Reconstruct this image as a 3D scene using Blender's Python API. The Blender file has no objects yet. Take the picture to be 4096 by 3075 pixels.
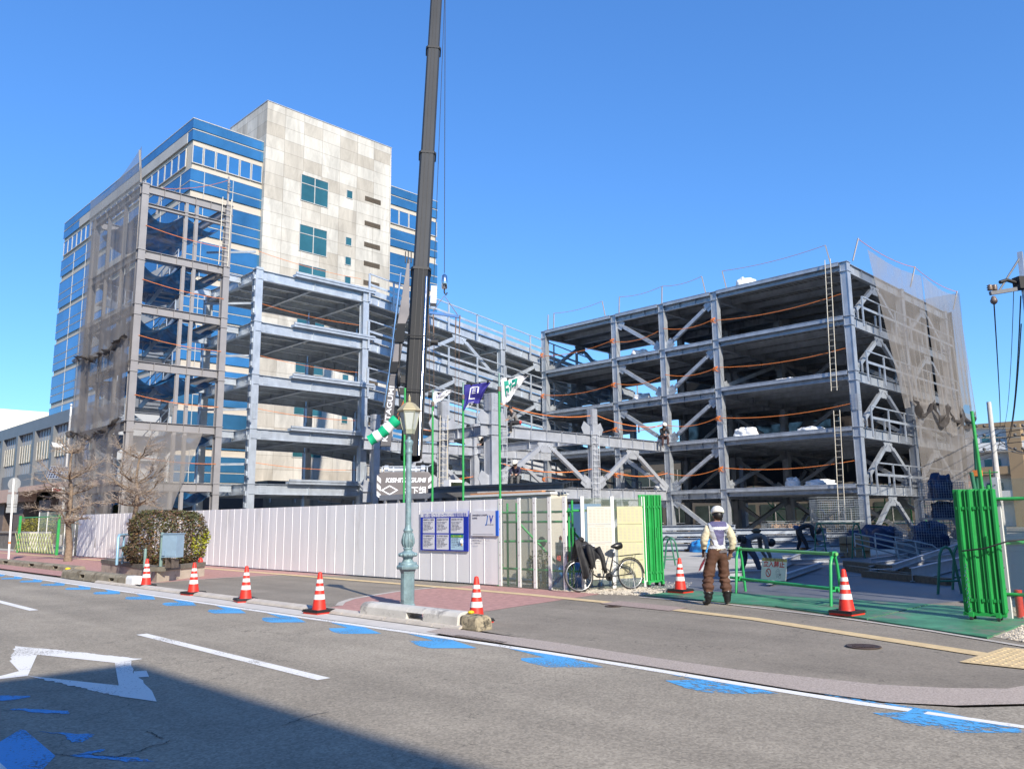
import bpy, math, random
from math import radians as R, sin, cos, pi, sqrt, atan2, hypot
from mathutils import Vector as Vec, Matrix
random.seed(7)
S = bpy.context.scene
COL = S.collection
# ------------------------------------------------------------------ camera
CAMH = 1.55
FPX, YAW, PIT, ROL = 3241.8, 0.78552, 0.16546, -0.01134      # photo 4096 px wide
_F = Vec((cos(PIT)*cos(YAW), cos(PIT)*sin(YAW), sin(PIT)))
_r = Vec((sin(YAW), -cos(YAW), 0)); _u = _r.cross(_F)
_R = _r*cos(ROL)+_u*sin(ROL); _U = -_r*sin(ROL)+_u*cos(ROL)
cam = bpy.data.cameras.new('camera'); cam.lens = FPX/4096*36; cam.sensor_width = 36; cam.sensor_fit = 'HORIZONTAL'
cam.clip_end = 3000; cam.clip_start = .05
camo = bpy.data.objects.new('camera', cam); COL.objects.link(camo); S.camera = camo
M = Matrix((_R, _U, -_F)).transposed().to_4x4(); M.translation = Vec((0, 0, CAMH)); camo.matrix_world = M
def ray(x, y):                       # x, y in a 2212 x 1661 measuring grid laid over the photo
    x = x*4096/2212; y = y*3075/1661
    return _F+_R*((x-2048)/FPX)-_U*((y-1537.5)/FPX)
def PL(x, y, ax, v):                 # surveyed point on the plane ax = v
    d = ray(x, y); i = 'XYZ'.index(ax); t = (v-(0, 0, CAMH)[i])/d[i]
    return Vec((0, 0, CAMH))+d*t
def G(x, y, z=0): return PL(x, y, 'Z', z)
# ------------------------------------------------------------------ light
SUN_AZ = 250.6; SUN_EL = 32.0        # direction towards the sun, degrees from +X
sd = Vec((cos(R(SUN_AZ))*cos(R(SUN_EL)), sin(R(SUN_AZ))*cos(R(SUN_EL)), sin(R(SUN_EL))))
W = bpy.data.worlds.new('World'); S.world = W; W.use_nodes = True
nt = W.node_tree; bg = nt.nodes['Background']
sky = nt.nodes.new('ShaderNodeTexSky'); sky.sky_type = 'NISHITA'; sky.sun_disc = False
sky.sun_elevation = R(SUN_EL); sky.sun_rotation = R(90-SUN_AZ); sky.air_density = 1.0; sky.dust_density = 0.3; sky.ozone_density = 3.0
hs = nt.nodes.new('ShaderNodeHueSaturation'); hs.inputs['Saturation'].default_value = 1.28; hs.inputs['Hue'].default_value = .508
tint = nt.nodes.new('ShaderNodeMixRGB'); tint.blend_type = 'MULTIPLY'; tint.inputs[0].default_value = 1; tint.inputs[2].default_value = (.96, 1.50, 2.0, 1)
gm = nt.nodes.new('ShaderNodeGamma'); gm.inputs['Gamma'].default_value = .72
nt.links.new(sky.outputs[0], gm.inputs[0]); nt.links.new(gm.outputs[0], hs.inputs['Color']); nt.links.new(hs.outputs[0], tint.inputs[1]); nt.links.new(tint.outputs[0], bg.inputs['Color'])
bg.inputs['Strength'].default_value = 0.132
sl = bpy.data.lights.new('sun', 'SUN'); sl.energy = 5.0; sl.angle = R(.5); sl.color = (1, .91, .77)
so = bpy.data.objects.new('sun', sl); COL.objects.link(so); so.rotation_euler = (-sd).to_track_quat('-Z', 'Y').to_euler()
so.location = (0, 0, 60)
S.view_settings.view_transform = 'Standard'; S.view_settings.look = 'None'; S.view_settings.exposure = 0.45; S.view_settings.gamma = 1
S.cycles.max_bounces = 6; S.cycles.transparent_max_bounces = 24
# ------------------------------------------------------------------ materials
MT = {}
def mat(name, col, rough=.6, metal=0., var=.12, scale=3., bump=0., bscale=60., alpha=1., spec=.5, stain=None, stains=0., coat=0., emit=0., trans=0., detail=6, vec=None):
    if name in MT: return MT[name]
    m = bpy.data.materials.new(name); m.use_nodes = True; n = m.node_tree; N = n.nodes; L = n.links
    p = N['Principled BSDF']; tc = N.new('ShaderNodeTexCoord')
    mp = N.new('ShaderNodeMapping'); L.new(tc.outputs['Object'], mp.inputs[0])
    if vec: mp.inputs['Scale'].default_value = vec
    no = N.new('ShaderNodeTexNoise'); no.inputs['Scale'].default_value = scale; no.inputs['Detail'].default_value = detail; no.inputs['Roughness'].default_value = .65
    L.new(mp.outputs[0], no.inputs['Vector'])
    rp = N.new('ShaderNodeValToRGB'); e = rp.color_ramp.elements
    e[0].position = .3; e[1].position = .7
    e[0].color = tuple(max(0, c*(1-var)) for c in col)+(1,); e[1].color = tuple(min(1, c*(1+var)) for c in col)+(1,)
    L.new(no.outputs[0], rp.inputs[0]); out = rp.outputs[0]
    if stain:
        n2 = N.new('ShaderNodeTexNoise'); n2.inputs['Scale'].default_value = scale*.6+.3; n2.inputs['Detail'].default_value = 10; n2.inputs['Roughness'].default_value = .75
        L.new(mp.outputs[0], n2.inputs['Vector'])
        mr = N.new('ShaderNodeMapRange'); mr.inputs[1].default_value = 1-stains; mr.inputs[2].default_value = 1-stains+.1; L.new(n2.outputs[0], mr.inputs[0])
        mx = N.new('ShaderNodeMixRGB'); mx.inputs[2].default_value = tuple(stain)+(1,); L.new(mr.outputs[0], mx.inputs[0]); L.new(out, mx.inputs[1]); out = mx.outputs[0]
    L.new(out, p.inputs['Base Color'])
    p.inputs['Roughness'].default_value = rough; p.inputs['Metallic'].default_value = metal
    p.inputs['Specular IOR Level'].default_value = spec; p.inputs['Coat Weight'].default_value = coat
    p.inputs['Alpha'].default_value = alpha; p.inputs['Transmission Weight'].default_value = trans
    if emit: p.inputs['Emission Color'].default_value = tuple(col)+(1,); p.inputs['Emission Strength'].default_value = emit
    if metal > .1:
        m2 = N.new('ShaderNodeMapRange'); m2.inputs[3].default_value = max(.05, rough-.12); m2.inputs[4].default_value = rough+.12
        L.new(no.outputs[0], m2.inputs[0]); L.new(m2.outputs[0], p.inputs['Roughness'])
    if bump:
        nb = N.new('ShaderNodeTexNoise'); nb.inputs['Scale'].default_value = bscale; nb.inputs['Detail'].default_value = 4; L.new(mp.outputs[0], nb.inputs['Vector'])
        b = N.new('ShaderNodeBump'); b.inputs['Strength'].default_value = bump; b.inputs['Distance'].default_value = .02
        L.new(nb.outputs[0], b.inputs['Height']); L.new(b.outputs[0], p.inputs['Normal'])
    MT[name] = m; return m
GALV = mat('galvanised_steel', (.52, .57, .63), .42, .55, .22, 2.2, .05, 30, vec=(1, 1, .6))
GALVD = mat('galvanised_deck', (.62, .63, .62), .34, .35, .22, 1.4)
GREYP = mat('grey_primer_steel', (.26, .25, .255), .6, .1, .1, 1.5)
GREYC = mat('grey_bay_steel', (.42, .44, .48), .5, .35, .16, 1.5)
WHITE = mat('white_paint', (.78, .78, .77), .45, 0, .05, 3)
BLACK = mat('black_rubber', (.02, .02, .022), .6, 0, .2, 6)
ORANGE = mat('orange_rope', (.75, .22, .05), .8, 0, .15, 10)
GREENP = mat('green_pipe_paint', (.035, .33, .085), .4, 0, .18, 5, stain=(.12, .10, .05), stains=.28)
BLUES = mat('blue_sheet', (.02, .16, .42), .5, 0, .4, 1.2, .5, 6)
WSHEET = mat('white_sheet', (.75, .77, .80), .6, 0, .06, 3, .8, 7)
TIMBER = mat('timber', (.34, .22, .12), .75, 0, .3, 4, vec=(1, 6, 6))
CONC = mat('concrete', (.46, .44, .41), .85, 0, .15, 2, .4, 60, stain=(.2, .19, .17), stains=.38)
# ------------------------------------------------------------------ helpers
ORG = {}
def tag(o, label=None, cat=None, group=None, kind=None):
    if label: o['label'] = label
    if cat: o['category'] = cat
    if group: o['group'] = group
    if kind: o['kind'] = kind
    return o
def thing(name, label, cat, loc=(0, 0, 0), group=None, rot=(0, 0, 0)):
    o = bpy.data.objects.new(name, None); COL.objects.link(o); o.location = loc; o.rotation_euler = rot; o.empty_display_size = .3
    ORG[o.name] = Vec(loc); return tag(o, label, cat, group)
def dup(root, loc=None, rotz=None, label=None, group=None):
    r = root.copy(); COL.objects.link(r); ORG[r.name] = ORG.get(root.name, Vec())
    if loc is not None: r.location = loc
    if rotz is not None: r.rotation_euler = (0, 0, rotz)
    if label: r['label'] = label
    if group: r['group'] = group
    for ch in list(root.children):
        c = ch.copy(); COL.objects.link(c); c.parent = r
        for g in list(ch.children):
            d = g.copy(); COL.objects.link(d); d.parent = c
    return r
def perp(d, up=(0, 0, 1)):
    d = Vec(d).normalized(); u = Vec(up)
    if abs(d.dot(u)) > .99: u = Vec((1, 0, 0)) if abs(d.x) < .9 else Vec((0, 1, 0))
    s = d.cross(u).normalized(); return d, s, s.cross(d)
class MB:
    def __init__(s): s.v = []; s.f = []; s.m = []; s.sm = []
    def add(s, vs, fs, mi=0, smooth=False):
        b = len(s.v); s.v += [Vec(v) for v in vs]
        for f in fs: s.f.append([b+i for i in f]); s.m.append(mi); s.sm.append(smooth)
        return s
    def obox(s, c, X, Y, Z, mi=0):
        c, X, Y, Z = Vec(c), Vec(X), Vec(Y), Vec(Z)
        vs = [c-X-Y-Z, c+X-Y-Z, c+X+Y-Z, c-X+Y-Z, c-X-Y+Z, c+X-Y+Z, c+X+Y+Z, c-X+Y+Z]
        fs = [(0, 3, 2, 1), (4, 5, 6, 7), (0, 1, 5, 4), (1, 2, 6, 5), (2, 3, 7, 6), (3, 0, 4, 7)]
        if X.cross(Y).dot(Z) < 0: fs = [f[::-1] for f in fs]
        return s.add(vs, fs, mi)
    def box(s, x0, y0, z0, x1, y1, z1, mi=0):
        return s.obox(((x0+x1)/2, (y0+y1)/2, (z0+z1)/2), (abs(x1-x0)/2, 0, 0), (0, abs(y1-y0)/2, 0), (0, 0, abs(z1-z0)/2), mi)
    def bar(s, a, b, w, h, up=(0, 0, 1), mi=0):
        a, b = Vec(a), Vec(b); d, sd_, u = perp(b-a, up)
        return s.obox((a+b)/2, (b-a)/2, sd_*w/2, u*h/2, mi)
    def ib(s, a, b, h, w, up=(0, 0, 1), t=.025, mi=0):
        a, b = Vec(a), Vec(b); d, sd_, u = perp(b-a, up); hl = (b-a)/2; c = (a+b)/2
        s.obox(c+u*(h/2-t/2), hl, sd_*w/2, u*t/2, mi); s.obox(c-u*(h/2-t/2), hl, sd_*w/2, u*t/2, mi)
        return s.obox(c, hl, sd_*t/2, u*(h/2-t-.001), mi)
    def tube(s, pts, r, n=8, mi=0, smooth=True, caps=True):
        pts = [Vec(p) for p in pts]; k = len(pts); rs = r if isinstance(r, (list, tuple)) else [r]*k
        vs = []; pv = None
        for i, p in enumerate(pts):
            d = (pts[min(i+1, k-1)]-pts[max(i-1, 0)])
            if d.length < 1e-9: d = Vec((0, 0, 1))
            d.normalize()
            if pv is None: _, a, b = perp(d); b = d.cross(a)
            else:
                a = pv-d*pv.dot(d)
                if a.length < 1e-6: _, a, b = perp(d)
                a.normalize(); b = d.cross(a)
            pv = a
            for j in range(n):
                t = 2*pi*j/n; vs.append(p+(a*cos(t)+b*sin(t))*rs[i])
        fs = [(i*n+j, i*n+(j+1) % n, (i+1)*n+(j+1) % n, (i+1)*n+j) for i in range(k-1) for j in range(n)]
        s.add(vs, fs, mi, smooth)
        if caps: s.add([vs[j] for j in range(n)], [tuple(range(n))[::-1]], mi); s.add([vs[(k-1)*n+j] for j in range(n)], [tuple(range(n))], mi)
        return s
    def lathe(s, c, prof, n=16, mi=0, smooth=True, rot=0, ax=None):
        c = Vec(c); vs = []; X, Y, Z = ax if ax else (Vec((1, 0, 0)), Vec((0, 1, 0)), Vec((0, 0, 1)))
        for (r, z) in prof:
            for j in range(n):
                t = 2*pi*j/n+rot; vs.append(c+X*(r*cos(t))+Y*(r*sin(t))+Z*z)
        k = len(prof)
        fs = [(i*n+j, i*n+(j+1) % n, (i+1)*n+(j+1) % n, (i+1)*n+j) for i in range(k-1) for j in range(n)]
        s.add(vs, fs, mi, smooth)
        s.add(vs[:n], [tuple(range(n))[::-1]], mi); s.add(vs[-n:], [tuple(range(n))], mi); return s
    def ball(s, c, r, n=10, mi=0, sc=(1, 1, 1)):
        k = n//2+1; c = Vec(c); vs = []
        for i in range(k+1):
            a = pi*i/k
            for j in range(n):
                t = 2*pi*j/n; vs.append(c+Vec((r*sc[0]*sin(a)*cos(t), r*sc[1]*sin(a)*sin(t), -r*sc[2]*cos(a))))
        fs = [(i*n+j, i*n+(j+1) % n, (i+1)*n+(j+1) % n, (i+1)*n+j) for i in range(k) for j in range(n)]
        return s.add(vs, fs, mi, True)
    def poly(s, pts, mi=0): return s.add(pts, [tuple(range(len(pts)))], mi)
    def prism(s, pts, vec, mi=0):
        pts = [Vec(p) for p in pts]; vec = Vec(vec); n = len(pts)
        nn = Vec()
        for i in range(n): nn += pts[i].cross(pts[(i+1) % n])
        if nn.dot(vec) > 0: pts = pts[::-1]
        s.add(pts+[p+vec for p in pts], [tuple(range(n)), tuple(range(2*n-1, n-1, -1))]+[(i, i+n, (i+1) % n+n, (i+1) % n) for i in range(n)], mi); return s
    def grid(s, fn, nu, nv, mi=0, smooth=True, both=False):
        vs = [fn(i/nu, j/nv) for i in range(nu+1) for j in range(nv+1)]
        fs = [(i*(nv+1)+j, (i+1)*(nv+1)+j, (i+1)*(nv+1)+j+1, i*(nv+1)+j+1) for i in range(nu) for j in range(nv)]
        return s.add(vs, fs, mi, smooth)
    def build(s, name, mats, parent=None, loc=None, bevel=0, solid=0):
        if not isinstance(mats, (list, tuple)): mats = [mats]
        if parent is not None: off = ORG[parent.name]
        elif loc is not None: off = Vec(loc)
        else:
            xs = [v.x for v in s.v]; ys = [v.y for v in s.v]; off = Vec(((min(xs)+max(xs))/2, (min(ys)+max(ys))/2, min(v.z for v in s.v)))
        me = bpy.data.meshes.new(name); me.from_pydata([tuple(v-off) for v in s.v], [], s.f)
        for m in mats: me.materials.append(m)
        me.polygons.foreach_set('material_index', s.m); me.polygons.foreach_set('use_smooth', s.sm); me.update()
        o = bpy.data.objects.new(name, me); COL.objects.link(o); ORG[o.name] = off
        if parent is not None: o.parent = parent
        else: o.location = off
        if bevel: b = o.modifiers.new('b', 'BEVEL'); b.width = bevel; b.segments = 2; b.limit_method = 'ANGLE'
        if solid: b = o.modifiers.new('s', 'SOLIDIFY'); b.thickness = solid; b.offset = 0
        return o
def sheet(name, pts, z, m, kind='structure', mesh=None):
    """flat ground polygon"""
    return tag(MB().poly([(p[0], p[1], z) for p in pts]).build(name, m, loc=(0, 0, 0)), kind=kind)
def text(name, body, size, m, parent, org, X, Y, ext=.002, sx=1., spacing=1., bold=0.):
    """lettering as a mesh: org = lower left corner, X right, Y up"""
    c = bpy.data.curves.new('t', 'FONT'); c.body = body; c.size = size; c.extrude = ext; c.space_character = spacing; c.offset = bold; c.resolution_u = 3
    o = bpy.data.objects.new('t', c); COL.objects.link(o); dg = bpy.context.evaluated_depsgraph_get()
    me = bpy.data.meshes.new_from_object(o.evaluated_get(dg)); bpy.data.objects.remove(o)
    X = Vec(X).normalized(); Y = Vec(Y).normalized(); Z = X.cross(Y)
    mt_ = Matrix((X*sx, Y, Z)).transposed().to_4x4(); mt_.translation = Vec(org)-(ORG[parent.name] if parent else Vec())
    me.transform(mt_); me.materials.clear(); me.materials.append(m)
    ob = bpy.data.objects.new(name, me); COL.objects.link(ob); ORG[ob.name] = ORG[parent.name] if parent else Vec()
    if parent: ob.parent = parent
    return ob
def sag(a, b, s, n=8):
    a, b = Vec(a), Vec(b); return [a.lerp(b, i/n)-Vec((0, 0, s*4*(i/n)*(1-i/n))) for i in range(n+1)]
# ------------------------------------------------------------------ ground
def asphalt(name, c, speck=.5, patch=.2, stain=None, stains=.3):
    m = bpy.data.materials.new(name); m.use_nodes = True; n = m.node_tree; N = n.nodes; L = n.links; p = N['Principled BSDF']
    tc = N.new('ShaderNodeTexCoord'); vo = N.new('ShaderNodeTexVoronoi'); vo.inputs['Scale'].default_value = 55
    L.new(tc.outputs['Object'], vo.inputs[0])
    sp = N.new('ShaderNodeSeparateColor'); L.new(vo.outputs['Color'], sp.inputs[0])
    no = N.new('ShaderNodeTexNoise'); no.inputs['Scale'].default_value = .55; no.inputs['Detail'].default_value = 9; no.inputs['Roughness'].default_value = .7; L.new(tc.outputs['Object'], no.inputs[0])
    mp = N.new('ShaderNodeMapping'); mp.inputs['Scale'].default_value = (1.2, .12, 1); L.new(tc.outputs['Object'], mp.inputs[0])
    n3 = N.new('ShaderNodeTexNoise'); n3.inputs['Scale'].default_value = 1.3; n3.inputs['Detail'].default_value = 4; L.new(mp.outputs[0], n3.inputs[0])
    n4 = N.new('ShaderNodeTexNoise'); n4.inputs['Scale'].default_value = 18; n4.inputs['Detail'].default_value = 5; n4.inputs['Roughness'].default_value = .8; L.new(tc.outputs['Object'], n4.inputs[0])
    def madd(a, mul, add):
        q = N.new('ShaderNodeMath'); q.operation = 'MULTIPLY_ADD'; L.new(a, q.inputs[0]); q.inputs[1].default_value = mul; q.inputs[2].default_value = add; return q.outputs[0]
    def mulc(a, b):
        q = N.new('ShaderNodeMath'); q.operation = 'MULTIPLY'; L.new(a, q.inputs[0]); L.new(b, q.inputs[1]); return q.outputs[0]
    k = mulc(mulc(madd(sp.outputs[0], speck*2, 1-speck), madd(n4.outputs[0], speck*1.6, 1-speck*.8)), mulc(madd(no.outputs[0], patch*3, 1-patch*1.5), madd(n3.outputs[0], patch*2, 1-patch)))
    # dark pits, sparse
    pit = N.new('ShaderNodeTexNoise'); pit.inputs['Scale'].default_value = 9; pit.inputs['Detail'].default_value = 3; mp2 = N.new('ShaderNodeMapping'); mp2.inputs['Scale'].default_value = (1.6, .7, 1); L.new(tc.outputs['Object'], mp2.inputs[0]); L.new(mp2.outputs[0], pit.inputs[0])
    mr = N.new('ShaderNodeMapRange'); mr.inputs[1].default_value = .68; mr.inputs[2].default_value = .74; mr.inputs[3].default_value = 1; mr.inputs[4].default_value = .55; L.new(pit.outputs[0], mr.inputs[0]); k = mulc(k, mr.outputs[0])
    # fine cracks
    vc = N.new('ShaderNodeTexVoronoi'); vc.feature = 'DISTANCE_TO_EDGE'; vc.inputs['Scale'].default_value = .28
    nw = N.new('ShaderNodeTexNoise'); nw.inputs['Scale'].default_value = 2.2; nw.inputs['Detail'].default_value = 6; L.new(tc.outputs['Object'], nw.inputs[0])
    va = N.new('ShaderNodeVectorMath'); va.operation = 'MULTIPLY_ADD'; va.inputs[1].default_value = (1.6, 1.6, 0); L.new(nw.outputs['Color'], va.inputs[0]); L.new(tc.outputs['Object'], va.inputs[2]); L.new(va.outputs[0], vc.inputs[0])
    mc = N.new('ShaderNodeMapRange'); mc.inputs[1].default_value = .0; mc.inputs[2].default_value = .0022; mc.inputs[3].default_value = .45; mc.inputs[4].default_value = 1; L.new(vc.outputs[0], mc.inputs[0])
    k = mulc(k, mc.outputs[0])
    mx = N.new('ShaderNodeVectorMath'); mx.operation = 'SCALE'; mx.inputs[0].default_value = c; L.new(k, mx.inputs['Scale']); out = mx.outputs[0]
    if stain:
        mm = N.new('ShaderNodeMapRange'); mm.inputs[1].default_value = 1-stains; mm.inputs[2].default_value = 1.05-stains; L.new(no.outputs[0], mm.inputs[0])
        q = N.new('ShaderNodeMixRGB'); q.inputs[2].default_value = tuple(stain)+(1,); L.new(mm.outputs[0], q.inputs[0]); L.new(out, q.inputs[1]); out = q.outputs[0]
    L.new(out, p.inputs['Base Color']); p.inputs['Roughness'].default_value = .85; p.inputs['Specular IOR Level'].default_value = .3
    b = N.new('ShaderNodeBump'); b.inputs['Strength'].default_value = .5; b.inputs['Distance'].default_value = .006; L.new(sp.outputs[1], b.inputs['Height']); L.new(b.outputs[0], p.inputs['Normal'])
    return m
A_ROAD = asphalt('road_asphalt', (.30, .265, .212), .24, .30)
A_WALK = asphalt('walk_asphalt', (.25, .218, .176), .16, .30)
A_LOT = asphalt('lot_ground', (.24, .225, .20), .3, .3)
def worn(name, col, wear, scale=26., aniso=(1, 1, 1), base=(.15, .14, .125)):
    m = bpy.data.materials.new(name); m.use_nodes = True; n = m.node_tree; N = n.nodes; L = n.links; p = N['Principled BSDF']
    tc = N.new('ShaderNodeTexCoord'); mp = N.new('ShaderNodeMapping'); mp.inputs['Scale'].default_value = aniso; L.new(tc.outputs['Object'], mp.inputs[0])
    no = N.new('ShaderNodeTexNoise'); no.inputs['Scale'].default_value = scale; no.inputs['Detail'].default_value = 8; no.inputs['Roughness'].default_value = .8; L.new(mp.outputs[0], no.inputs[0])
    n2 = N.new('ShaderNodeTexNoise'); n2.inputs['Scale'].default_value = 1.1; n2.inputs['Detail'].default_value = 3; L.new(tc.outputs['Object'], n2.inputs[0])
    ad = N.new('ShaderNodeMath'); ad.operation = 'MULTIPLY_ADD'; ad.inputs[1].default_value = .45; L.new(n2.outputs[0], ad.inputs[0]); L.new(no.outputs[0], ad.inputs[2])
    mr = N.new('ShaderNodeMapRange'); mr.inputs[1].default_value = wear; mr.inputs[2].default_value = wear+.05; L.new(ad.outputs[0], mr.inputs[0])
    a = N.new('ShaderNodeMath'); a.operation = 'SUBTRACT'; a.inputs[0].default_value = 1; L.new(mr.outputs[0], a.inputs[1])
    L.new(a.outputs[0], p.inputs['Alpha'])
    p.inputs['Base Color'].default_value = tuple(col)+(1,); p.inputs['Roughness'].default_value = .7; return m
P_WHITE = worn('road_paint_white', (.78, .77, .74), .80, 30)
P_BLUE = worn('road_paint_blue', (.085, .37, .72), .765, 34)
P_BLUEW = worn('road_paint_blue_worn', (.085, .37, .72), .70, 22, (1, .35, 1))
PAVER = mat('red_pavers', (.42, .23, .20), .85, 0, .25, 9, .2, 60, stain=(.30, .17, .15), stains=.4)
YEL = mat('tactile_yellow', (.62, .47, .26), .85, 0, .15, 6, .3, 50, stain=(.42, .33, .2), stains=.38)
KERB = mat('kerb_concrete', (.50, .46, .41), .9, 0, .15, 4, .4, 90, stain=(.33, .29, .25), stains=.42)
g = MB(); n_ = 14
g.add([(-700, -700, -.03), (900, -700, -.03), (900, 900, -.03), (-700, 900, -.03)], [(0, 1, 2, 3)])
tag(g.build('ground', A_LOT, loc=(0, 0, 0)), kind='structure')
# road with the bending kerb at the right
edge = [(7.42, 80), (7.42, 20), (7.40, 12), (7.42, 9.4), (7.40, 6.8), (7.34, 5.2), (7.25, 4.3), (7.2, 3.6), (7.24, 2.9), (7.5, 2.35), (7.95, 1.95), (8.8, 1.6), (11, 1.3), (60, 1.2)]
road = [(-40, 80)]+edge+[(60, -60), (-40, -60)]
sheet('road', road[::-1], 0., A_ROAD)
def strip(name, pts, w, z, m, kind='structure'):
    a = []; b = []
    for i, p in enumerate(pts):
        q = Vec(pts[min(i+1, len(pts)-1)][:2]+(0,))-Vec(pts[max(i-1, 0)][:2]+(0,)); q.normalize(); s_ = Vec((-q.y, q.x, 0))*w/2
        a.append(Vec((p[0], p[1], z))+s_); b.append(Vec((p[0], p[1], z))-s_)
    mb = MB(); k = len(pts); mb.add(a+b, [(i, i+k, i+1+k, i+1) for i in range(k-1)]); return tag(mb.build(name, m, loc=(0, 0, 0)), kind=kind)
strip('edge_line', [(7.33, 80), (7.33, 20), (7.31, 12), (7.33, 9.4), (7.30, 6.8), (7.20, 4.9), (7.13, 3.7), (7.1, 3.0), (7.12, 2.62)], .13, .004, P_WHITE)
strip('edge_line', [(7.11, 2.5), (7.12, 1.6), (7.2, .2)], .1, .0045, P_WHITE)
for y in (27.1, 17.2, 7.35): strip('centre_line', [(4.71, y+4.9), (4.64, y)], .15, .004, P_WHITE)
strip('centre_line', [(4.6, -2.5), (4.6, 2.2)], .15, .004, P_WHITE)
for i in range(26):
    y = 1.71+1.985*i; wn = i < 2
    if i > 2: j = random.uniform(.0, .12)
    else: j = 0
    x0 = 7.0 if i else 6.62; xe = 7.24 if i > 1 else 7.08
    jag = [(6.62+.013*k*k, y+.45+.16*k+random.uniform(-.05, .05)*(k > 0)) for k in range(0, 5)]
    pts = [(7.25, y+1.72-.0), (7.25, y+.75), (7.0, y), (6.62, y+.42)]+jag[1:]+[(6.92, y+1.0+j), (7.05, y+.9)]
    sheet('cycle_chevron', pts, .003 if not wn else .0034, P_BLUEW if wn else P_BLUE)
# big white lane figure and the near blue marks, bottom left
def gp(L_, z=.0): return [tuple(G(x, y, z))[:2] for x, y in L_]
q1 = lambda x, y: (x*.6329*2212/4096, (2200+y*.6329)*1661/3075)
def gq(L_): return gp([q1(*p) for p in L_])
def jagged(a, b, n, amp):
    a, b = Vec(a+(0,)), Vec(b+(0,)); d = (b-a); s_ = Vec((-d.y, d.x, 0)).normalized()
    return [tuple(a+d*(i/n)+s_*random.uniform(-amp, amp)*(0 < i < n))[:2] for i in range(n+1)]
B_ = {k: gq([v])[0] for k, v in dict(a=(95, 607), b=(310, 625), c=(900, 688), d=(725, 712), e=(235, 660), f=(175, 795), g_=(60, 700), h=(-60, 812), i=(-60, 790), j=(750, 855), k=(755, 925), l=(990, 958), m=(960, 890), n=(845, 780)).items()}
sheet('lane_figure', [B_['a'], B_['e'], B_['d']]+jagged(B_['d'], B_['c'], 2, .0)[1:]+jagged(B_['c'], B_['b'], 40, .016)[1:], .004, P_WHITE)
sheet('lane_figure', [B_['a']]+jagged(B_['a'], B_['g_'], 14, .018)[1:]+[gq([(120, 765)])[0], B_['h'], gq([(-60, 822)])[0], B_['f'], B_['e']], .0044, P_WHITE)
sheet('lane_figure', [B_['f'], gq([(250, 812)])[0]]+jagged(gq([(250, 812)])[0], B_['k'], 36, .02)[1:]+[B_['j']], .004, P_WHITE)
sheet('lane_figure', [B_['d'], B_['j'], B_['k'], B_['l'], B_['m']]+jagged(B_['m'], B_['n'], 7, .02)[1:]+jagged(gq([(838, 770)])[0], gq([(830, 700)])[0], 5, .02), .0048, P_WHITE)
sheet('lane_figure', gq([(845, 766), (925, 762), (942, 800), (850, 805)]), .004, P_WHITE)
sheet('cycle_mark', gq([(0, 1210), (130, 1132), (160, 1138), (350, 1300), (265, 1390), (-80, 1395), (-80, 1260)]), .003, P_BLUE)
sheet('lane_figure', gq([(-30, 1330), (0, 1345), (60, 1400), (-40, 1400)]), .0048, P_WHITE)
for L_ in ([(0, 918), (180, 920), (190, 928), (60, 948), (-60, 952)], [(60, 1005), (160, 1000), (430, 1015), (438, 1032), (280, 1030)], [(240, 1145), (600, 1165), (520, 1215), (450, 1215), (400, 1165)], [(440, 1300), (650, 1255), (660, 1270), (560, 1290), (840, 1310), (985, 1335), (800, 1340)]):
    P = gq(L_); Q = []
    for i in range(len(P)): Q += jagged(P[i], P[(i+1) % len(P)], 7, .018)[:-1]
    sheet('cycle_mark', Q, .003, P_BLUE)
# parking bay hatch far left
for L_ in ([(160, 117), (400, 105), (405, 109), (170, 121)], [(265, 122), (420, 112), (440, 116), (290, 127)], [(330, 133), (500, 123), (520, 128), (360, 139)], [(410, 146), (560, 132), (575, 138), (440, 152)], [(165, 118), (180, 117), (420, 155), (400, 158)], [(400, 158), (640, 140), (645, 144), (410, 162)]):
    sheet('bay_line', gq(L_), .004, P_WHITE)
CRK = mat('crack_dark', (.05, .048, .045), .9)
for L_ in ([(745, 1310), (800, 1290), (870, 1275), (960, 1240), (1040, 1222), (1085, 1200)], [(930, 1145), (985, 1170), (1010, 1188), (1045, 1192)], [(1780, 1110), (1850, 1085), (1920, 1060), (1990, 1040), (2100, 1020)], [(350, 1290), (450, 1300), (560, 1290), (700, 1306), (745, 1310)]):
    P = gq(L_); Q = []
    for i in range(len(P)-1): Q += jagged(P[i], P[i+1], 6, .012)[:-1]
    strip('road_crack', Q, .009, .0062, CRK)
# gutter + kerb
off = lambda d: [(x+d, y) for x, y in edge[:11]]
gut = MB(); e0 = [Vec((x, y, .002)) for x, y in edge[:12]]
sheet('gutter', [(7.42, 80), (7.42, 9.0), (7.86, 9.0), (7.92, 80)], .003, mat('gutter_concrete', (.55, .52, .48), .85, 0, .12, 2.5, stain=(.38, .35, .31), stains=.36))
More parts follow.
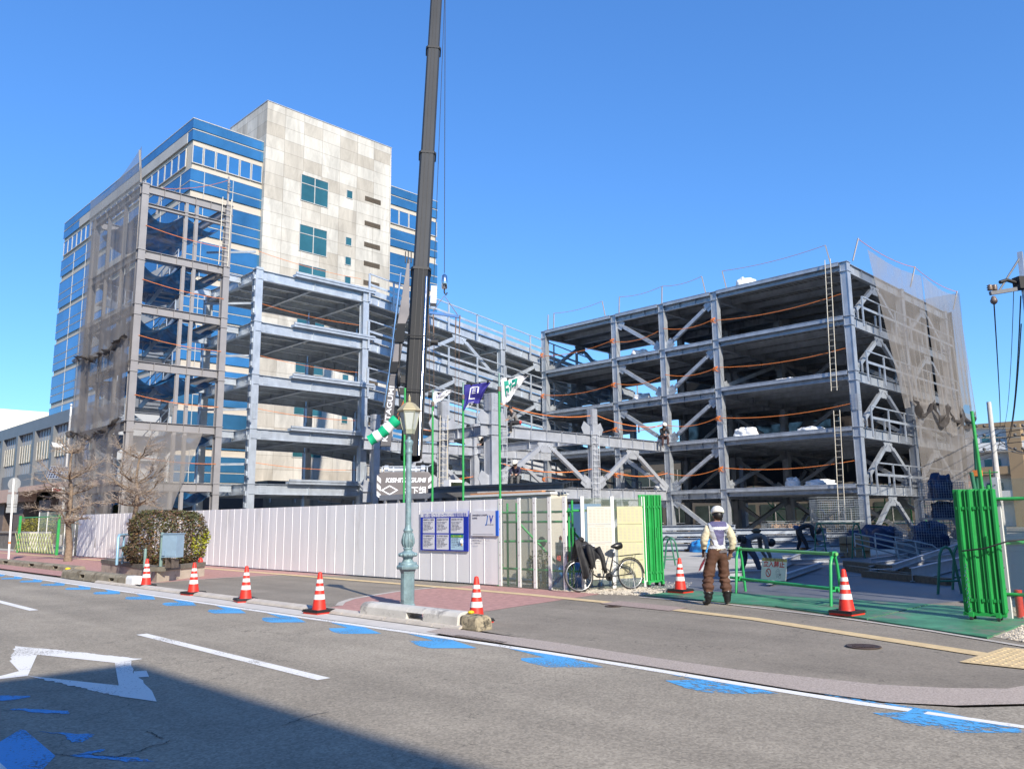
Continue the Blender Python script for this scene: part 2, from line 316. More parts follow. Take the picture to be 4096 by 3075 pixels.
# near the corner the kerb is a band of flush exposed-aggregate stones
kin = [(7.88, 9.3), (7.84, 7.0), (7.72, 5.58), (7.68, 4.5), (7.78, 3.73), (7.86, 3.15), (8.1, 2.65), (8.42, 2.25), (9.4, 1.95), (11, 1.75), (60, 1.6)]
ko = [(7.52, 9.3), (7.44, 7.0), (7.36, 5.34), (7.30, 4.37), (7.24, 3.58), (7.28, 2.85), (7.52, 2.41), (7.95, 2.02), (8.8, 1.68), (11, 1.4), (60, 1.3)]
mb = MB(); k = len(kin); mb.add([(x, y, .006) for x, y in ko]+[(x, y, .028) for x, y in kin], [(i, i+k, i+1+k, i+1) for i in range(k-1)])
tag(mb.build('kerb', mat('aggregate_kerb', (.40, .34, .30), .9, 0, .35, 55, .5, 120), loc=(0, 0, 0)), kind='structure')
mb = MB(); y = 9.05
while y < 24: # dropped kerb stones 0.6 m long with a sloped face
    a, b = y+.006, y+.594
    pr = [(7.90, .004), (7.93, .045), (8.06, .075), (8.14, .06)]
    mb.add([(x, a, z) for x, z in pr]+[(x, b, z) for x, z in pr], [(i, i+4, i+5, i+1) for i in range(3)]+[(0, 1, 2, 3), (7, 6, 5, 4)]); y += .6
tag(mb.build('dropped_kerb', KERB, loc=(0, 0, 0)), kind='structure')
# pavement: asphalt first, red pavers and tactile strips laid on it
walk = [(8.12, 80), (8.12, 9.3)]+kin[1:]+[(60, 9), (14.2, 9), (14.2, 80)]
sheet('pavement', walk[::-1], .012, A_WALK)
sheet('red_paving', gp([(732, 1310), (742, 1301), (770, 1291), (880, 1276), (1085, 1262)])+[(13.56, 14.3), (13.56, 11), (13.3, 10.95), (12.5, 10.85), (9.6, 10.45), (9.2, 10.4), (8.5, 10.4), (8.14, 10.6), (8.14, 13.05)], .016, PAVER)
strip('paving_border', gp([(732, 1310), (738, 1303), (760, 1295), (850, 1280), (960, 1268)]), .14, .0205, KERB)
sheet('red_paving', [(8.12, 80), (8.12, 22.4), (8.75, 22.3), (10.9, 22.7), (12.6, 22.4), (13.55, 20.3), (13.9, 20.2), (13.9, 80)], .016, PAVER)
strip('paving_border', [(8.15, 22.3), (8.75, 22.2), (10.9, 22.6), (12.6, 22.3), (13.5, 20.2)], .08, .0205, KERB)
strip('tactile_strip', [(12.75, 80), (12.75, 26), (12.69, 21.5), (12.57, 14.5), (12.45, 11.9), (12.2, 9.6), (12.15, 9.35)], .28, .0212, YEL)
strip('tactile_strip', [(12.0, 8.25), (11.66, 6.5), (11.0, 4.75), (10.3, 2.9)], .26, .0212, YEL)
sheet('manhole_surround', [(12.55, 9.75), (12.35, 8.1), (11.75, 8.1), (11.95, 9.75)], .0215, mat('pink_aggregate', (.33, .25, .22), .9, 0, .3, 30))
mb = MB()
for i in range(11):
    for j in range(11):
        x = 9.7+i*.115+.02; y2 = 2.9-j*.09-.0; y2 -= 0
        mb.lathe((x+j*.0, y2-.04*i*.1, .024), [(.026, 0), (.018, .006)], 6)
tpad = tag(mb.build('tactile_dots', YEL, loc=(0, 0, 0)), kind='structure')
sheet('tactile_pad', [(9.62, 3.0), (11.0, 2.92), (11.0, 1.9), (9.62, 1.9)], .0235, YEL)
def manhole(name, x, y, r, lab):
    mb = MB(); mb.lathe((x, y, .02), [(r, .0), (r, .006), (r-.03, .007), (r-.035, .004), (.01, .004)], 28)
    for k in range(5):
        for a in range(6+k*4): t = 2*pi*a/(6+k*4); mb.box(x+(r-.08)*(k+1)/5.5*cos(t)-.012, y+(r-.08)*(k+1)/5.5*sin(t)-.012, .0245, x+(r-.08)*(k+1)/5.5*cos(t)+.012, y+(r-.08)*(k+1)/5.5*sin(t)+.012, .029)
    tag(mb.build(name, mat('cast_iron', (.09, .06, .045), .6, .4, .3, 12)), lab, 'manhole cover')
c_ = G(1865, 1396, .02); manhole('manhole_cover', c_.x, c_.y, .20, 'round rusty cast iron manhole cover in the dark asphalt pavement')
c_ = G(1325, 1309, .02); manhole('manhole_cover', c_.x, c_.y, .15, 'small round cover set in the pink stone patch of the pavement')
c_ = G(1055, 1377, .004); mb = MB()
for i in range(12): mb.box(7.46, c_.y-.5+i*.085, .004, 7.86, c_.y-.5+i*.085+.05, .012)
tag(mb.build('drain_grate', mat('drain_iron', (.16, .13, .11), .6, .4, .3, 12)), 'dark iron drain grate beside the end of the kerb block', 'drain grate')
strip('site_edge_kerb', [(13.42, 9.9), (13.3, 7.9), (12.63, 5.63), (11.96, 4.07), (11.24, 2.78), (10.9, 2.2)], .10, .022, KERB)
# site: steel road plates, gravel, concrete slab
PLATE = mat('green_worn_steel_plate', (.07, .24, .13), .55, .1, .45, 1.6, .1, 30, stain=(.19, .19, .16), stains=.47)
PLATEG = mat('grey_steel_plate', (.15, .155, .17), .5, .15, .25, 1.1, .1, 30, stain=(.09, .15, .11), stains=.33)
def plate(pts, m, z=.03):
    mb = MB(); mb.prism([(x, y, z-.022) for x, y in pts], (0, 0, .022+random.random()*.006)); return tag(mb.build('steel_road_plate', m, loc=(0, 0, 0)), kind='structure')
plate([(13.75, 10.05), (13.4, 7.05), (15.2, 7.05), (15.2, 10.05)], PLATE); plate([(13.38, 7.03), (12.6, 5.15), (15.3, 5.15), (15.2, 7.03)], PLATE, .034)
plate([(12.58, 5.12), (11.65, 3.28), (13.7, 3.28), (15.3, 4.2), (15.3, 5.12)], PLATE)
for i in range(5):
    for j in range(3):
        if j == 0: plate([(15.22+i*6, 3.3 if i else 5.2), (21.2+i*6, 3.3), (21.2+i*6, 7.03), (15.22+i*6, 7.03)], PLATEG, .032)
        else: plate([(15.22+i*6, 7.05+(j-1)*3), (21.2+i*6, 7.05+(j-1)*3), (21.2+i*6, 10.03+(j-1)*3), (15.22+i*6, 10.03+(j-1)*3)], PLATEG, .03)
sheet('site_slab', [(14.5, 13.2), (80, 13.2), (80, 80), (14.2, 80)], -.005, mat('site_concrete', (.42, .40, .36), .9, 0, .25, .6, .2, 20, stain=(.2, .18, .16), stains=.4))
# gravel: thousands of loose stones
mb = MB()
def stones(poly_, n):
    xs = [p[0] for p in poly_]; ys = [p[1] for p in poly_]
    def ins(x, y):
        c = False; j = len(poly_)-1
        for i in range(len(poly_)):
            if (poly_[i][1] > y) != (poly_[j][1] > y) and x < (poly_[j][0]-poly_[i][0])*(y-poly_[i][1])/(poly_[j][1]-poly_[i][1])+poly_[i][0]: c = not c
            j = i
        return c
    k = 0
    while k < n:
        x = random.uniform(min(xs), max(xs)); y = random.uniform(min(ys), max(ys))
        if not ins(x, y): continue
        k += 1; r = random.uniform(.012, .03); c = Vec((x, y, r*.4+.012)); a = random.random()*6; X = Vec((cos(a), sin(a), random.uniform(-.4, .4)))*r; Y = Vec((-sin(a), cos(a), random.uniform(-.4, .4)))*r*.7; Z = Vec((0, 0, r*.6))
        mb.add([c+X, c+Y, c-X, c-Y, c+Z, c-Z], [(0, 1, 4), (1, 2, 4), (2, 3, 4), (3, 0, 4), (1, 0, 5), (2, 1, 5), (3, 2, 5), (0, 3, 5)])
stones([(13.55, 12.4), (13.45, 10.8), (13.75, 10.1), (15.3, 10.1), (17, 11), (17, 12.6), (14.4, 12.6)], 5200)
stones([(11.9, 3.2), (10.95, 2.2), (13, 1.7), (17, 1.9), (18, 3.2), (15.4, 4.1), (13.7, 3.3)], 5200)
tag(mb.build('gravel', mat('pale_gravel', (.52, .47, .39), .9, 0, .35, 14), loc=(0, 0, 0)), kind='stuff')
sheet('gravel_bed', [(13.5, 13), (13.45, 10.6), (17, 10.1), (20, 13)], .008, mat('gravel_bed_soil', (.40, .35, .28), .95, 0, .3, 20))
sheet('gravel_bed', [(12.2, 3.7), (10.9, 1.9), (30, 1.7), (30, 3.6), (15.3, 4.4)], .0165, MT['gravel_bed_soil'])
# ------------------------------------------------------------------ steel frames
class Frame:
    CAP = 100
    def __init__(s, name, label, cat, loc, m, group=None):
        s.o = thing(name, label, cat, loc, group); s.m = m; s.n = {}; s.rest = {}
    def part(s, name, mb, m=None, parent=None):
        k = s.n.get(name, 0)+1; s.n[name] = k; m = m or s.m
        if k >= s.CAP:
            r = s.rest.setdefault(name, (MB(), m)); r[0].add(mb.v, mb.f); return None
        return mb.build(name, m, parent or s.o)
    def done(s):
        for nme, (mb, m) in s.rest.items(): tag(mb.build(nme, m, s.o), kind='stuff')
def column(F, x, y, z0, z1, w=.4, levels=(), lugs=None, splice=None, plate=True):
    mb = MB(); mb.ib((x, y, z0), (x, y, z1), w, w, up=(0, 1, 0), t=.035)
    mb.box(x-w*.42, y-w*.42, z0, x-.02, y+w*.42, z1-.004) if lugs is None else None
    for z in levels: # diaphragm plates at each floor
        mb.box(x-w*.6, y-w*.6, z-.03, x+w*.6, y+w*.6, z); mb.box(x-w*.6, y-w*.6, z-.56, x+w*.6, y+w*.6, z-.53)
    if splice:
        for zz in (splice if isinstance(splice, (list, tuple)) else [splice]):
            for sx in (-1, 1):
                mb.box(x+sx*w*.5, y-w*.38, zz-.45, x+sx*(w*.5+.025), y+w*.38, zz+.45)
                mb.box(x-w*.38, y+sx*w*.5, zz-.45, x+w*.38, y+sx*(w*.5+.025), zz+.45)
                for i in range(6):
                    for j in (-1, 1):
                        mb.box(x+sx*(w*.5+.02)-.02, y+j*w*.2-.025, zz-.38+i*.15, x+sx*(w*.5+.05), y+j*w*.2+.025, zz-.33+i*.15)
                        mb.box(x+j*w*.2-.025, y+sx*(w*.5+.02)-.02, zz-.38+i*.15, x+j*w*.2+.025, y+sx*(w*.5+.05), zz-.33+i*.15)
    return F.part('column', mb)
def beam(F, a, b, h=.5, w=.22, name='beam', stiff=0, inset=.22, up=(0, 0, 1)):
    a, b = Vec(a), Vec(b); d = (b-a).normalized(); a = a+d*inset; b = b-d*inset; dz = Vec((0, 0, h/2)); mb = MB()
    mb.ib(a-dz, b-dz, h, w, t=.022)
    L_ = (b-a).length; _, sd_, u = perp(d)
    for i in range(stiff): # web stiffeners
        c = a-dz+d*(L_*(i+1)/(stiff+1)); mb.obox(c, d*.008, sd_*w*.48, u*(h/2-.024))
    if h >= .45: # bolted splice near each end
        for e, q in ((a, 1), (b, -1)):
            for sy in (-1, 1):
                c = e-dz+d*q*.55+sd_*sy*.024; mb.obox(c, d*.22, sd_*.012, u*h*.36)
                for i in range(4):
                    for j in range(3): mb.obox(c+d*(-.16+i*.107)+u*(-h*.25+j*h*.25)+sd_*sy*.016, d*.018, sd_*.012, u*.018)
    return F.part(name, mb)
def brace(F, a, b, r=.19, gus=True):
    """a box brace with slotted bolted ends and gusset plates"""
    a, b = Vec(a), Vec(b); d = (b-a).normalized(); mb = MB(); L_ = (b-a).length
    hor = Vec((d.x, d.y, 0)).normalized(); nrm = Vec((-hor.y, hor.x, 0)); u = nrm.cross(d)
    mb.obox((a+b)/2, d*(L_/2-.75), nrm*r/2, u*r*.62)
    for e, q in ((a, 1), (b, -1)):
        c = e+d*q*.55; 
        j = random.uniform(-.006, .006)
        for sy in (-1, 1):
            mb.obox(c+nrm*(sy*.03+j), d*.4, nrm*.012, u*r*.55)
            for i in range(5): mb.obox(c+nrm*sy*.05+d*(-.3+i*.13), d*.025, nrm*.02, u*.05)
        if gus: mb.obox(e+d*q*.18, d*.42, nrm*random.uniform(.009, .018), u*.3)
    return F.part('brace', mb)
def kbrace(F, a0, a1, apex, top=True):
    for p in (a0, a1): brace(F, p, apex)
    ap = Vec(apex); h = Vec(a1)-Vec(a0); h.z = 0; h.normalize(); s_ = -1 if top else 1
    mb = MB(); n = Vec((-h.y, h.x, 0)); mb.prism([ap+h*-.6-n*.022, ap+h*.6-n*.022, ap+h*.35+Vec((0, 0, s_*.55))-n*.022, ap-h*.35+Vec((0, 0, s_*.55))-n*.022], n*.044); F.part('gusset', mb)
def deck(F, x0, x1, y0, y1, za, zb, ribs='x', pitch=.32):
    """corrugated floor deck; ribs run along x or y; za at x0, zb at x1"""
    mb = MB(); zf = lambda x: za+(zb-za)*(x-x0)/(x1-x0)
    if ribs == 'x':
        y = y0
        while y < y1-.05:
            e = min(pitch, y1-y); ys = [y, y+e*.45, y+e*.55, y+e*.9, y+e]; zs = [-.10, -.10, -.02, -.02, -.10]
            mb.add([(x0, a, za+b) for a, b in zip(ys, zs)]+[(x1, a, zb+b) for a, b in zip(ys, zs)], [(i, i+1, i+6, i+5) for i in range(4)]); y += e
    else:
        x = x0
        while x < x1-.05:
            e = min(pitch, x1-x); xs = [x, x+e*.45, x+e*.55, x+e*.9, x+e]; zs = [-.10, -.10, -.02, -.02, -.10]
            mb.add([(a, y0, zf(a)+b) for a, b in zip(xs, zs)]+[(a, y1, zf(a)+b) for a, b in zip(xs, zs)], [(i+5, i+6, i+1, i) for i in range(4)]); x += e
    mb.add([(x0, y0, za), (x1, y0, zb), (x1, y1, zb), (x0, y1, za)], [(0, 1, 2, 3)])
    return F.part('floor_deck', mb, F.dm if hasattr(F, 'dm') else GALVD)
def swag(z0, x0, L_, y, ax, amp, k, wid, seed):
    mb = MB(); rnd = random.Random(seed); ph = rnd.random()*6
    def f(u, v):
        s_ = z0-amp*abs(sin(u*pi*k))-v*wid*(.6+.4*sin(u*17+ph))-.06*sin(u*47+v*6); t = y+.10*sin(u*41+v*5+ph)+.10*sin(v*7+u*13)+.05*sin(u*97)
        return Vec((x0+L_*u, t, s_)) if ax == 'x' else Vec((t, x0+L_*u, s_))
    mb.grid(f, 110, 8); return mb
def rail(F, pts, z=.0, h=1.15, n=3, first=True, drop=.55):
    """guard rail frame: posts from below the beam, top and mid rails"""
    a, b = Vec(pts[0]), Vec(pts[1]); mb = MB(); d = (b-a)
    for i in range(n+1):
        p = a+d*(i/n); mb.bar(p-Vec((0, 0, drop)), p+Vec((0, 0, h)), .12, .07, up=(0, 1, 0) if abs(d.x) > abs(d.y) else (1, 0, 0))
    mb.bar(a+Vec((0, 0, h)), b+Vec((0, 0, h)), .07, .07); mb.bar(a+Vec((0, 0, h*.45)), b+Vec((0, 0, h*.45)), .05, .14)
    return F.part('guard_rail', mb)
# ---- right wing
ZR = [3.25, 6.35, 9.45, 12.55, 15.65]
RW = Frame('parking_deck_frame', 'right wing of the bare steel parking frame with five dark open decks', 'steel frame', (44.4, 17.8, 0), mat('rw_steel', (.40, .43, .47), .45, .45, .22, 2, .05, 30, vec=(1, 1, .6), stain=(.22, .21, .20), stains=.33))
RW.dm = mat('shaded_deck', (.27, .28, .29), .55, .3, .25, 1.2)  # deck colour darkened to deepen the shade inside the wing
YR = [17.8, 26.1, 30.1, 34.1, 40.8]; XR = [44.4, 52.6, 60.8]
for x in XR:
    for y in YR:
        if x == 60.8 and y > 40: continue
        column(RW, x, y, 0, 15.65, .42, ZR, splice=(7.7,))
for li, z in enumerate(ZR):
    for i in range(4):
        y0, y1 = YR[i], YR[i+1]; small = y1-y0 < 5
        for x in XR:
            if x == 60.8 and i == 3: continue
            beam(RW, (x, y0, z), (x, y1, z), .54 if small else .45, .24, stiff=2 if small else 0)
        xe = XR if i < 3 else XR[:2]
        for k in range(1, 4 if not small else 2):
            y = y0+(y1-y0)*k/(4 if not small else 2)
        for a in range(len(xe)-1):
            nj = 3
            for k in range(1, nj+1):
                x = xe[a]+(xe[a+1]-xe[a])*k/(nj+1); beam(RW, (x, y0, z-.1), (x, y1, z-.1), .34, .16, 'joist', inset=.02)
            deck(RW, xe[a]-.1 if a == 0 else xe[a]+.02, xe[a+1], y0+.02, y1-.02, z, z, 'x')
    for y in YR:
        for a in range(2):
            if a == 1 and y > 40: continue
            beam(RW, (XR[a], y, z), (XR[a+1], y, z), .58, .24, 'beam', stiff=3)
    # edge strip in front of each deck
    for i in range(4):
        mb = MB(); mb.box(44.12, YR[i]+.24, z-.20, 44.16, YR[i+1]-.24, z+.03); mb.box(44.10, YR[i]+.24, z+.0, 44.3, YR[i+1]-.24, z+.012)
        RW.part('edge_trim', mb)
zs = [0]+ZR
for li in range(5):
    zb, zt = zs[li], zs[li+1]
    for (ya, yb, ym) in ((34.1, 26.1, 30.1),):
        if li == 0:
            brace(RW, (44.4, 30.3, zt-.5), (44.4, 34.0, .1)); brace(RW, (44.4, 29.9, zt-.5), (44.4, 26.2, .1))
        else:
            brace(RW, (44.4, 33.9, zt-.6), (44.4, 30.3, zb+.15)); brace(RW, (44.4, 26.3, zt-.6), (44.4, 29.9, zb+.15))
    for a in range(2): kbrace(RW, (XR[a]+.3, 17.8, zb+.1), (XR[a+1]-.3, 17.8, zb+.1), ((XR[a]+XR[a+1])/2, 17.8, zt-.6))
    kbrace(RW, (52.6, 18.1, zb+.1), (52.6, 25.8, zb+.1), (52.6, 21.9, zt-.6))
    kbrace(RW, (60.8, 26.4, zb+.1), (60.8, 30.0, zb+.1), (60.8, 28.1, zt-.6)); kbrace(RW, (44.8, 40.8, zb+.1), (52.2, 40.8, zb+.1), (48.5, 40.8, zt-.6))
    if li < 4: kbrace(RW, (52.6, 26.5, zb+.1), (52.6, 33.7, zb+.1), (52.6, 30.1, zt-.6)); kbrace(RW, (60.8, 18.1, zb+.1), (60.8, 25.8, zb+.1), (60.8, 21.9, zt-.6))
    if li in (0, 1, 3): brace(RW, (44.8, 26.1, zb+.15), (52.3, 26.1, zt-.6)); brace(RW, (52.9, 26.1, zt-.6), (60.4, 26.1, zb+.15))
    if li < 4:
        for a in range(2): rail(RW, ((XR[a]+(.75 if a == 0 else 0), 17.3, zt), (XR[a+1]-.1, 17.3, zt)), n=3)
for z in ZR[:4]: # stub posts inside the frames
    for k in range(6):
        x = 46.2+k*2.6; mb = MB(); mb.bar((x, 18.0, z), (x, 18.0, z+.8), .12, .08, up=(0, 1, 0)); RW.part('post_stub', mb)
RW.done()

# ---- left wing with the sloped ramp
ZL = [3.65, 6.65, 9.65, 12.65, 15.65]
LW = Frame('parking_deck_frame', 'left wing of the bare galvanised frame with decks sloping down behind the crane', 'steel frame', (21.1, 41.3, 0), mat('lw_steel', (.47, .515, .57), .42, .45, .16, 2, .05, 30, vec=(1, 1, .6), stain=(.42, .44, .47), stains=.36))
def zr(x, z): return z-max(0, x-28.8)*.122
for x, ys in ((21.1, (41.3, 47.6)), (28.3, (41.3, 47.6)), (32.2, (41.3, 47.6)), (40.2, (41.3, 47.6)), (48.2, (41.6, 47.6)), (56.2, (41.6, 47.6))):
    for y in ys:
        column(LW, x, y, 0, zr(x, 15.65)+(.12 if x < 30 else 0), .42, [zr(x, z) for z in ZL if zr(x, z) > .6], splice=(7.6,))
XL = [21.1, 28.3, 32.2, 40.2, 48.2, 56.2]
for li, z in enumerate(ZL):
    for i in range(5):
        x0, x1 = XL[i], XL[i+1]; za, zb = zr(x0, z), zr(x1, z)
        if za < .5: continue
        if zb < .2: continue
        for y in (41.3, 47.6): beam(LW, (x0, y, za), (x1, y, zb), .58, .24, stiff=1 if i == 0 else 3)
        for k in (1, 2, 3):
            y = 41.3+6.3*k/4; beam(LW, (x0, y, za-.1), (x1, y, zb-.1), .30, .16, 'joist', inset=.02)
        deck(LW, x0, x1, 41.42, 47.5, za, zb, 'y', .30)
        if i >= 1: rail(LW, ((x0+.16, 41.0, za), (x1-.0, 41.0, zb)), n=2 if i == 1 else 3, h=1.25)
        if i >= 1 and i < 4:
            mb = MB(); mb.bar((x0, 41.1, za+.16), (x1, 41.1, zb+.16), .03, .30); LW.part('edge_trim', mb)
    for x in XL:
        if zr(x, z) > .5: beam(LW, (x, 41.3, zr(x, z)), (x, 47.6, zr(x, z)), .58, .24, stiff=2)
    beam(LW, (24.7, 41.3, z), (24.7, 47.6, z), .5, .2, inset=.1)
    # pale box gutter on top of the front beam
    mb = MB(); mb.box(23.3, 40.95, z+.02, 28.9, 41.35, z+.16); mb.box(23.3, 40.9, z+.16, 28.9, 41.0, z+.28); mb.box(25.1, 41.25, z+.16, 28.9, 41.35, z+.30); LW.part('box_gutter', mb)
    # bridge brackets to the stair tower
    if li < 5:
        beam(LW, (21.1, 43.2, z), (18.9, 43.2, z), .4, .18, 'bracket', inset=.1); beam(LW, (21.1, 47.0, z), (18.9, 47.0, z), .4, .18, 'bracket', inset=.1)
        mb = MB(); mb.bar((20.95, 41.4, z+1.05), (19.0, 43.4, z+1.05), .06, .12); LW.part('hand_rail', mb)
for li in range(5):
    zt = ZL[li]; zb = ZL[li-1] if li else 0
    for a in (2, 3, 4):
        x0, x1 = XL[a], XL[a+1]; xm = (x0+x1)/2
        if zr(x1, zt) < 1.5: continue
        b0, b1 = (zr(x0, zb)+.1, zr(x1, zb)+.1) if li else (.1, .1)
        kbrace(LW, (x0+.25, 41.3, max(b0, .1)), (x1-.25, 41.3, max(b1, .1)), (xm, 41.3, zr(xm, zt)-.6))
# lugs on the corner column
for z in ZL:
    for k in range(4):
        mb = MB(); mb.box(20.72, 40.98, z-2.6+k*.65, 20.9, 41.16, z-2.35+k*.65); LW.part('lug', mb)
    mb = MB(); mb.box(20.78, 40.9, z-2.7, 20.88, 41.06, z-.3); LW.part('lug', mb)
LW.done()
# ---- grey bay being erected in the courtyard
CB = Frame('parking_bay_frame', 'two storey grey steel bay under erection in the courtyard with column stubs standing proud', 'steel frame', (28.6, 30.1, 0), GREYC)
for x, y, t in ((28.6, 30.1, 8.0), (36.7, 30.1, 7.9), (28.5, 33.9, 8.0), (36.4, 40.0, 7.9), (28.5, 40.2, 7.9)):
    column(CB, x, y, 0, t, .44 if (x, y) != (28.6, 30.1) else .6, (3.3, 6.4), splice=(t-.45,))
for z in (3.3, 6.4):
    for x0, x1, y in ((28.6, 36.7, 30.1), (36.7, 44.2, 30.1), (28.5, 36.4, 40.0), (36.4, 44.2, 40.0)):
        beam(CB, (x0, y, z), (x1, y, z), .62, .26, stiff=5, inset=.3)
    beam(CB, (28.55, 30.1, z), (28.5, 33.9, z), .55, .26, stiff=2); beam(CB, (36.7, 30.1, z), (36.5, 40.0, z), .5, .24, stiff=3)
    for (x, y) in ((28.6, 30.1), (36.7, 30.1), (36.4, 40), (28.5, 33.9), (28.5, 40.2)): # bracket knuckles
        mb = MB(); h = .8
        for sx in (-1, 1):
            mb.prism([(x+sx*.24, y-.012, z-.6), (x+sx*.8, y-.012, z-.6), (x+sx*.8, y-.012, z), (x+sx*1.0, y-.012, z+.35), (x+sx*.75, y-.012, z+.75), (x+sx*.24, y-.012, z+.5)], (0, .024, 0))
            mb.box(x+sx*.24, y-.14, z-.02, x+sx*.9, y+.14, z+.0); mb.box(x+sx*.24, y-.14, z-.62, x+sx*.9, y+.14, z-.60)
        CB.part('bracket', mb)
for x0, x1, y in ((28.6, 36.7, 30.1), (36.7, 44.4, 30.1), (28.5, 36.4, 40.0), (36.4, 44.4, 40.0)):
    kbrace(CB, (x0+.5, y, 3.5), (x1-.5, y, 3.5), ((x0+x1)/2, y, 5.7)); kbrace(CB, (x0+.5, y, .3), (x1-.5, y, .3), ((x0+x1)/2, y, 2.6))
CB.done()
# ---- stair tower
ZT = [3.56, 6.5, 9.45, 12.3, 15.1, 18.55]
ST = Frame('stair_tower_frame', 'grey painted steel stair tower frame beside the left wing, open towards the street', 'stair tower', (14.4, 40.6, 0), GREYP)
for x, y in ((14.4, 40.6), (18.8, 40.5), (14.4, 47.6), (18.8, 47.6)): column(ST, x, y, 0, 18.6, .34, ZT)
for x, y in ((16.55, 40.55), (17.1, 40.55), (16.2, 47.5), (16.8, 47.5), (14.4, 43.0), (14.4, 45.4)):
    for a, b in zip([0]+ZT[:-1], ZT): mb = MB(); mb.ib((x, y, a), (x, y, b-.4), .14, .17, up=(0, 1, 0), t=.015); ST.part('stud', mb)
for z in ZT:
    beam(ST, (14.4, 40.6, z), (18.8, 40.5, z), .42, .2, stiff=4, inset=.17); beam(ST, (14.4, 47.6, z), (18.8, 47.6, z), .42, .2, inset=.17)
    beam(ST, (14.4, 40.6, z), (14.4, 47.6, z), .42, .2, stiff=3, inset=.17); beam(ST, (18.8, 40.5, z), (18.8, 47.6, z), .42, .2, inset=.17)
beam(ST, (14.4, 40.6, 17.6), (18.8, 40.5, 17.6), .2, .2, inset=.17)
for li, (za, zb) in enumerate(zip([0]+ZT[:-2], ZT[:-1])): # two flights per storey
    zm = (za+zb)/2
    for (y0, y1, z0, z1, x) in ((42.0, 46.2, za, zm, 15.2), (46.2, 42.0, zm, zb, 17.4)):
        mb = MB()
        for sx in (-.55, .55): mb.bar((x+sx, y0, z0-.1), (x+sx, y1, z1-.1), .03, .34)
        for k in range(9): t = (k+.5)/9; mb.box(x-.52, y0+(y1-y0)*t-.13, z0+(z1-z0)*t-.02, x+.52, y0+(y1-y0)*t+.13, z0+(z1-z0)*t+.01)
        ST.part('stair_flight', mb, GALV)
        mb = MB()
        for hgt in (.5, .95): mb.bar((x-.55, y0, z0+hgt), (x-.55, y1, z1+hgt), .04, .04)
        for k in range(5): t = k/4; mb.bar((x-.55, y0+(y1-y0)*t, z0+(z1-z0)*t), (x-.55, y0+(y1-y0)*t, z0+(z1-z0)*t+.95), .04, .04, up=(1, 0, 0))
        ST.part('hand_rail', mb, GALV)
    mb = MB(); mb.box(14.6, 46.2, zm-.12, 18.6, 47.4, zm-.02); ST.part('landing', mb, GALVD)
    mb = MB(); mb.box(14.6, 40.8, zb-.12, 18.6, 42.0, zb-.02); ST.part('landing', mb, GALVD)
ST.done()
def drape(fn, nu, nv, name, label, cat, m, group=None):
    mb = MB(); mb.grid(fn, nu, nv); return tag(mb.build(name, m), label, cat, group)
def netmat(name, col, a):
    m = bpy.data.materials.new(name); m.use_nodes = True; n = m.node_tree; N = n.nodes; L = n.links
    for x in list(N):
        if x.type == 'BSDF_PRINCIPLED': N.remove(x)
    d = N.new('ShaderNodeBsdfDiffuse'); d.inputs[0].default_value = tuple(col)+(1,); tl = N.new('ShaderNodeBsdfTranslucent'); tl.inputs[0].default_value = tuple(col)+(1,)
    mx = N.new('ShaderNodeMixShader'); mx.inputs[0].default_value = .35; L.new(d.outputs[0], mx.inputs[1]); L.new(tl.outputs[0], mx.inputs[2])
    tr = N.new('ShaderNodeBsdfTransparent'); m2 = N.new('ShaderNodeMixShader'); tc = N.new('ShaderNodeTexCoord')
    no = N.new('ShaderNodeTexNoise'); no.inputs['Scale'].default_value = .5; no.inputs['Detail'].default_value = 4; L.new(tc.outputs['Object'], no.inputs[0])
    mr = N.new('ShaderNodeMapRange'); mr.inputs[1].default_value = .3; mr.inputs[2].default_value = .7; mr.inputs[3].default_value = a-.12; mr.inputs[4].default_value = a+.12; L.new(no.outputs[0], mr.inputs[0])
    L.new(mr.outputs[0], m2.inputs[0]); L.new(tr.outputs[0], m2.inputs[1]); L.new(mx.outputs[0], m2.inputs[2]); L.new(m2.outputs[0], N['Material Output'].inputs[0]); return m
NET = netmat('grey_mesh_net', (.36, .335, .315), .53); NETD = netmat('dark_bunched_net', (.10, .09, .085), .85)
BTARP = mat('blue_safety_net', (.02, .14, .34), .45, 0, .9, 1.3, .6, 5, alpha=.93)
def fold(u, amp=.12, f=9.): return amp*(sin(u*f*2*pi)+.5*sin(u*f*4.7*pi+1))
# nets of the stair tower: street side, left flank
drape(lambda u, v: Vec((14.02+fold(u, .1, 5)*v+.1*v, 40.3+u*7.4, 19.8-.9*sin(u*pi)*(1-v)*.6-(u > .5)*0-v*(11.0-(.4 if u < .5 else 0))+(1.0-1.2*u)*(1-v)*.6)), 48, 24, 'safety_net', 'upper grey mesh net hanging over the left flank of the stair tower', 'safety net', NET, 'mesh nets on the steel frames')
drape(lambda u, v: Vec((13.98+fold(u, .08, 4)*v, 40.3+u*7.6, 12.3-v*5.6)), 40, 12, 'safety_net', 'middle grey mesh net on the left flank of the stair tower', 'safety net', NET, 'mesh nets on the steel frames')
drape(lambda u, v: Vec((13.9+fold(u, .08, 4)*v-.25*v, 40.2+u*7.9, 7.4-v*6.9)), 40, 12, 'safety_net', 'lowest grey mesh net on the left flank of the stair tower behind the bare trees', 'safety net', NET, 'mesh nets on the steel frames')
drape(lambda u, v: Vec((14.3+u*(3.6-v*1.9)+fold(v, .02, 3), 40.22+fold(u, .04, 3)*v, 6.1-v*5.4)), 20, 16, 'safety_net', 'triangular grey mesh net across the foot of the stair tower front', 'safety net', NET, 'mesh nets on the steel frames')
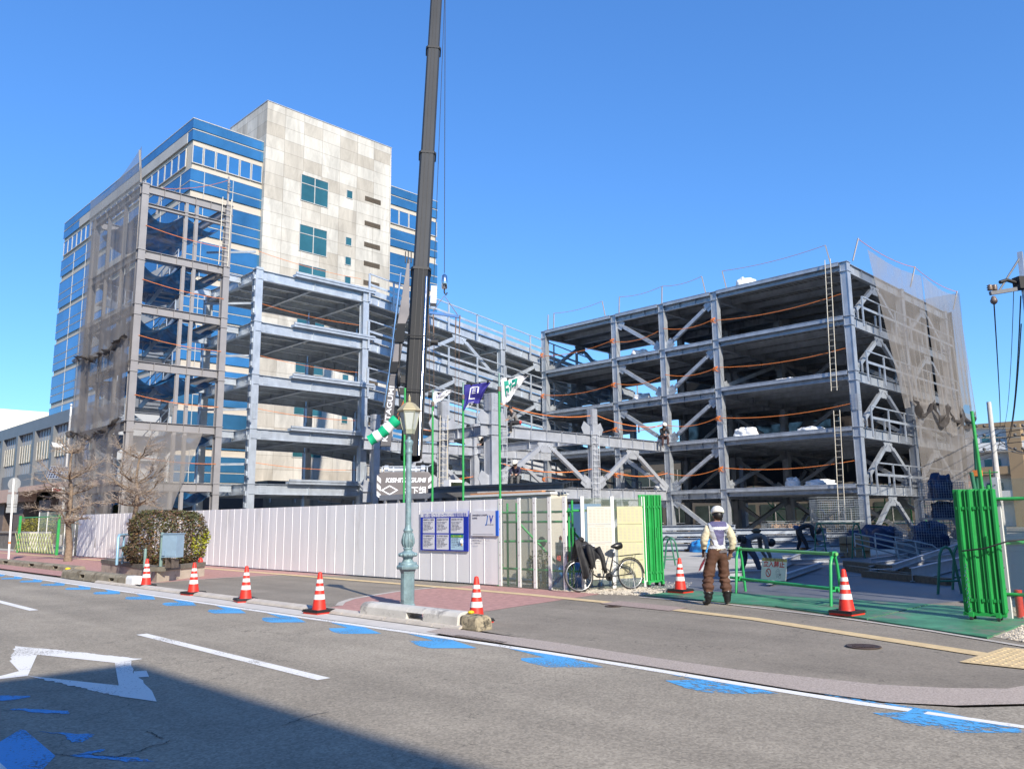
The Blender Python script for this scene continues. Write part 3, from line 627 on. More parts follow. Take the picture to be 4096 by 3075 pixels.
for z, lab in ((10.7, 'upper'), (6.6, 'lower')): tag(swag(z, 40.4, 7.4, 13.85, 'y', .5, 1, .38, int(z)).build('net_bundle', NETD), lab+' dark roll of bunched net slung along the left flank of the stair tower', 'net bundle', 'mesh nets on the steel frames')
for i, (z, lab) in enumerate(zip(ZT[::-1], ('topmost', 'second highest', 'third highest', 'fourth highest', 'fifth highest', 'lowest'))):
    z2 = z-(1.0 if i == 0 else .42)
    drape(lambda u, v: Vec((14.62+u*4.0, 40.9+v*6.4, z2-.10-(.55+.2*sin(v*7))*sin((u*2 % 1)*pi)**.7*.75-.25*sin(u*9+v*5)*.5-.15*sin(v*23+u*7)*.4)), 30, 24, 'horizontal_net', lab+' sagging blue net slung under a floor of the stair tower', 'safety net', BTARP, 'blue nets in the stair tower')
# nets on the right flank of the right wing
drape(lambda u, v: Vec((45.8+u*8.7+v*3.4*(1-u), 17.0+fold(u, .07, 7)*(v+.2)-.12*v, 16.55-.25*sin(u*pi)+.25*u-v*(8.9-.6*sin(u*pi)))), 56, 26, 'safety_net', 'grey mesh net over the near half of the right flank, its foot gathered in swags', 'safety net', NET, 'mesh nets on the steel frames')
drape(lambda u, v: Vec((54.4+u*7.1, 16.9+fold(u, .08, 8)*(v+.2)-.3*v, 16.8-.3*sin(u*pi)-v*(8.9+1.2*sin(u*pi*2)))), 56, 26, 'safety_net', 'grey mesh net over the far half of the right flank at the corner', 'safety net', NET, 'mesh nets on the steel frames')
drape(lambda u, v: Vec((50.2+u*11.3, 16.75+fold(u, .07, 9)*(v+.3)-.2*v, 8.3-v*7.6)), 60, 14, 'safety_net', 'lower grey mesh net hanging to the ground on the right flank', 'safety net', NET, 'mesh nets on the steel frames')
drape(lambda u, v: Vec((61.5+fold(v, .05, 4), 16.8+u*6, 17.0-v*15)), 12, 20, 'safety_net', 'grey mesh net turning the far right corner of the frame', 'safety net', NET, 'mesh nets on the steel frames')
drape(lambda u, v: Vec((61.4+fold(u, .06, 8), 17.4+u*23.0, 15.7-v*11.6-.3*abs(sin(u*9)))), 60, 10, 'safety_net', 'added dark sheet standing in for the shade at the rear of the right wing', 'safety net', netmat('rear_shade_sheet', (.03, .03, .03), .99), 'mesh nets on the steel frames')  # added black sheet: closes the see-through rear and stands in for interior shade
tag(swag(8.5, 50.0, 11.4, 16.55, 'x', .95, 4, .7, 3).build('net_bundle', NETD), 'dark swagged roll of bunched net along the right flank', 'net bundle', 'mesh nets on the steel frames')
# ------------------------------------------------------------------ office tower behind
GLASS = mat('blue_curtain_glass', (.05, .19, .36), .08, .45, .35, .16, spec=.9)
GLASSL = mat('blue_vision_glass', (.05, .20, .42), .06, .4, .2, .2, spec=.9)
TEALG = mat('teal_window_glass', (.03, .12, .14), .06, .2, .3, .3, spec=.9)
CREAM = mat('cream_panel', (.46, .41, .34), .7, 0, .06, .4)
def stonepanels():
    m = bpy.data.materials.new('stone_cladding'); m.use_nodes = True; n = m.node_tree; N = n.nodes; L = n.links; p = N['Principled BSDF']
    tc = N.new('ShaderNodeTexCoord'); sp = N.new('ShaderNodeSeparateXYZ'); L.new(tc.outputs['Object'], sp.inputs[0])
    ad = N.new('ShaderNodeMath'); L.new(sp.outputs[0], ad.inputs[0]); L.new(sp.outputs[1], ad.inputs[1])
    cb = N.new('ShaderNodeCombineXYZ'); L.new(ad.outputs[0], cb.inputs[0]); L.new(sp.outputs[2], cb.inputs[1])
    br = N.new('ShaderNodeTexBrick'); br.offset = 0; br.inputs['Scale'].default_value = 1; br.inputs['Brick Width'].default_value = 2.0; br.inputs['Row Height'].default_value = 1.22; br.inputs['Mortar Size'].default_value = .018; br.inputs['Mortar Smooth'].default_value = 0
    br.inputs['Color1'].default_value = (.50, .475, .425, 1); br.inputs['Color2'].default_value = (.33, .285, .225, 1); br.inputs['Mortar'].default_value = (.26, .235, .20, 1); br.inputs['Bias'].default_value = -.38
    L.new(cb.outputs[0], br.inputs['Vector'])
    mp = N.new('ShaderNodeMapping'); mp.inputs['Scale'].default_value = (.9, .9, .25); mp.inputs['Rotation'].default_value = (.0, .7, 0); L.new(tc.outputs['Object'], mp.inputs[0])
    no = N.new('ShaderNodeTexNoise'); no.inputs['Scale'].default_value = .9; no.inputs['Detail'].default_value = 10; no.inputs['Roughness'].default_value = .7; no.inputs['Distortion'].default_value = .6; L.new(mp.outputs[0], no.inputs[0])
    mr = N.new('ShaderNodeMapRange'); mr.inputs[1].default_value = .35; mr.inputs[2].default_value = .7; mr.inputs[3].default_value = .74; mr.inputs[4].default_value = 1.2; L.new(no.outputs[0], mr.inputs[0])
    sc = N.new('ShaderNodeVectorMath'); sc.operation = 'SCALE'; L.new(br.outputs[0], sc.inputs[0]); L.new(mr.outputs[0], sc.inputs['Scale']); L.new(sc.outputs[0], p.inputs['Base Color']); p.inputs['Roughness'].default_value = .7; return m
STONE = stonepanels()
OT = thing('office_tower', 'tall office tower with blue glass bands and a pale stone clad core block', 'office building', (26.7, 65, 0))
x0, x1, y0, y1, zt = 26.7, 53.8, 65., 99.6, 35.9
mb = MB(); mb.box(x0+.12, y0+.12, 0, x1-.12, y1-.12, zt-.1); mb.build('wall', CREAM, OT)
mb = MB(); mb.box(33.25, 64.6, 0, 47.25, 72, 39.8); core = mb.build('core_block', STONE, OT)
mb = MB(); mb.box(33.2, 64.55, 39.8, 47.3, 72.05, 39.86); mb.build('coping', GREYC, OT)
def band(za, zb, m=GLASS, name='glass_band'):
    F_ = mat('pale_frame', (.42, .41, .39), .5)
    mb = MB(); mb.box(x0, y0, za, 33.24, y0+.11, zb); mb.box(x0-.03, y0-.03, zb, 33.24, y0+.1, zb+.07, 1); mb.build(name, [m, F_], OT)
    mb = MB(); mb.box(47.26, y0, za, x1, y0+.11, zb); mb.box(47.26, y0-.03, zb, x1, y0+.1, zb+.07, 1); mb.build(name, [m, F_], OT)
    mb = MB(); mb.box(x0, y0+.115, za, x0+.11, y1, zb); mb.box(x0-.03, y0+.115, zb, x0+.1, y1, zb+.07, 1); mb.build(name, [m, F_], OT)
rows = [(35.02, 35.85), (33.95, 34.85)]
rows += [(30.3, 31.3), (29.45, 30.18)]
c = 28.75
blocks = []
while c > 2:
    rows += [(c-1.3, c-.05), (c-2.15, c-1.42), (c-3.05, c-2.27)]; blocks.append(c-2.2); c -= 3.62
for za, zb in rows: band(za, zb)
for X in (27.9, 30.5): mb = MB(); mb.box(X-.025, y0-.04, 2, X+.025, y0-.002, 31.3); mb.build('mullion', MT['pale_frame'], OT)
for Y in [67+4.0*i for i in range(8)]: mb = MB(); mb.box(x0-.04, Y-.025, 2, x0-.002, Y+.025, 31.3); mb.build('mullion', MT['pale_frame'], OT)
for i, b in enumerate(blocks): # stone infill on the left flank, stepping along
    mb = MB(); mb.box(x0-.05, 65.6, b-.1, x0+.08, 89-i*.9, b+.78); mb.build('stone_infill', mat('grey_stone_infill', (.40, .38, .35), .7, 0, .1, .5), OT)
mb = MB(); mb.box(x0-.05, 66, 33.92, x0+.08, 94, 34.88); mb.build('stone_infill', MT['grey_stone_infill'], OT)
def win(xa, xb, ya, yb, za, zb, m=GLASSL): # one window: pane with frame
    mb = MB()
    if abs(yb-ya) < .01:
        mb.box(xa+.05, ya-.02, za+.05, xb-.05, ya+.05, zb-.05, 0)
        for q in ((xa, za, xa+.07, zb), (xb-.07, za, xb, zb), (xa+.07, za, xb-.07, za+.07), (xa+.07, zb-.07, xb-.07, zb)): mb.box(q[0], ya-.06, q[1], q[2], ya+.04, q[3], 1)
    else:
        mb.box(xa-.02, ya+.05, za+.05, xa+.05, yb-.05, zb-.05, 0)
        for q in ((ya, za, ya+.07, zb), (yb-.07, za, yb, zb), (ya+.07, za, yb-.07, za+.07), (ya+.07, zb-.07, yb-.07, zb)): mb.box(xa-.06, q[0], q[1], xa+.04, q[2], q[3], 1)
    return mb.build('window', [m, MT['pale_frame']], OT)
for i in range(5): win(27.75+i*1.1, 28.8+i*1.1, y0+.03, y0+.03, 31.85, 33.5)
win(26.75, 27.7, y0+.03, y0+.03, 31.85, 33.5)
for i in range(5): win(47.35+i*1.28, 48.6+i*1.28, y0+.03, y0+.03, 31.85, 33.5)
for i in range(22): win(x0+.03, x0+.03, 66.2+i*1.5, 67.65+i*1.5, 31.85, 33.5)
for k, zz in enumerate((33.75, 28.85, 25.05, 21.2, 17.4, 13.6, 9.8)): # big square windows in the core
    mb = MB(); ya = 64.6; xa, xb, za, zb = 36.95, 39.8, zz-2.5, zz
    mb.box(xa, ya-.03, za, xb, ya+.02, zb, 0); xm = (xa+xb)/2
    for q in ((xa-.06, za, xa, zb), (xb, za, xb+.06, zb), (xa-.06, za-.06, xb+.06, za), (xa-.06, zb, xb+.06, zb+.06), (xm-.04, za+.0, xm+.04, zb), (xa, zb-.85, xm-.04, zb-.78), (xm+.04, zb-.85, xb, zb-.78)): mb.box(q[0], ya-.07, q[1], q[2], ya-.001, q[3], 1)
    mb.build('window', [TEALG, MT['pale_frame']], OT)
for zz in [33.65, 28.83]+[26.85-1.93*i for i in range(10)]:
    mb = MB(); ya = 64.6; xa, za = 41.95, zz-.75
    mb.box(xa, ya-.03, za, xa+.62, ya+.02, za+.75, 0)
    for q in ((xa-.06, za, xa, za+.75), (xa+.62, za, xa+.68, za+.75), (xa-.06, za-.06, xa+.68, za), (xa-.06, za+.75, xa+.68, za+.81)): mb.box(q[0], ya-.06, q[1], q[2], ya-.001, q[3], 1)
    mb.build('window', [TEALG, MT['pale_frame']], OT)
for zz in [33.7, 31.12, 28.92]+[26.97-1.97*i for i in range(10)]:
    mb = MB(); xa = 44.1; za = zz-.5
    mb.box(xa, ya-.02, za-.02, xa+1.9, ya+.02, za+.48, 0)
    for j in range(5): mb.box(xa, ya-.05, za+.02+j*.09, xa+1.9, ya-.021, za+.04+j*.09, 1)
    mb.build('louvre', [mat('louvre_dark', (.05, .04, .03), .8), mat('louvre_brown', (.22, .17, .12), .6)], OT)
mb = MB(); mb.box(x0-.5, y0-2.5, 0, 33.2, y0-.2, 4.2); mb.box(33.3, 62, 4.4, 50, 64.5, 5.0); mb.build('podium', mat('dark_base', (.07, .06, .055), .5), OT)
mb = MB()
for i in range(7): mb.box(33.5+i*2.3, 61.9, 3.2, 33.6+i*2.3, 62, 4.3)
mb.box(33.3, 61.9, 4.2, 50, 62, 4.35); mb.build('balustrade', MT['pale_frame'], OT)
# ------------------------------------------------------------------ annex at the left
AX = thing('annex_building', 'low grey annex with dark window strip and a pink entrance canopy', 'building', (22, 68, 0))
SL = mat('slate_fascia', (.14, .15, .165), .5, 0, .1, .8); LP = mat('light_metal_panel', (.40, .41, .42), .5, .1, .06, .6)
mb = MB(); mb.box(22.15, 66, 4.9, 40, 112, 11.2); mb.build('wall', LP, AX)
mb = MB(); mb.box(21.8, 65.9, 10.25, 40, 112.1, 11.35); mb.build('fascia', SL, AX)
mb = MB(); mb.box(21.95, 66, 5.0, 22.14, 112, 6.4); mb.build('fascia', SL, AX)
DARKG = mat('dark_reflecting_glass', (.03, .04, .022), .12, .1, .7, .9, spec=.8, detail=9)
py = [68.5+5.6*i for i in range(8)]
for i, y in enumerate(py):
    mb = MB(); mb.box(21.75, y-.35, 4.9, 22.16, y+.35, 10.24); mb.build('pier', SL, AX)
    mb = MB(); mb.box(22.06, y+.36, 7.5, 22.14, y+5.24, 9.2, 0)
    for k in range(7): mb.box(21.98, y+.36+k*.8, 7.5, 22.055, y+.44+k*.8, 9.2, 1)
    mb.build('window', [DARKG, MT['pale_frame']], AX)
    for k in range(1, 6):
        for za, zb in ((6.42, 7.48), (9.22, 10.24)): mb = MB(); mb.box(22.10, y+.36+k*.8, za, 22.145, y+.385+k*.8, zb); mb.build('panel_joint', SL, AX)
mb = MB(); mb.box(20.6, 84, 3.7, 22.1, 112, 4.9); mb.box(20.2, 66, 4.5, 22.1, 84, 4.9); mb.build('canopy', mat('pink_canopy', (.55, .38, .30), .7, 0, .05, 1), AX)
mb = MB(); mb.box(23.4, 66, 0, 39, 112, 4.9); mb.build('ground_floor_glass', DARKG, AX)
for y in (70, 78, 86, 92.5, 101): mb = MB(); mb.prism([(21.2, y-1.2, 0), (21.2, y+1.2, 0), (21.2, y+1.7, 3.69), (21.2, y-1.7, 3.69)], (1.6, 0, 0)); mb.build('pillar', mat('brown_stone', (.15, .115, .10), .7, 0, .25, 3), AX)
# ------------------------------------------------------------------ further buildings
def block(name, label, cat, x0, y0, x1, y1, h, wall, roofm=None, rows=3, cols=6, face='x', group=None, wm=None, sill=1.2, wh=1.4, base=0, ww=.6):
    t = thing(name, label, cat, (x0, y0, 0), group); mb = MB(); mb.box(x0, y0, base, x1, y1, h); mb.build('wall', wall, t)
    mb = MB(); mb.box(x0-.2, y0-.2, h, x1+.2, y1+.2, h+.35); mb.build('roof', roofm or wall, t)
    for r in range(rows):
        z = base+sill+r*(h-base)/rows
        for c in range(cols):
            mb = MB()
            if 'x' in face:
                s_ = (y1-y0)/cols; a = y0+s_*(c+.5-ww/2); mb.box(x0-.06, a, z, x0+.03, a+s_*ww, z+wh, 0); mb.box(x0-.10, a-.05, z-.08, x0-.0, a+s_*ww+.05, z-.01, 1); mb.box(x0-.09, a+s_*ww/2-.03, z, x0-.061, a+s_*ww/2+.03, z+wh, 1)
            if 'y' in face:
                s_ = (x1-x0)/cols; a = x0+s_*(c+.5-ww/2); mb.box(a, y0-.06, z, a+s_*ww, y0+.03, z+wh, 0); mb.box(a-.05, y0-.10, z-.08, a+s_*ww+.05, y0, z-.01, 1)
            mb.build('window', [wm or TEALG, MT['pale_frame']], t)
    return t
WHW = mat('white_render', (.74, .73, .70), .8, 0, .06, .5)
t = block('white_building', 'white plain building far behind the annex with green scaffold rails on its roof', 'building', 26, 150, 60, 190, 16.5, WHW, rows=1, cols=2, sill=2, ww=.1)
mb = MB(); mb.box(27, 151, 16.8, 58, 188, 20.3); mb.build('upper_storey', mat('cream_render', (.70, .66, .55), .8, 0, .05, .5), t)
mb = MB()
for i in range(14): mb.bar((26.3, 150.5+i*2.6, 16.8), (26.3, 150.5+i*2.6, 19.6), .12, .12)
for z in (17.6, 18.4, 19.2): mb.bar((26.3, 150, z), (26.3, 186, z), .08, .08)
mb.build('roof_railing', GREENP, t)
mb = MB(); mb.tube([(30, 163, 20.3), (30, 163, 27)], .08, 6); mb.build('mast', WHITE, t)
OCH = mat('ochre_render', (.30, .21, .12), .8, 0, .08, .5)
AP = thing('apartment_building', 'white and ochre apartment block with long balconies beyond the right side of the site', 'building', (120, 20, 0))
mb = MB(); mb.box(120, -4, 0, 134, 44, 12.9); mb.build('wall', WHW, AP)
mb = MB(); mb.box(119.3, -4, 12.9, 134.3, 44.3, 13.4); mb.build('roof', OCH, AP)
for k in range(3):
    z = 3.4+k*3.1; mb = MB(); mb.box(118.4, -4, z, 120, 44, z+.15); mb.box(118.3, -4, z+.15, 118.45, 44, z+1.15); mb.build('balcony', OCH if k == 1 else WHW, AP)
    for j in range(8):
        y = 6+j*4.8; mb = MB(); mb.box(119.9, y, z+.2, 120.02, y+1.9, z+2.2, 0); mb.box(119.88, y+.92, z+.2, 119.9, y+.98, z+2.2, 1); mb.build('window', [TEALG, WHITE], AP)
        mb = MB(); mb.box(119.9, y+2.8, z+1.2, 120.02, y+3.4, z+2.1); mb.build('window', [TEALG], AP)
for y in (27, 39): mb = MB(); mb.box(118.2, y, 0, 119.9, y+1.6, 12.9); mb.build('pier', OCH, AP)
for i in range(7): mb = MB(); mb.box(118.2, 36+i*1.1, 3.4, 118.29, 36.08+i*1.1, 12); mb.build('drainpipe', WHITE, AP)
t = block('rooftop_block', 'tan stair block with satellite dish on the far apartment roof', 'building', 121, 44.4, 130, 51, 17.2, mat('tan_render', (.55, .40, .28), .8), rows=1, cols=1, ww=.2)
mb = MB(); mb.lathe((120.5, 43.0, 15.0), [(.05, -.1), (.5, .1), (.9, .35)], 14, ax=(Vec((0, 1, 0)), Vec((.35, 0, 1)).normalized(), Vec((-1, 0, .35)).normalized())); mb.tube([(120.8, 43, 13.4), (120.6, 43, 15.0)], .05, 6); mb.build('satellite_dish', WHITE, t)
block('rear_building', 'low tan building darkened in colour, with a strip of windows behind the parking frame', 'building', 70, 24, 84, 62, 7.4, mat('shaded_tan_wall', (.15, .13, .105), .8, 0, .1, .6), rows=2, cols=11, sill=1.1, ww=.85, wh=1.6, wm=mat('dim_glass', (.05, .065, .055), .15, 0, .5, .6, spec=.8))  # tan wall darkened in colour so the space behind the frame reads as shade
block('rear_building', 'grey low building behind the far end of the ramp', 'building', 60, 62, 84, 80, 9, mat('grey_render', (.40, .39, .37), .8), rows=2, cols=5)
block('house', 'pale grey house beside the utility pole beyond the right fence', 'house', 78, 4, 86, 12.5, 7.6, mat('grey_house', (.55, .54, .50), .8), rows=2, cols=3, face='x', sill=1.3)
block('house', 'small white house in front of the apartment block at the right edge', 'house', 92, -8, 102, 3, 8.5, WHW, rows=2, cols=3, face='x')
# casters behind and beside the camera: a neighbour shading the road, an added row
SHB = mat('brown_brick', (.30, .22, .17), .85, 0, .2, 2)
def sh(p, h): # where the top of something h high throws its shade at p
    l = h/math.tan(R(SUN_EL)); return (p[0]+cos(R(SUN_AZ))*l, p[1]+sin(R(SUN_AZ))*l)
cx, cy = sh((3.52, 9.6), 14.35)
block('unseen_building', 'brown brick building across the street behind the viewer', 'building', cx-30, cy-26, cx, cy, 14, SHB, rows=4, cols=6, face='y')
for i, (ya, yb, h_) in enumerate(((-8, 22, 15), (24, 58, 19), (60, 110, 14))):  # unseen row added to block sky light and deepen the road's shade
    block('unseen_building', ['brown', 'tall pale', 'low grey'][i]+' unseen building added to block sky across the street, '+['nearest', 'middle', 'farthest'][i]+' of three', 'building', -30, ya, -9.5, yb, h_, [SHB, WHW, MT['grey_render']][i], rows=4, cols=5, face='x')
# ------------------------------------------------------------------ hoarding
FENCE = mat('white_hoarding_steel', (.82, .82, .84), .5, .05, .05, .9, vec=(1, 1, .3), stain=(.70, .69, .69), stains=.42)
FE = thing('site_hoarding', 'long white sheet steel hoarding of upright panels along the pavement', 'fence', (13.56, 14.07, 0))
y = 14.08; k = 0
while y < 43.6:
    w = .5; mb = MB(); t = random.uniform(-.004, .004); zt = 2.04
    pr = [(0, .0), (.012, .0), (.02, .009), (.25, .007+t), (.485, .009), (.493, .0), (.5, .0)]
    pr = [(a, b+t*a) for a, b in pr]
    vs = [(13.56+b, y+a, .05) for a, b in pr]+[(13.56+b, y+a, zt) for a, b in pr]
    n = len(pr); mb.add(vs, [(i+1, i, i+n, i+n+1) for i in range(n-1)]); o = mb.build('panel', FENCE, FE); y += w; k += 1
mb = MB()
for z in (.5, 1.75): mb.tube([(13.72, 14.1, z), (13.72, 43.5, z)], .024, 6)
for i in range(16): mb.tube([(13.75, 14.3+i*1.93, 0), (13.75, 14.3+i*1.93, 2.0)], .024, 6)
mb.build('pipe_frame', GREENP, FE)
CLEAR = bpy.data.materials.new('clear_plastic_sheet'); CLEAR.use_nodes = True
_n = CLEAR.node_tree; _p = _n.nodes['Principled BSDF']; _p.inputs['Base Color'].default_value = (.30, .36, .30, 1); _p.inputs['Roughness'].default_value = .08; _p.inputs['Alpha'].default_value = .20
def clear_fence(name, label, pts, h, pipes=True, notices=()):
    t = thing(name, label, 'fence', (pts[0][0], pts[0][1], 0), 'see-through hoarding panels')
    for i, p in enumerate(pts):
        q = pts[min(i+1, len(pts)-1)]; o = pts[max(i-1, 0)]; d = Vec((q[0]-o[0], q[1]-o[1], 0)).normalized(); nn = Vec((-d.y, d.x, 0)) if True else 0
        mb = MB(); c = Vec((p[0], p[1], h/2+.03)); mb.obox(c, d*.042, nn*.02, Vec((0, 0, h/2)), 0)
        for k in range(7):
            for s_ in (-1, 1): mb.obox(c+Vec((0, 0, -h/2+.12+k*(h-.24)/6))+nn*.021*s_+d*.0, d*.008, nn*.004, Vec((0, 0, .008)), 1)
        mb.build('post', [WHITE, MT['drain_iron']], t)
    for i in range(len(pts)-1):
        a = Vec((pts[i][0], pts[i][1], .05)); b = Vec((pts[i+1][0], pts[i+1][1], .05)); d = (b-a).normalized(); nn = Vec((-d.y, d.x, 0))
        a += d*.043; b -= d*.043; mb = MB()
        mb.obox((a+b)/2+Vec((0, 0, h/2-.03)), (b-a)/2, nn*.002, Vec((0, 0, h/2-.02))); mb.build('clear_sheet', CLEAR, t)
    return t
CF = clear_fence('clear_hoarding', 'see-through plastic hoarding with white posts beyond the end of the white fence', [(13.58, 14.03), (13.60, 13.42), (13.60, 12.92), (13.62, 12.48), (13.64, 12.05)], 2.02)
c2 = [(13.95, 11.80), (14.03, 11.77), (14.66, 11.52), (14.74, 11.49), (15.42, 11.22)]
CF2 = clear_fence('clear_hoarding', 'see-through hoarding carrying pale notice sheets behind the bicycle', [c2[0], c2[2], c2[4]], 2.02)
for (a, b, m_) in ((c2[1], c2[2], mat('white_notice', (.56, .53, .47), .6, 0, .03, 3)), (c2[3], c2[4], mat('yellow_notice', (.52, .49, .30), .6, 0, .03, 3))):
    A = Vec((a[0], a[1], 0)); B = Vec((b[0], b[1], 0)); d = (B-A).normalized(); nn = Vec((d.y, -d.x, 0))
    A += d*.03; B -= d*.03
    for r in range(4):
        z0 = 1.83-(r+1)*.40; mb = MB(); c = (A+B)/2+nn*-.0+Vec((0, 0, z0+.2)); c = c+(nn if nn.x < 0 or nn.y < 0 else -nn)*.02
        L_ = (B-A).length/2; mb.obox(c, d*L_, nn*.003, Vec((0, 0, .196)), 0); fr = (nn if nn.y < 0 else -nn)
        for cc in range(6):
            for rr in range(9):
                mb.obox(c+fr*.004+d*(-L_*.85+cc*L_*.33+.03)+Vec((0, 0, .12-rr*.033)), d*L_*.11, nn*.0008, Vec((0, 0, .006)), 1)
        mb.obox(c+fr*.004+Vec((0, 0, .165)), d*L_*.4, nn*.0008, Vec((0, 0, .006)), 1)
        tag(mb.build('notice_sheet', [m_, mat('faint_print', (.42, .40, .34), .7)]), ('white' if m_.name.startswith('white') else 'yellow')+' printed table notice, '+('top', 'second', 'third', 'lowest')[r]+' of its column behind the bicycle', 'notice', 'notices on the clear hoarding')
# far gate area at the left end of the hoarding
clear_fence('clear_hoarding', 'see-through hoarding with slim posts at the far left end of the white fence', [(13.6, 43.9), (13.6, 44.7), (13.6, 45.5), (13.6, 46.3)], 2.02)
clear_fence('clear_hoarding', 'see-through hoarding with white posts behind the green lattice gate at the far left', [(14.2, 47), (14.4, 50), (14.6, 53), (14.7, 55)], 2.3)
LG = thing('lattice_gate', 'green and yellow folding lattice gate at the far left end of the hoarding', 'gate', (13.5, 54, 0))
mb = MB()
for z in (.1, 2.0): mb.bar((13.5, 47, z), (13.6, 54.2, z), .06, .06)
for y in (47, 54.2): mb.bar((13.5, y, 0), (13.5, y, 2.1), .12, .12, up=(0, 1, 0))
mb.build('gate_frame', GREENP, LG); mb = MB()
for i in range(14):
    for s_ in (-1, 1): mb.bar((13.42, 47.2+i*.5, .1+(s_ < 0)*1.0), (13.44, 47.7+i*.5+.5, .1+(s_ > 0)*1.0), .05, .03, up=(1, 0, 0))
mb.build('lattice', mat('yellow_green_lattice', (.42, .47, .22), .5), LG)
# ---- signs on the hoarding
NAVY = mat('sign_navy', (.012, .035, .42), .4); SWH = mat('sign_white', (.74, .75, .80), .4, 0, .02); INK = mat('sign_ink', (.05, .05, .10), .6); SGR = mat('sign_green', (.02, .28, .10), .5); SBL = mat('sign_blue', (.02, .17, .55), .4); PALEB = mat('sign_pale_blue', (.45, .66, .80), .5); RED = mat('sign_red', (.62, .02, .03), .5)
XS = 13.53; fx = Vec((0, -1, 0)); fz = Vec((0, 0, 1))
def pz(x, y): p = PL(x, y, 'X', XS); return p
pA = pz(909, 1106); pB = pz(1011, 1185); y_l, y_r = pA.y, pB.y; z_t = pz(909, 1106).z; z_b = pz(909, 1188).z
SB = thing('notice_board', 'large blue edged notice board with six permit sheets on the white hoarding', 'sign board', (XS, y_l, z_b))
mb = MB(); mb.box(XS-.004, y_r, z_b, XS+.02, y_l, z_t); mb.build('board', NAVY, SB)
mb = MB(); mb.box(XS-.007, y_r, z_t-(z_t-z_b)*.135, XS-.0045, y_l, z_t); mb.build('header', SWH, SB)
text('lettering', '坂下・戸高・ごとう・オープランニング事業共同企業体', .105, NAVY, SB, (XS-.009, y_l-.12, z_t-.13), fx, fz, .0004, sx=(y_l-y_r-.24)/(.105*23.9))
W_ = y_l-y_r; cols = [.055, .355, .655]; HH = z_t-z_b
heads = [['建築基準法による確認済', '建設業の許可票', '建設業の許可票'], ['労災保険関係成立票', '施工体系図作工場名表示', 'ご協力のお願い']]
for r in range(2):
    for c in range(3):
        ya = y_l-W_*cols[c]; yb = ya-W_*.255; zt_ = z_t-HH*(.165+.42*r); zb_ = zt_-HH*.385
        sp_ = (r == 1 and c == 2); mb = MB(); mb.box(XS-.007, yb, zb_, XS-.0045, ya, zt_); o = mb.build('permit_sheet', PALEB if sp_ else SWH, SB)
        if sp_: mb = MB(); mb.box(XS-.0085, yb, zt_-.075, XS-.0072, ya, zt_); mb.build('sheet_header', SGR, o)
        s_ = heads[r][c]; text('lettering', s_, .05, mat('sign_yellow', (.75, .7, .05)) if sp_ else INK, o, (XS-.0092, ya-.02, zt_-.058), fx, fz, .0003, sx=(ya-yb-.05)/(.05*len(s_)*.98))
        body = ['工事中は大変ご迷惑を', 'お掛けしております。', '安全に注意して作業を', '行いますので、ご理解', 'とご協力をお願い', 'いたします。'] if sp_ else ['商号又は名称  株式会社 坂下組', '代表者の氏名  代表取締役', '主任技術者  専任 山本', '一般建設業  特定建設業', '許可を受けた建設業  建築工事業', '許可番号  国土交通大臣許可', '許可年月日  令和']
        for i, b in enumerate(body): text('lettering', b, .027, INK, o, (XS-.0085, ya-.02, zt_-.11-i*(HH*.385-.13)/len(body)), fx, fz, .0003, sx=min(1.0, (ya-yb)*(.6 if sp_ else .9)/(.027*len(b)*.9)))
        if sp_: mb = MB(); mb.lathe((XS-.009, yb+.06, zb_+.17), [(.045, 0), (.05, .03), (.03, .08), (.005, .095)], 10); mb.build('helmet_drawing', SWH, o)
        if sp_: mb = MB(); mb.ball((XS-.009, yb+.06, zb_+.13), .038, 8, 0, (.15, 1, 1)); mb.build('face_drawing', mat('drawing_skin', (.7, .5, .25)), o)
pA = pz(1017, 1104); y_l, y_r, z_t, z_b = pA.y, pz(1076, 1104).y, pA.z, pz(1017, 1157).z
SJ = thing('joint_venture_sign', 'white joint venture sign with blue edge and JV mark near the end of the hoarding', 'sign board', (XS, y_l, z_b))
mb = MB(); mb.box(XS-.004, y_r+.09, z_b, XS+.02, y_l, z_t); mb.build('board', SWH, SJ); mb = MB(); mb.box(XS-.005, y_r, z_b, XS+.019, y_r+.088, z_t); mb.build('edge_band', mat('sign_mid_blue', (.02, .12, .60)), SJ)
text('lettering', '宮崎県道警察庁立体駐車場', .05, INK, SJ, (XS-.006, y_l-.06, z_t-.12), fx, fz, .0004, sx=.9); text('lettering', '整備事業', .05, INK, SJ, (XS-.006, y_l-.06, z_t-.19), fx, fz, .0004, sx=.9)
text('mark', 'J', .26, SBL, SJ, (XS-.006, y_r+.42, z_t-.29), Vec((0, -1, 0)), Vec((0, -.22, 1)), .0004, sx=.8, bold=.006); text('mark', 'V', .26, NAVY, SJ, (XS-.0075, y_r+.31, z_t-.29), Vec((0, -1, 0)), Vec((0, -.1, 1)), .0004, sx=.8, bold=.006)
text('lettering', 'JOINT VENTURE', .03, INK, SJ, (XS-.006, y_r+.4, z_t-.34), fx, fz, .0004, sx=1.1)
mb = MB(); mb.box(XS-.006, y_r+.16, z_t-.56, XS-.0045, y_l-.07, z_t-.553); mb.build('rule', INK, SJ)
for i, s_ in enumerate(['発注者  宮崎県  宮崎県警察本部', '事業者  坂下・戸高・ごとう・オープランニング', '          事業共同企業体']): text('lettering', s_, .034, INK, SJ, (XS-.006, y_l-.06, z_t-.65-i*.065), fx, fz, .0004, sx=.82)
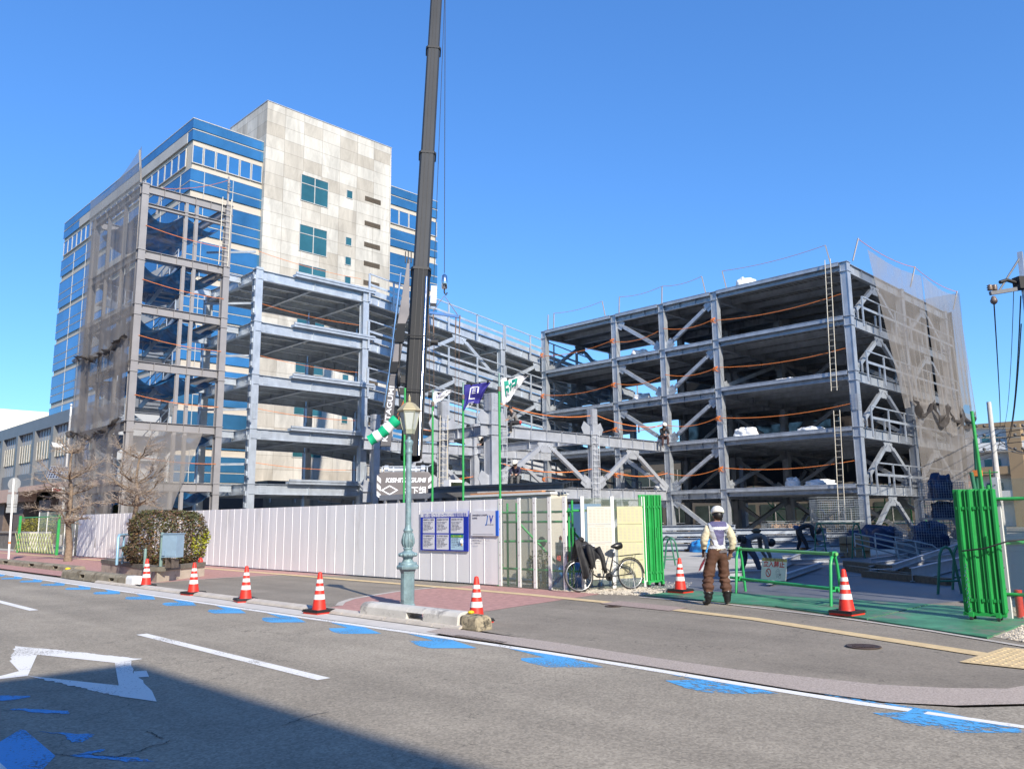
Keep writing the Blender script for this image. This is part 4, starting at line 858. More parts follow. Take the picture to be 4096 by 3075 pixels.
# ---- flag poles, flags, windsock
def vp(P0, x, y, d=Vec((.7071, -.7071, 0))): # point on the upright plane through P0 with direction d
    n = Vec((-d.y, d.x, 0)); r = ray(x, y); C0 = Vec((0, 0, CAMH)); t = (Vec(P0)-C0).dot(n)/r.dot(n); return C0+r*t
def pole(y, zt, label, ztop_col):
    t = thing('flag_pole', label, 'flag pole', (14.0, y, 0), 'green scaffold pipe poles behind the hoarding')
    mb = MB(); mb.tube([(14.0, y, 0), (14.0, y, ztop_col)], .03, 10); mb.build('pipe', GREENP, t)
    mb = MB(); mb.tube([(14.0, y, ztop_col), (14.0, y, zt)], .024, 10); mb.build('upper_pipe', mat('teal_pipe', (.22, .36, .33), .4, .3, .15, 6), t); 
    mb = MB(); mb.tube([(14.0, y, ztop_col-.06), (14.0, y, ztop_col+.06)], .045, 10); mb.build('clamp', MT['drain_iron'], t); return t
pole(17.08, 5.10, 'green pipe pole with the small white flag behind the lamp', 4.7); pole(15.83, 5.15, 'green pipe pole carrying the navy flag', 4.75); pole(14.46, 5.2, 'green pipe pole carrying the white flag with the green cross', 4.8)
t = thing('windsock_pole', 'green pipe pole behind the street lamp holding the windsock', 'pole', (14.0, 18.33, 0)); mb = MB(); mb.tube([(14, 18.33, 0), (14, 18.33, 5.3)], .03, 10); mb.build('pipe', GREENP, t)
def flag(name, label, m, P0, outline, marks, rod, grp='flags on the hoarding poles'):
    """outline: top edge list and bottom edge list in photo grid, same count"""
    t = thing(name, label, 'flag', tuple(vp(P0, *outline[0][0])), grp); top, bot = outline; nu = 30; nv = 16
    def pos(u, v, off=0.):
        k = u*(len(top)-1); i = min(int(k), len(top)-2); f = k-i
        a = (top[i][0]*(1-f)+top[i+1][0]*f, top[i][1]*(1-f)+top[i+1][1]*f); b = (bot[i][0]*(1-f)+bot[i+1][0]*f, bot[i][1]*(1-f)+bot[i+1][1]*f)
        p = vp(P0, a[0]*(1-v)+b[0]*v, a[1]*(1-v)+b[1]*v); n = Vec((-.7071, -.7071, 0))
        return p+n*(.07*sin(u*11+v*5)*u+.05*sin(v*9-u*4)*v+.03*sin(u*23+v*3)*v+off)
    mb = MB(); mb.grid(lambda u, v: pos(u, v), nu, nv); mb.build('cloth', m, t, solid=.004)
    for (mm, poly_) in marks:
        mb = MB(); n_ = 5
        for (u0, v0, u1, v1) in poly_: mb.grid(lambda u, v, a=u0, b=v0, c=u1, d=v1: pos(a+(c-a)*u, b+(d-b)*v, .012), 6, 6)
        mb.build('emblem', mm, t)
    mb = MB(); mb.tube([vp(P0, *rod[0]), vp(P0, *rod[1])], .010, 6)
    for i in range(3): q = vp(P0, *rod[0]).lerp(vp(P0, *rod[1]), .3+.3*i); mb.box(q.x-.02, q.y-.02, q.z-.04, q.x+.02, q.y+.02, q.z+.01)
    mb.build('rod', BLACK, t); return t, pos
FW = mat('flag_white', (.76, .77, .80), .8, 0, .03); FN = mat('flag_navy', (.025, .022, .22), .75, 0, .06); FG = mat('flag_green', (.0, .27, .20), .7)
t, pos = flag('flag', 'white company flag with dark green cross emblem, rightmost of the three flags', FW, (14, 14.46, 0), [[(1081, 818), (1098, 816), (1118, 814), (1142, 811)], [(1087, 878), (1101, 866), (1112, 846), (1138, 816)]],
    [(FG, [(.14, .12, .34, .32), (.14, .32, .20, .72), (.26, .42, .34, .62), (.20, .42, .26, .52), (.46, .12, .60, .32), (.60, .12, .68, .62), (.46, .42, .60, .56), (.34, .30, .46, .40), (.38, .22, .42, .62)])], ((1077, 820), (1144, 810)))
for i, ch in enumerate('坂下組'):
    p = pos(.16+.2*i, .78-.06*i, .02); text('lettering', ch, .15, INK, t, p, Vec((.7071, -.7071, .15)), Vec((0, 0, 1)), .001, sx=.8)
t, pos = flag('flag', 'navy blue flag with a white ring emblem, middle of the three flags', FN, (14, 15.83, 0), [[(1003, 832), (1020, 830), (1040, 828), (1060, 824)], [(1001, 890), (1012, 872), (1036, 871), (1046, 848)]],
    [(FW, [(.28, .18, .33, .75), (.33, .14, .56, .19), (.56, .18, .6, .5), (.33, .72, .5, .77)]+[(.38, .26+.1*i, .5, .30+.1*i) for i in range(3)])], ((1000, 832), (1060, 822)))
text('lettering', '坂下', .15, FW, t, pos(.1, .93, .02), Vec((.7071, -.7071, .2)), Vec((.2, -.2, 1)), .001, sx=.7)
t, pos = flag('flag', 'white flag with a thin navy swirl, leftmost flag beside the crane boom', FW, (14, 17.08, 0), [[(934, 848), (948, 846), (964, 844), (984, 840)], [(936, 902), (940, 872), (956, 862), (975, 848)]],
    [(FN, [(.25, .25, .30, .55), (.30, .2, .5, .25), (.36, .32, .52, .37), (.36, .48, .46, .53)])], ((931, 852), (986, 840)))
WS = thing('windsock', 'green and white banded windsock drooping to the left of the lamp', 'windsock', tuple(vp((14, 18.33, 0), 862, 900)))
ax0, ax1 = vp((14, 18.33, 0), 858, 905), vp((14, 18.33, 0), 798, 952)
SG = mat('sock_green', (.0, .42, .20), .7, 0, .08, 5)
for i in range(5):
    mb = MB(); u0, u1 = i/5, (i+1)/5
    pts = [ax0.lerp(ax1, u0+(u1-u0)*j/5)-Vec((0, 0, .05*sin((u0+(u1-u0)*j/5)*pi))) for j in range(6)]
    mb.tube(pts, [.155+.012*sin((u0+(u1-u0)*j/5)*19) for j in range(6)], 18, caps=(i == 4)); mb.build('band', SG if i % 2 == 0 else FW, WS)
mb = MB()
for s_ in (-.1, .1): mb.tube([ax0+Vec((0, 0, s_)), Vec((14, 18.33, 5.0))], .006, 5)
mb.build('cord', ORANGE, WS)
# ------------------------------------------------------------------ street lamp
LB = G(880, 1311); TEAL = mat('lamp_teal_iron', (.19, .29, .32), .5, .15, .25, 7, .3, 30, stain=(.38, .43, .43), stains=.42)
LM = thing('street_lamp', 'ornate pale teal cast iron street lamp with a hexagonal lantern behind the kerb block', 'street lamp', tuple(LB)); k = .00851
zz = lambda y: (1311-y)*k
mb = MB(); mb.lathe(LB, [(.15, 0), (.145, .04), (.13, .06), (.13, zz(1240)), (.145, zz(1235)), (.16, zz(1231))], 8, smooth=False, rot=pi/8)
for i in range(4):
    a = i*pi/2+.1; d = Vec((cos(a), sin(a), 0)); s_ = Vec((-sin(a), cos(a), 0)); mb.obox(LB+d*.122+Vec((0, 0, .33)), s_*.03, d*.006, Vec((0, 0, .2)))
mb.build('pedestal', TEAL, LM)
mb = MB(); mb.lathe(LB, [(.205, zz(1231)), (.215, zz(1228)), (.215, zz(1225)), (.19, zz(1222))], 8, smooth=False, rot=pi/8); mb.lathe(LB, [(.17, zz(1222)), (.17, zz(1217)), (.11, zz(1216))], 12); mb.build('base_plate', TEAL, LM)
mb = MB(); mb.lathe(LB, [(.115, zz(1217)), (.085, zz(1210)), (.10, zz(1206)), (.155, zz(1204)), (.168, zz(1201)), (.155, zz(1197)), (.09, zz(1194)), (.072, zz(1190)), (.088, zz(1188.5)), (.088, zz(1186)), (.07, zz(1185)), (.085, zz(1183)), (.108, zz(1174)), (.105, zz(1168)), (.085, zz(1158)), (.076, zz(1152)), (.09, zz(1150)), (.09, zz(1148)), (.062, zz(1144)), (.055, zz(1136))], 20)
for i in range(12):
    a = i*pi/6; d = Vec((cos(a), sin(a), 0)); mb.ball(LB+d*.150+Vec((0, 0, zz(1200.5))), .036, 6, 0, (1, 1, 1))
    mb.tube([LB+d*r_+Vec((0, 0, zz(y))) for r_, y in ((.088, 1184), (.113, 1175), (.110, 1168), (.090, 1158), (.082, 1153))], [.008, .014, .014, .011, .004], 5)
mb.build('baluster', TEAL, LM)
mb = MB(); mb.lathe(LB, [(.056, zz(1138)), (.054, zz(1060)), (.053, zz(981))], 16); mb.build('shaft', TEAL, LM)
mb = MB(); mb.lathe(LB, [(.054, zz(983)), (.068, zz(980)), (.068, zz(976)), (.056, zz(972)), (.062, zz(965)), (.083, zz(957)), (.083, zz(955)), (.055, zz(951)), (.03, zz(949)), (.035, zz(946)), (.028, zz(943)), (.05, zz(940)), (.085, zz(939))], 16); mb.build('capital', TEAL, LM)
LC = mat('lantern_ochre', (.40, .35, .22), .5, .1, .12, 6); LF = mat('lantern_frame', (.34, .36, .28), .5, .15, .15, 8)
mb = MB(); mb.lathe(LB, [(.06, zz(940)), (.105, zz(938)), (.118, zz(931)), (.118, zz(928.5))], 6, smooth=False, rot=.4); mb.build('lantern_cup', LF, LM)
lg = MB(); lg.lathe(LB, [(.112, zz(928.5)), (.19, zz(889))], 6, smooth=False, rot=.4); lg.build('lantern_glass', mat('frosted_glass', (.50, .54, .52), .25, 0, .06, 4, spec=.8), LM)
mb = MB()
for i in range(6):
    a = .4+i*pi/3; d = Vec((cos(a), sin(a), 0)); a2 = a+pi/3; d2 = Vec((cos(a2), sin(a2), 0)); lo, hi = LB+Vec((0, 0, zz(928.5))), LB+Vec((0, 0, zz(889)))
    mb.bar(lo+d*.118, hi+d*.198, .016, .016, up=d); mb.bar(hi+d*.196, hi+d2*.196, .014, .02); mb.bar(lo+d*.117, lo+d2*.117, .014, .016)
mb.build('lantern_frame', LF, LM)
mb = MB(); mb.lathe(LB, [(.20, zz(889)), (.235, zz(886.5)), (.232, zz(884.5)), (.17, zz(877)), (.11, zz(870)), (.075, zz(867.5)), (.03, zz(866))], 6, smooth=False, rot=.4)
mb.lathe(LB, [(.018, zz(867)), (.02, zz(864)), (.034, zz(862)), (.018, zz(860)), (.030, zz(857.5)), (.004, zz(848))], 10); mb.build('lantern_roof', LC, LM)
# ------------------------------------------------------------------ cones
CRED = mat('cone_red', (.66, .035, .022), .5, 0, .12, 6, stain=(.45, .06, .04), stains=.36); CWH = mat('cone_reflective_white', (.75, .75, .73), .4, 0, .06, 6)
def make_cone():
    t = thing('traffic_cone', '', 'traffic cone', (0, 0, 0), 'red and white traffic cones along the kerb and gate')
    mb = MB(); mb.box(-.19, -.19, 0, .19, .19, .03); mb.lathe((0, 0, .028), [(.15, 0), (.14, .012), (.125, .022), (.118, .06), (.036, .64), (.030, .66), (.010, .668)], 20); mb.build('body', CRED, t)
    for z0, z1 in ((.235, .32), (.385, .455), (.51, .57)):
        r0 = .118-(z0-.088)*.141+.0025; r1 = .118-(z1-.088)*.141+.0025; mb = MB(); mb.tube([(0, 0, z0), (0, 0, z1)], [r0, r1], 20, caps=False); mb.build('reflective_band', CWH, t)
    mb = MB()
    for z, r in ((.031, .205), (.052, .195)):
        for q in ((-r, -r, r, -.132), (-r, .132, r, r), (-r, -.132, -.132, .132), (.132, -.132, r, .132)): mb.box(q[0], q[1], z, q[2], q[3], z+.019)
    mb.build('weight_ring', BLACK, t); return t
c0 = make_cone()
CL = ['traffic cone standing in front of the stone planter, farthest left of the row', 'traffic cone second from the left, beyond the end of the planter', 'traffic cone third from the left on the empty stretch of kerb', 'traffic cone fourth from the left, nearest to the lamp kerb block', 'traffic cone half hidden behind the end of the concrete kerb block', 'traffic cone on the green steel plate behind the guard beside the folded gate', 'traffic cone in front of the right end of the green barrier']
for i, ((x, y), l) in enumerate(zip([(315, 1268), (417, 1284), (530, 1299), (689, 1324), (1029, 1345), (1470, 1279), (1830, 1327)], CL)):
    o = c0 if i == 0 else dup(c0); o.location = G(x, y, .035 if i > 4 else .004); o.rotation_euler = (random.uniform(-.01, .01), random.uniform(-.01, .01), random.uniform(-.3, .3)); o['label'] = l
# ---- concrete kerb blocks
def kblock(y0, y1, xc, w, h, label, m, holes, end_m=None):
    t = thing('kerb_block', label, 'kerb block', (xc, y0, 0)); n = 14; hs_ = holes; ys = sorted([y0, y1]+[q for hh in hs_ for q in hh])
    pr = lambda x: [(xc-w/2, 0), (xc-w/2+.02, .05), (xc-w/2+.035, h-.06), (xc-w/2+.08, h-.015), (xc-w/2+.13, h), (xc+w/2-.06, h), (xc+w/2, h-.08), (xc+w/2, 0)]
    mb = MB(); P = pr(0); k = len(P); segs = [(a, b) for a, b in zip(ys[:-1], ys[1:])]
    for a, b in segs:
        hole = any(abs(a-hh[0]) < 1e-6 for hh in hs_)
        if not hole: mb.prism([(x, a, z) for x, z in P], (0, b-a, 0))
        else:
            mb.prism([(x, a, max(z, .16)) for x, z in P if z > .15 or 1][1:-1]+[], (0, b-a, 0)); mb.prism([(x, a, z) for x, z in ((xc-w/2, 0), (xc-w/2+.022, .065), (xc+w/2, .065), (xc+w/2, 0))], (0, b-a, 0))
    mb.build('block', m, t, bevel=.008); return t
t = kblock(9.15, 11.6, 8.12, .34, .235, 'pale worn concrete kerb block with a drain slot in front of the lamp', mat('weathered_white_concrete', (.56, .54, .50), .85, 0, .12, 3, .4, 40, stain=(.26, .25, .24), stains=.47), [(9.95, 10.35)])
mb = MB(); mb.prism([(7.98, 8.72, 0), (8.28, 8.72, 0), (8.28, 8.74, .17), (8.22, 8.78, .22), (8.02, 8.8, .19)], (0, .36, 0)); mb.build('end_stone', mat('dirty_aggregate', (.34, .29, .20), .95, 0, .4, 12, .8, 60, stain=(.05, .045, .035), stains=.5), t, bevel=.03)
mb = MB(); mb.ball((8.16, 9.06, .235), .05, 10, 0, (1, 1, .5)); mb.build('reflector', mat('yellow_reflector', (.85, .6, .02), .3), t)
MOSS = mat('mossy_concrete', (.25, .22, .165), .95, 0, .35, 4, .8, 40, stain=(.10, .07, .035), stains=.45)
t = kblock(22.1, 27.2, 8.15, .36, .25, 'mossy dark kerb block with drain slots in front of the planter', MOSS, [(22.9, 23.25), (25.2, 25.55)])
mb = MB(); mb.prism([(7.98, 21.55, 0), (8.33, 21.55, 0), (8.33, 21.6, .2), (8.26, 21.62, .25), (8.04, 21.64, .25), (8.0, 21.6, .2)], (0, .48, 0)); mb.build('white_end', WHITE, t, bevel=.03)
mb = MB(); mb.ball((8.1, 27.0, .26), .08, 10, 0, (1, 1, .5)); mb.build('reflector', MT['yellow_reflector'], t)
kblock(29.5, 60, 9.2, .4, .2, 'long mossy kerb with drain slots running off behind the planter to the left', MOSS, [(31.2, 31.7), (34.0, 34.6), (37.5, 38.2)])
# ------------------------------------------------------------------ planter, hedge, cabinet
PA, PB, PD = G(338, 1259), G(441, 1245), G(218, 1236); PC = PB+(PD-PA); h = .42
PLN = thing('stone_planter', 'long stone planter with a tiled rim holding the clipped hedge', 'planter', tuple(PA))
mb = MB(); q = [PA, PB, PC, PD]; mb.prism([Vec((p.x, p.y, 0)) for p in q], (0, 0, h-.12)); mb.build('wall', mat('stained_render', (.46, .40, .32), .9, 0, .2, 1.8, .4, 40, stain=(.17, .145, .12), stains=.47), PLN)
cen = (PA+PC)/2; mb = MB(); mb.lathe(Vec((PB.x, PB.y, h))+(cen-PB).normalized()*.2, [(.075, .0), (.07, .05), (.045, .11), (.01, .13)], 12); tag(mb.build('small_cone', CRED), 'very small red cone tip standing on the right corner of the planter rim', 'cone'); mb = MB()
for a, b in ((PA, PB), (PB, PC), (PC, PD), (PD, PA)):
    a2 = a+(cen-a).normalized()*-.05; b2 = b+(cen-b).normalized()*-.05; d = (b2-a2); L_ = d.length; d.normalize(); n_ = max(1, int(L_/.6)); inn = Vec((0, 0, 1)).cross(d); inn = inn if inn.dot(cen-a) > 0 else -inn
    for i in range(n_):
        s0 = a2+d*(L_*i/n_+.006); s1 = a2+d*(L_*(i+1)/n_-.006); mb.obox((s0+s1)/2+inn*.11+Vec((0, 0, h-.06)), (s1-s0)/2, inn*.11, Vec((0, 0, .06)))
mb.build('rim', mat('tile_rim', (.14, .125, .10), .8, 0, .25, 5, .3, 40, stain=(.30, .26, .21), stains=.42), PLN)
mb = MB(); mb.prism([Vec((p.x, p.y, h-.1))+(cen-p).normalized()*.2 for p in q], (0, 0, .06)); mb.build('soil', mat('bark_soil', (.22, .14, .08), .95, 0, .4, 14, 1, 30), PLN)
def leaves(mb, pts_fn, n, s0, s1, mi_fn):
    for _ in range(n):
        c, nrm = pts_fn(); a = Vec((random.gauss(0, 1), random.gauss(0, 1), random.gauss(0, .7))).normalized(); b = a.cross(nrm+Vec((random.gauss(0, .6), random.gauss(0, .6), random.gauss(0, .6)))).normalized(); s_ = random.uniform(s0, s1)
        mb.add([c-a*s_, c+b*s_*.42, c+a*s_, c-b*s_*.42], [(0, 1, 2, 3)], mi_fn(c))
LV = [mat('leaf_olive', (.085, .090, .028), .55, 0, .4, 6), mat('leaf_bronze', (.115, .070, .042), .55, 0, .4, 6), mat('leaf_dark', (.045, .042, .026), .6, 0, .3, 6), mat('leaf_lime', (.34, .36, .02), .5, 0, .3, 5), mat('leaf_rust', (.22, .12, .05), .6, 0, .3, 6)]
hl, hr = G(281, 1221, h), G(436, 1213, h); hd = (hr-hl); hd.z = 0; HL = hd.length; hd.normalize(); hn = Vec((-hd.y, hd.x, 0)); hn = hn if hn.dot(Vec((.7, .7, 0))) > 0 else -hn
HL *= .90; hc = (hl+hr)/2+hn*.75+hd*.34; HH2 = 1.58
lime = G(424, 1190, 1.0)
def hpt():
    while True:
        u = random.uniform(-1, 1); v = random.uniform(-1, 1); w = random.uniform(-1, 1); m_ = (abs(u)**5+abs(v)**4+abs(w if w > 0 else w*.9)**4)
        if .5 < m_ < 1.0+.16*sin(u*9+w*7)+.08*sin(u*23): break
    x = u*HL/2; z = (w+1)/2*HH2-.04; x += .18*sin(z*2.3)*(u > 0)-.10*(u < 0)*(z < .5)
    return hc+hd*x+hn*v*.75+Vec((0, 0, z)), (hd*u+hn*v+Vec((0, 0, w))).normalized()
def hmi(c):
    rel = (c-hc); u = rel.dot(hd); z = rel.z; v = rel.dot(hn)
    if u > HL*.22 and .12 < z < 1.0 and v < .1 and random.random() < .8-1.6*abs(z-.55): return 3
    r_ = random.random(); top = z > .95
    s_ = sin(u*5+z*4)+sin(z*7-u*3)
    if top: return 0 if r_ < .5+.15*s_ else (1 if r_ < .8 else (4 if r_ < .87 else 2))
    return 1 if r_ < .42-.1*s_ else (2 if r_ < .66 else (0 if r_ < .9 else 4))
HG = thing('clipped_hedge', 'clipped bronze green hedge with a lime green patch growing in the stone planter', 'hedge', tuple(hc))
mb = MB(); leaves(mb, hpt, 15000, .025, .055, hmi); tag(mb.build('foliage', LV, HG))
mb = MB()
for i in range(14): x = random.uniform(-.9, .9)*HL/2; p = hc+hd*x+hn*random.uniform(-.5, .5)-Vec((0, 0, .05)); mb.tube([p, p+Vec((random.uniform(-.2, .2), random.uniform(-.2, .2), 1.2))], [.03, .01], 5)
mb.box(hc.x-.1, hc.y-.1, h-.05, hc.x+.1, hc.y+.1, h)
tag(mb.build('stem', mat('bark', (.16, .12, .09), .9, 0, .3, 10), HG)); 
EB = G(343, 1224, h); E2 = G(377, 1224, h); ed = (E2-EB); ed.z = 0; EW = ed.length; ed.normalize(); en = Vec((-ed.y, ed.x, 0)); en = en if en.dot(Vec((1, 1, 0))) > 0 else -en
CBX = mat('cabinet_blue', (.26, .37, .48), .45, .15, .12, 3, stain=(.14, .22, .27), stains=.33)
t = thing('control_cabinet', 'pale blue metal control cabinet on legs in front of the clipped hedge', 'cabinet', tuple(EB)); zb = h+.22
c = EB+ed*(EW/2+.02)+en*.2+Vec((0, 0, .22+.33)); mb = MB(); mb.obox(c, ed*EW*.46, en*.17, Vec((0, 0, .31))); mb.obox(c+Vec((0, 0, .32)), ed*EW*.50, en*.2, Vec((0, 0, .012))); mb.build('body', CBX, t)
mb = MB(); mb.obox(c-en*.176+ed*.06, ed*EW*.30, en*.006, Vec((0, 0, .28))); mb.build('door', CBX, t)
mb = MB(); mb.obox(c-en*.19-ed*EW*.30-Vec((0, 0, .19)), ed*.035, en*.02, Vec((0, 0, .07))); mb.build('lock_box', CBX, t)
mb = MB()
for sx in (-.2, .2): mb.obox(c-Vec((0, 0, .47))+ed*sx*EW, ed*.02, en*.14, Vec((0, 0, .115)))
mb.build('stand', MT['drain_iron'], t)
mb = MB(); p = c-ed*(EW*.5+.07)-en*.05; mb.tube([Vec((p.x, p.y, h-.05)), Vec((p.x, p.y, h+.9))], .045, 10); tag(mb.build('conduit_post', mat('faded_teal_post', (.20, .30, .28), .6, .2, .2, 6)), 'faded teal conduit post against the left side of the cabinet', 'post')
BL = mat('rail_blue', (.26, .44, .58), .4, .1, .1, 4)
a, b = G(252, 1220, h-.02), G(268, 1216, h-.02); mb = MB(); up = Vec((0, 0, 1))
mb.tube([a, a+up*.78, a+up*.84+(b-a)*.08, b+up*.84-(b-a)*.0, b+up*.84+(b-a)*.3], .04, 10)
for z in (.18, .48): mb.tube([a+up*z, b+up*z+(b-a)*.2], .034, 8)
mb.tube([a+(b-a)*.75, a+(b-a)*.75+up*.84], .034, 8); tag(mb.build('tube_rail', BL), 'pale blue tubular rail at the left end of the hedge', 'railing')
p = G(312, 1225, h-.02); mb = MB(); mb.tube([p, p+up*.45], .04, 10); mb.ball(p+up*.46, .042, 8); tag(mb.build('short_post', MT['faded_teal_post']), 'faded teal round post standing in front of the hedge foot', 'post')
# ------------------------------------------------------------------ bare trees
BARK = mat('bark_grey_brown', (.21, .155, .11), .9, 0, .35, 9, .7, 30, stain=(.13, .13, .06), stains=.35); TWIG = mat('twig_pale', (.36, .30, .25), .85, 0, .2, 6)
def bare_tree(base, H, label, r0, tiers, spread, lean=(0, 0), seed=1, zmin=0):
    rnd = random.Random(seed); t = thing('bare_tree', label, 'tree', tuple(base), 'bare winter street trees')
    tr = [base+Vec((lean[0]*k/8+.05*sin(k*1.7), lean[1]*k/8+.04*sin(k*2.3), H*k/8)) for k in range(9)]
    mb = MB(); mb.tube(tr, [r0*(1.15 if k == 0 else 1-.8*k/8) for k in range(9)], 10); mb.build('trunk', BARK, t)
    lb = MB(); tw = MB()
    def grow(p, d, L_, r, dep):
        n = 4; pts = [p]; q = p; dd = d.copy()
        for i in range(n):
            dd = (dd+Vec((rnd.gauss(0, .16), rnd.gauss(0, .16), rnd.gauss(0, .10)+(.06 if dep < 2 else .02)))).normalized(); q = q+dd*L_/n; pts.append(q)
        (lb if dep < 2 else tw).tube(pts, [r*(1-.55*i/n) for i in range(n+1)], 6 if dep < 2 else 3, caps=dep < 1)
        if dep >= 3: return
        for i in range(1, n+1):
            for _ in range((2 if dep == 1 else 1)+(1 if i == n else 0)):
                side = dd.cross(Vec((rnd.gauss(0, .35), rnd.gauss(0, .35), 1))).normalized()*rnd.choice((-1, 1)); nd = (dd*.55+side*rnd.uniform(.4, 1)+Vec((0, 0, rnd.gauss(.02, .22)))).normalized()
                grow(pts[i], nd, L_*rnd.uniform(.40, .62), max(.004, r*.48), dep+1)
    for zf, n, L_ in tiers:
        for i in range(n):
            a = 2*pi*(i+rnd.random()*.6)/n+zf*9; k = min(7, int(zf*8)); p = tr[k].lerp(tr[k+1], zf*8-k)
            grow(p, Vec((cos(a), sin(a), rnd.uniform(.1, .45))).normalized(), L_*rnd.uniform(.8, 1.15)*spread, r0*.42*(1-.5*zf), 0)
    lb.build('limb', BARK, t); tag(tw.build('twigs', TWIG, t), kind='stuff'); return t
tb = G(146, 1213)
bare_tree(tb, 4.9, 'bare tree with layered twigs on the pavement in front of the lattice gate', .15, [(.32, 3, 1.0), (.44, 4, 1.4), (.58, 4, 1.5), (.72, 5, 1.5), (.95, 6, .9)], .72, (-.1, .3), 5)
tb2 = G(286, 1200, .0); tb2 = Vec((12.0, 32.6, 0))
bare_tree(tb2, 4.3, 'bare tree with spreading pale twigs rising behind the hedge', .14, [(.52, 4, 1.2), (.62, 5, 1.4), (.72, 4, 1.4), (.95, 5, 1.0)], .76, (.1, .2), 11)
# ------------------------------------------------------------------ left street furniture
t = thing('sign_post', 'white traffic sign post seen from behind with a disc and grey plates at the left', 'sign post', tuple(G(18, 1212)))
p = Vec(t.location); q = vp(p, 30, 1035); mb = MB(); mb.tube([p, q], .045, 10); mb.build('post', WHITE, t); dd = Vec((.7071, -.7071, 0)); nn = Vec((.7071, .7071, 0)); GB = mat('sign_back_grey', (.45, .46, .46), .4, .4, .05)
mb = MB(); mb.lathe(vp(p, 29, 1045)+nn*.06, [(.29, 0), (.29, .012)], 24, ax=(dd, Vec((0, 0, 1)), nn)); mb.build('sign_disc', GB, t)
for (x0_, y0_, x1_, y1_) in ((17, 1057, 37, 1063), (15, 1067, 36, 1088), (14, 1089, 35, 1095), (12, 1096, 34, 1107)):
    a, b = vp(p, x0_, y0_)+nn*.05, vp(p, x1_, y1_)+nn*.05; mb = MB(); mb.obox((a+b)/2, dd*abs((b-a).dot(dd))/2, nn*.006, Vec((0, 0, abs(a.z-b.z)/2))); mb.build('sign_plate', GB, t)
a = p.lerp(q, .21); b = p.lerp(q, .235); mb = MB(); mb.tube([a, b], .048, 10); mb.build('orange_band', ORANGE, t)
for i, (xt, yt, xb, yb) in enumerate(((154, 877, 122, 1100), (181, 872, 148, 1100), (208, 862, 172, 1100))):
    a = PL(xt, yt, 'X', 20.5); mb = MB(); t = thing('tall_flagpole', ('left', 'middle', 'right')[i]+' one of three tall white flagpoles before the annex', 'flag pole', (a.x, a.y, 0), 'tall white flagpoles by the annex'); mb.tube([(a.x, a.y, 0), (a.x, a.y, a.z)], [.11, .07], 10); mb.build('mast', WHITE, t); mb = MB(); mb.ball((a.x, a.y, a.z+.08), .13, 8); mb.build('finial', GALV, t)
SOL = G(128, 1190); SOL = Vec((17.2, 55.5, 0))
t = thing('solar_clock_pole', 'white pole with a tilted solar panel and a small red digit display', 'solar lamp', tuple(SOL)); mb = MB(); mb.tube([SOL, SOL+Vec((0, 0, 9.2))], .13, 10); mb.build('pole', WHITE, t)
f_ = lambda x, y: vp(SOL, x, y)
a, b, c, d = f_(111, 1007), f_(155, 1009), f_(161, 1033), f_(114, 1034); mb = MB(); mb.prism([a, b, c-nn*.7, d-nn*.7], nn*.08); mb.build('solar_panel', mat('solar_cells', (.02, .022, .06), .2, .2, .3, 14, spec=.8), t)
mb = MB()
for i in range(9): u = i/8; mb.bar(a.lerp(b, u)-nn*.02, d.lerp(c, u)-nn*.72, .04, .02, up=nn)
for i in range(6): u = i/5; mb.bar(a.lerp(d-nn*.7, u)-nn*.02, b.lerp(c-nn*.7, u)-nn*.02, .04, .02, up=nn)
mb.build('cell_grid', GALV, t)
a, b = f_(119, 1053), f_(141, 1063); mb = MB(); mb.obox((a+b)/2-nn*.2, dd*abs((b-a).dot(dd))/2, nn*.1, Vec((0, 0, abs(a.z-b.z)/2))); o = mb.build('display_box', WHITE, t); mb = MB(); mb.obox((a+b)/2-nn*.305, dd*abs((b-a).dot(dd))*.4, nn*.004, Vec((0, 0, abs(a.z-b.z)*.3))); mb.build('display', mat('red_display', (.25, .03, .02), .4, 0, .5, 20), o)
mb = MB(); mb.prism([f_(111, 955), f_(141, 962), f_(133, 966), f_(115, 965)], nn*.4); mb.build('wind_vane', WHITE, t)
STW = mat('dark_stone_wall', (.17, .155, .14), .85, 0, .3, 2.5, .5, 10)
t = thing('garden_wall', 'low dark stone wall in front of the annex at the left edge', 'wall', (15.4, 56.5, 0)); mb = MB(); mb.box(15.4, 57.5, 0, 16.0, 90, 1.05); mb.build('wall', STW, t); mb = MB(); mb.box(15.3, 57.4, 1.05, 16.1, 90, 1.15); mb.build('coping', mat('stone_coping', (.28, .26, .23), .8), t)
mb = MB(); mb.box(14.4, 55.6, 0, 15.6, 57.2, 1.15); tag(mb.build('concrete_pier', CONC, bevel=.02), 'short weathered concrete pier between the stone wall and the lattice gate', 'pier')
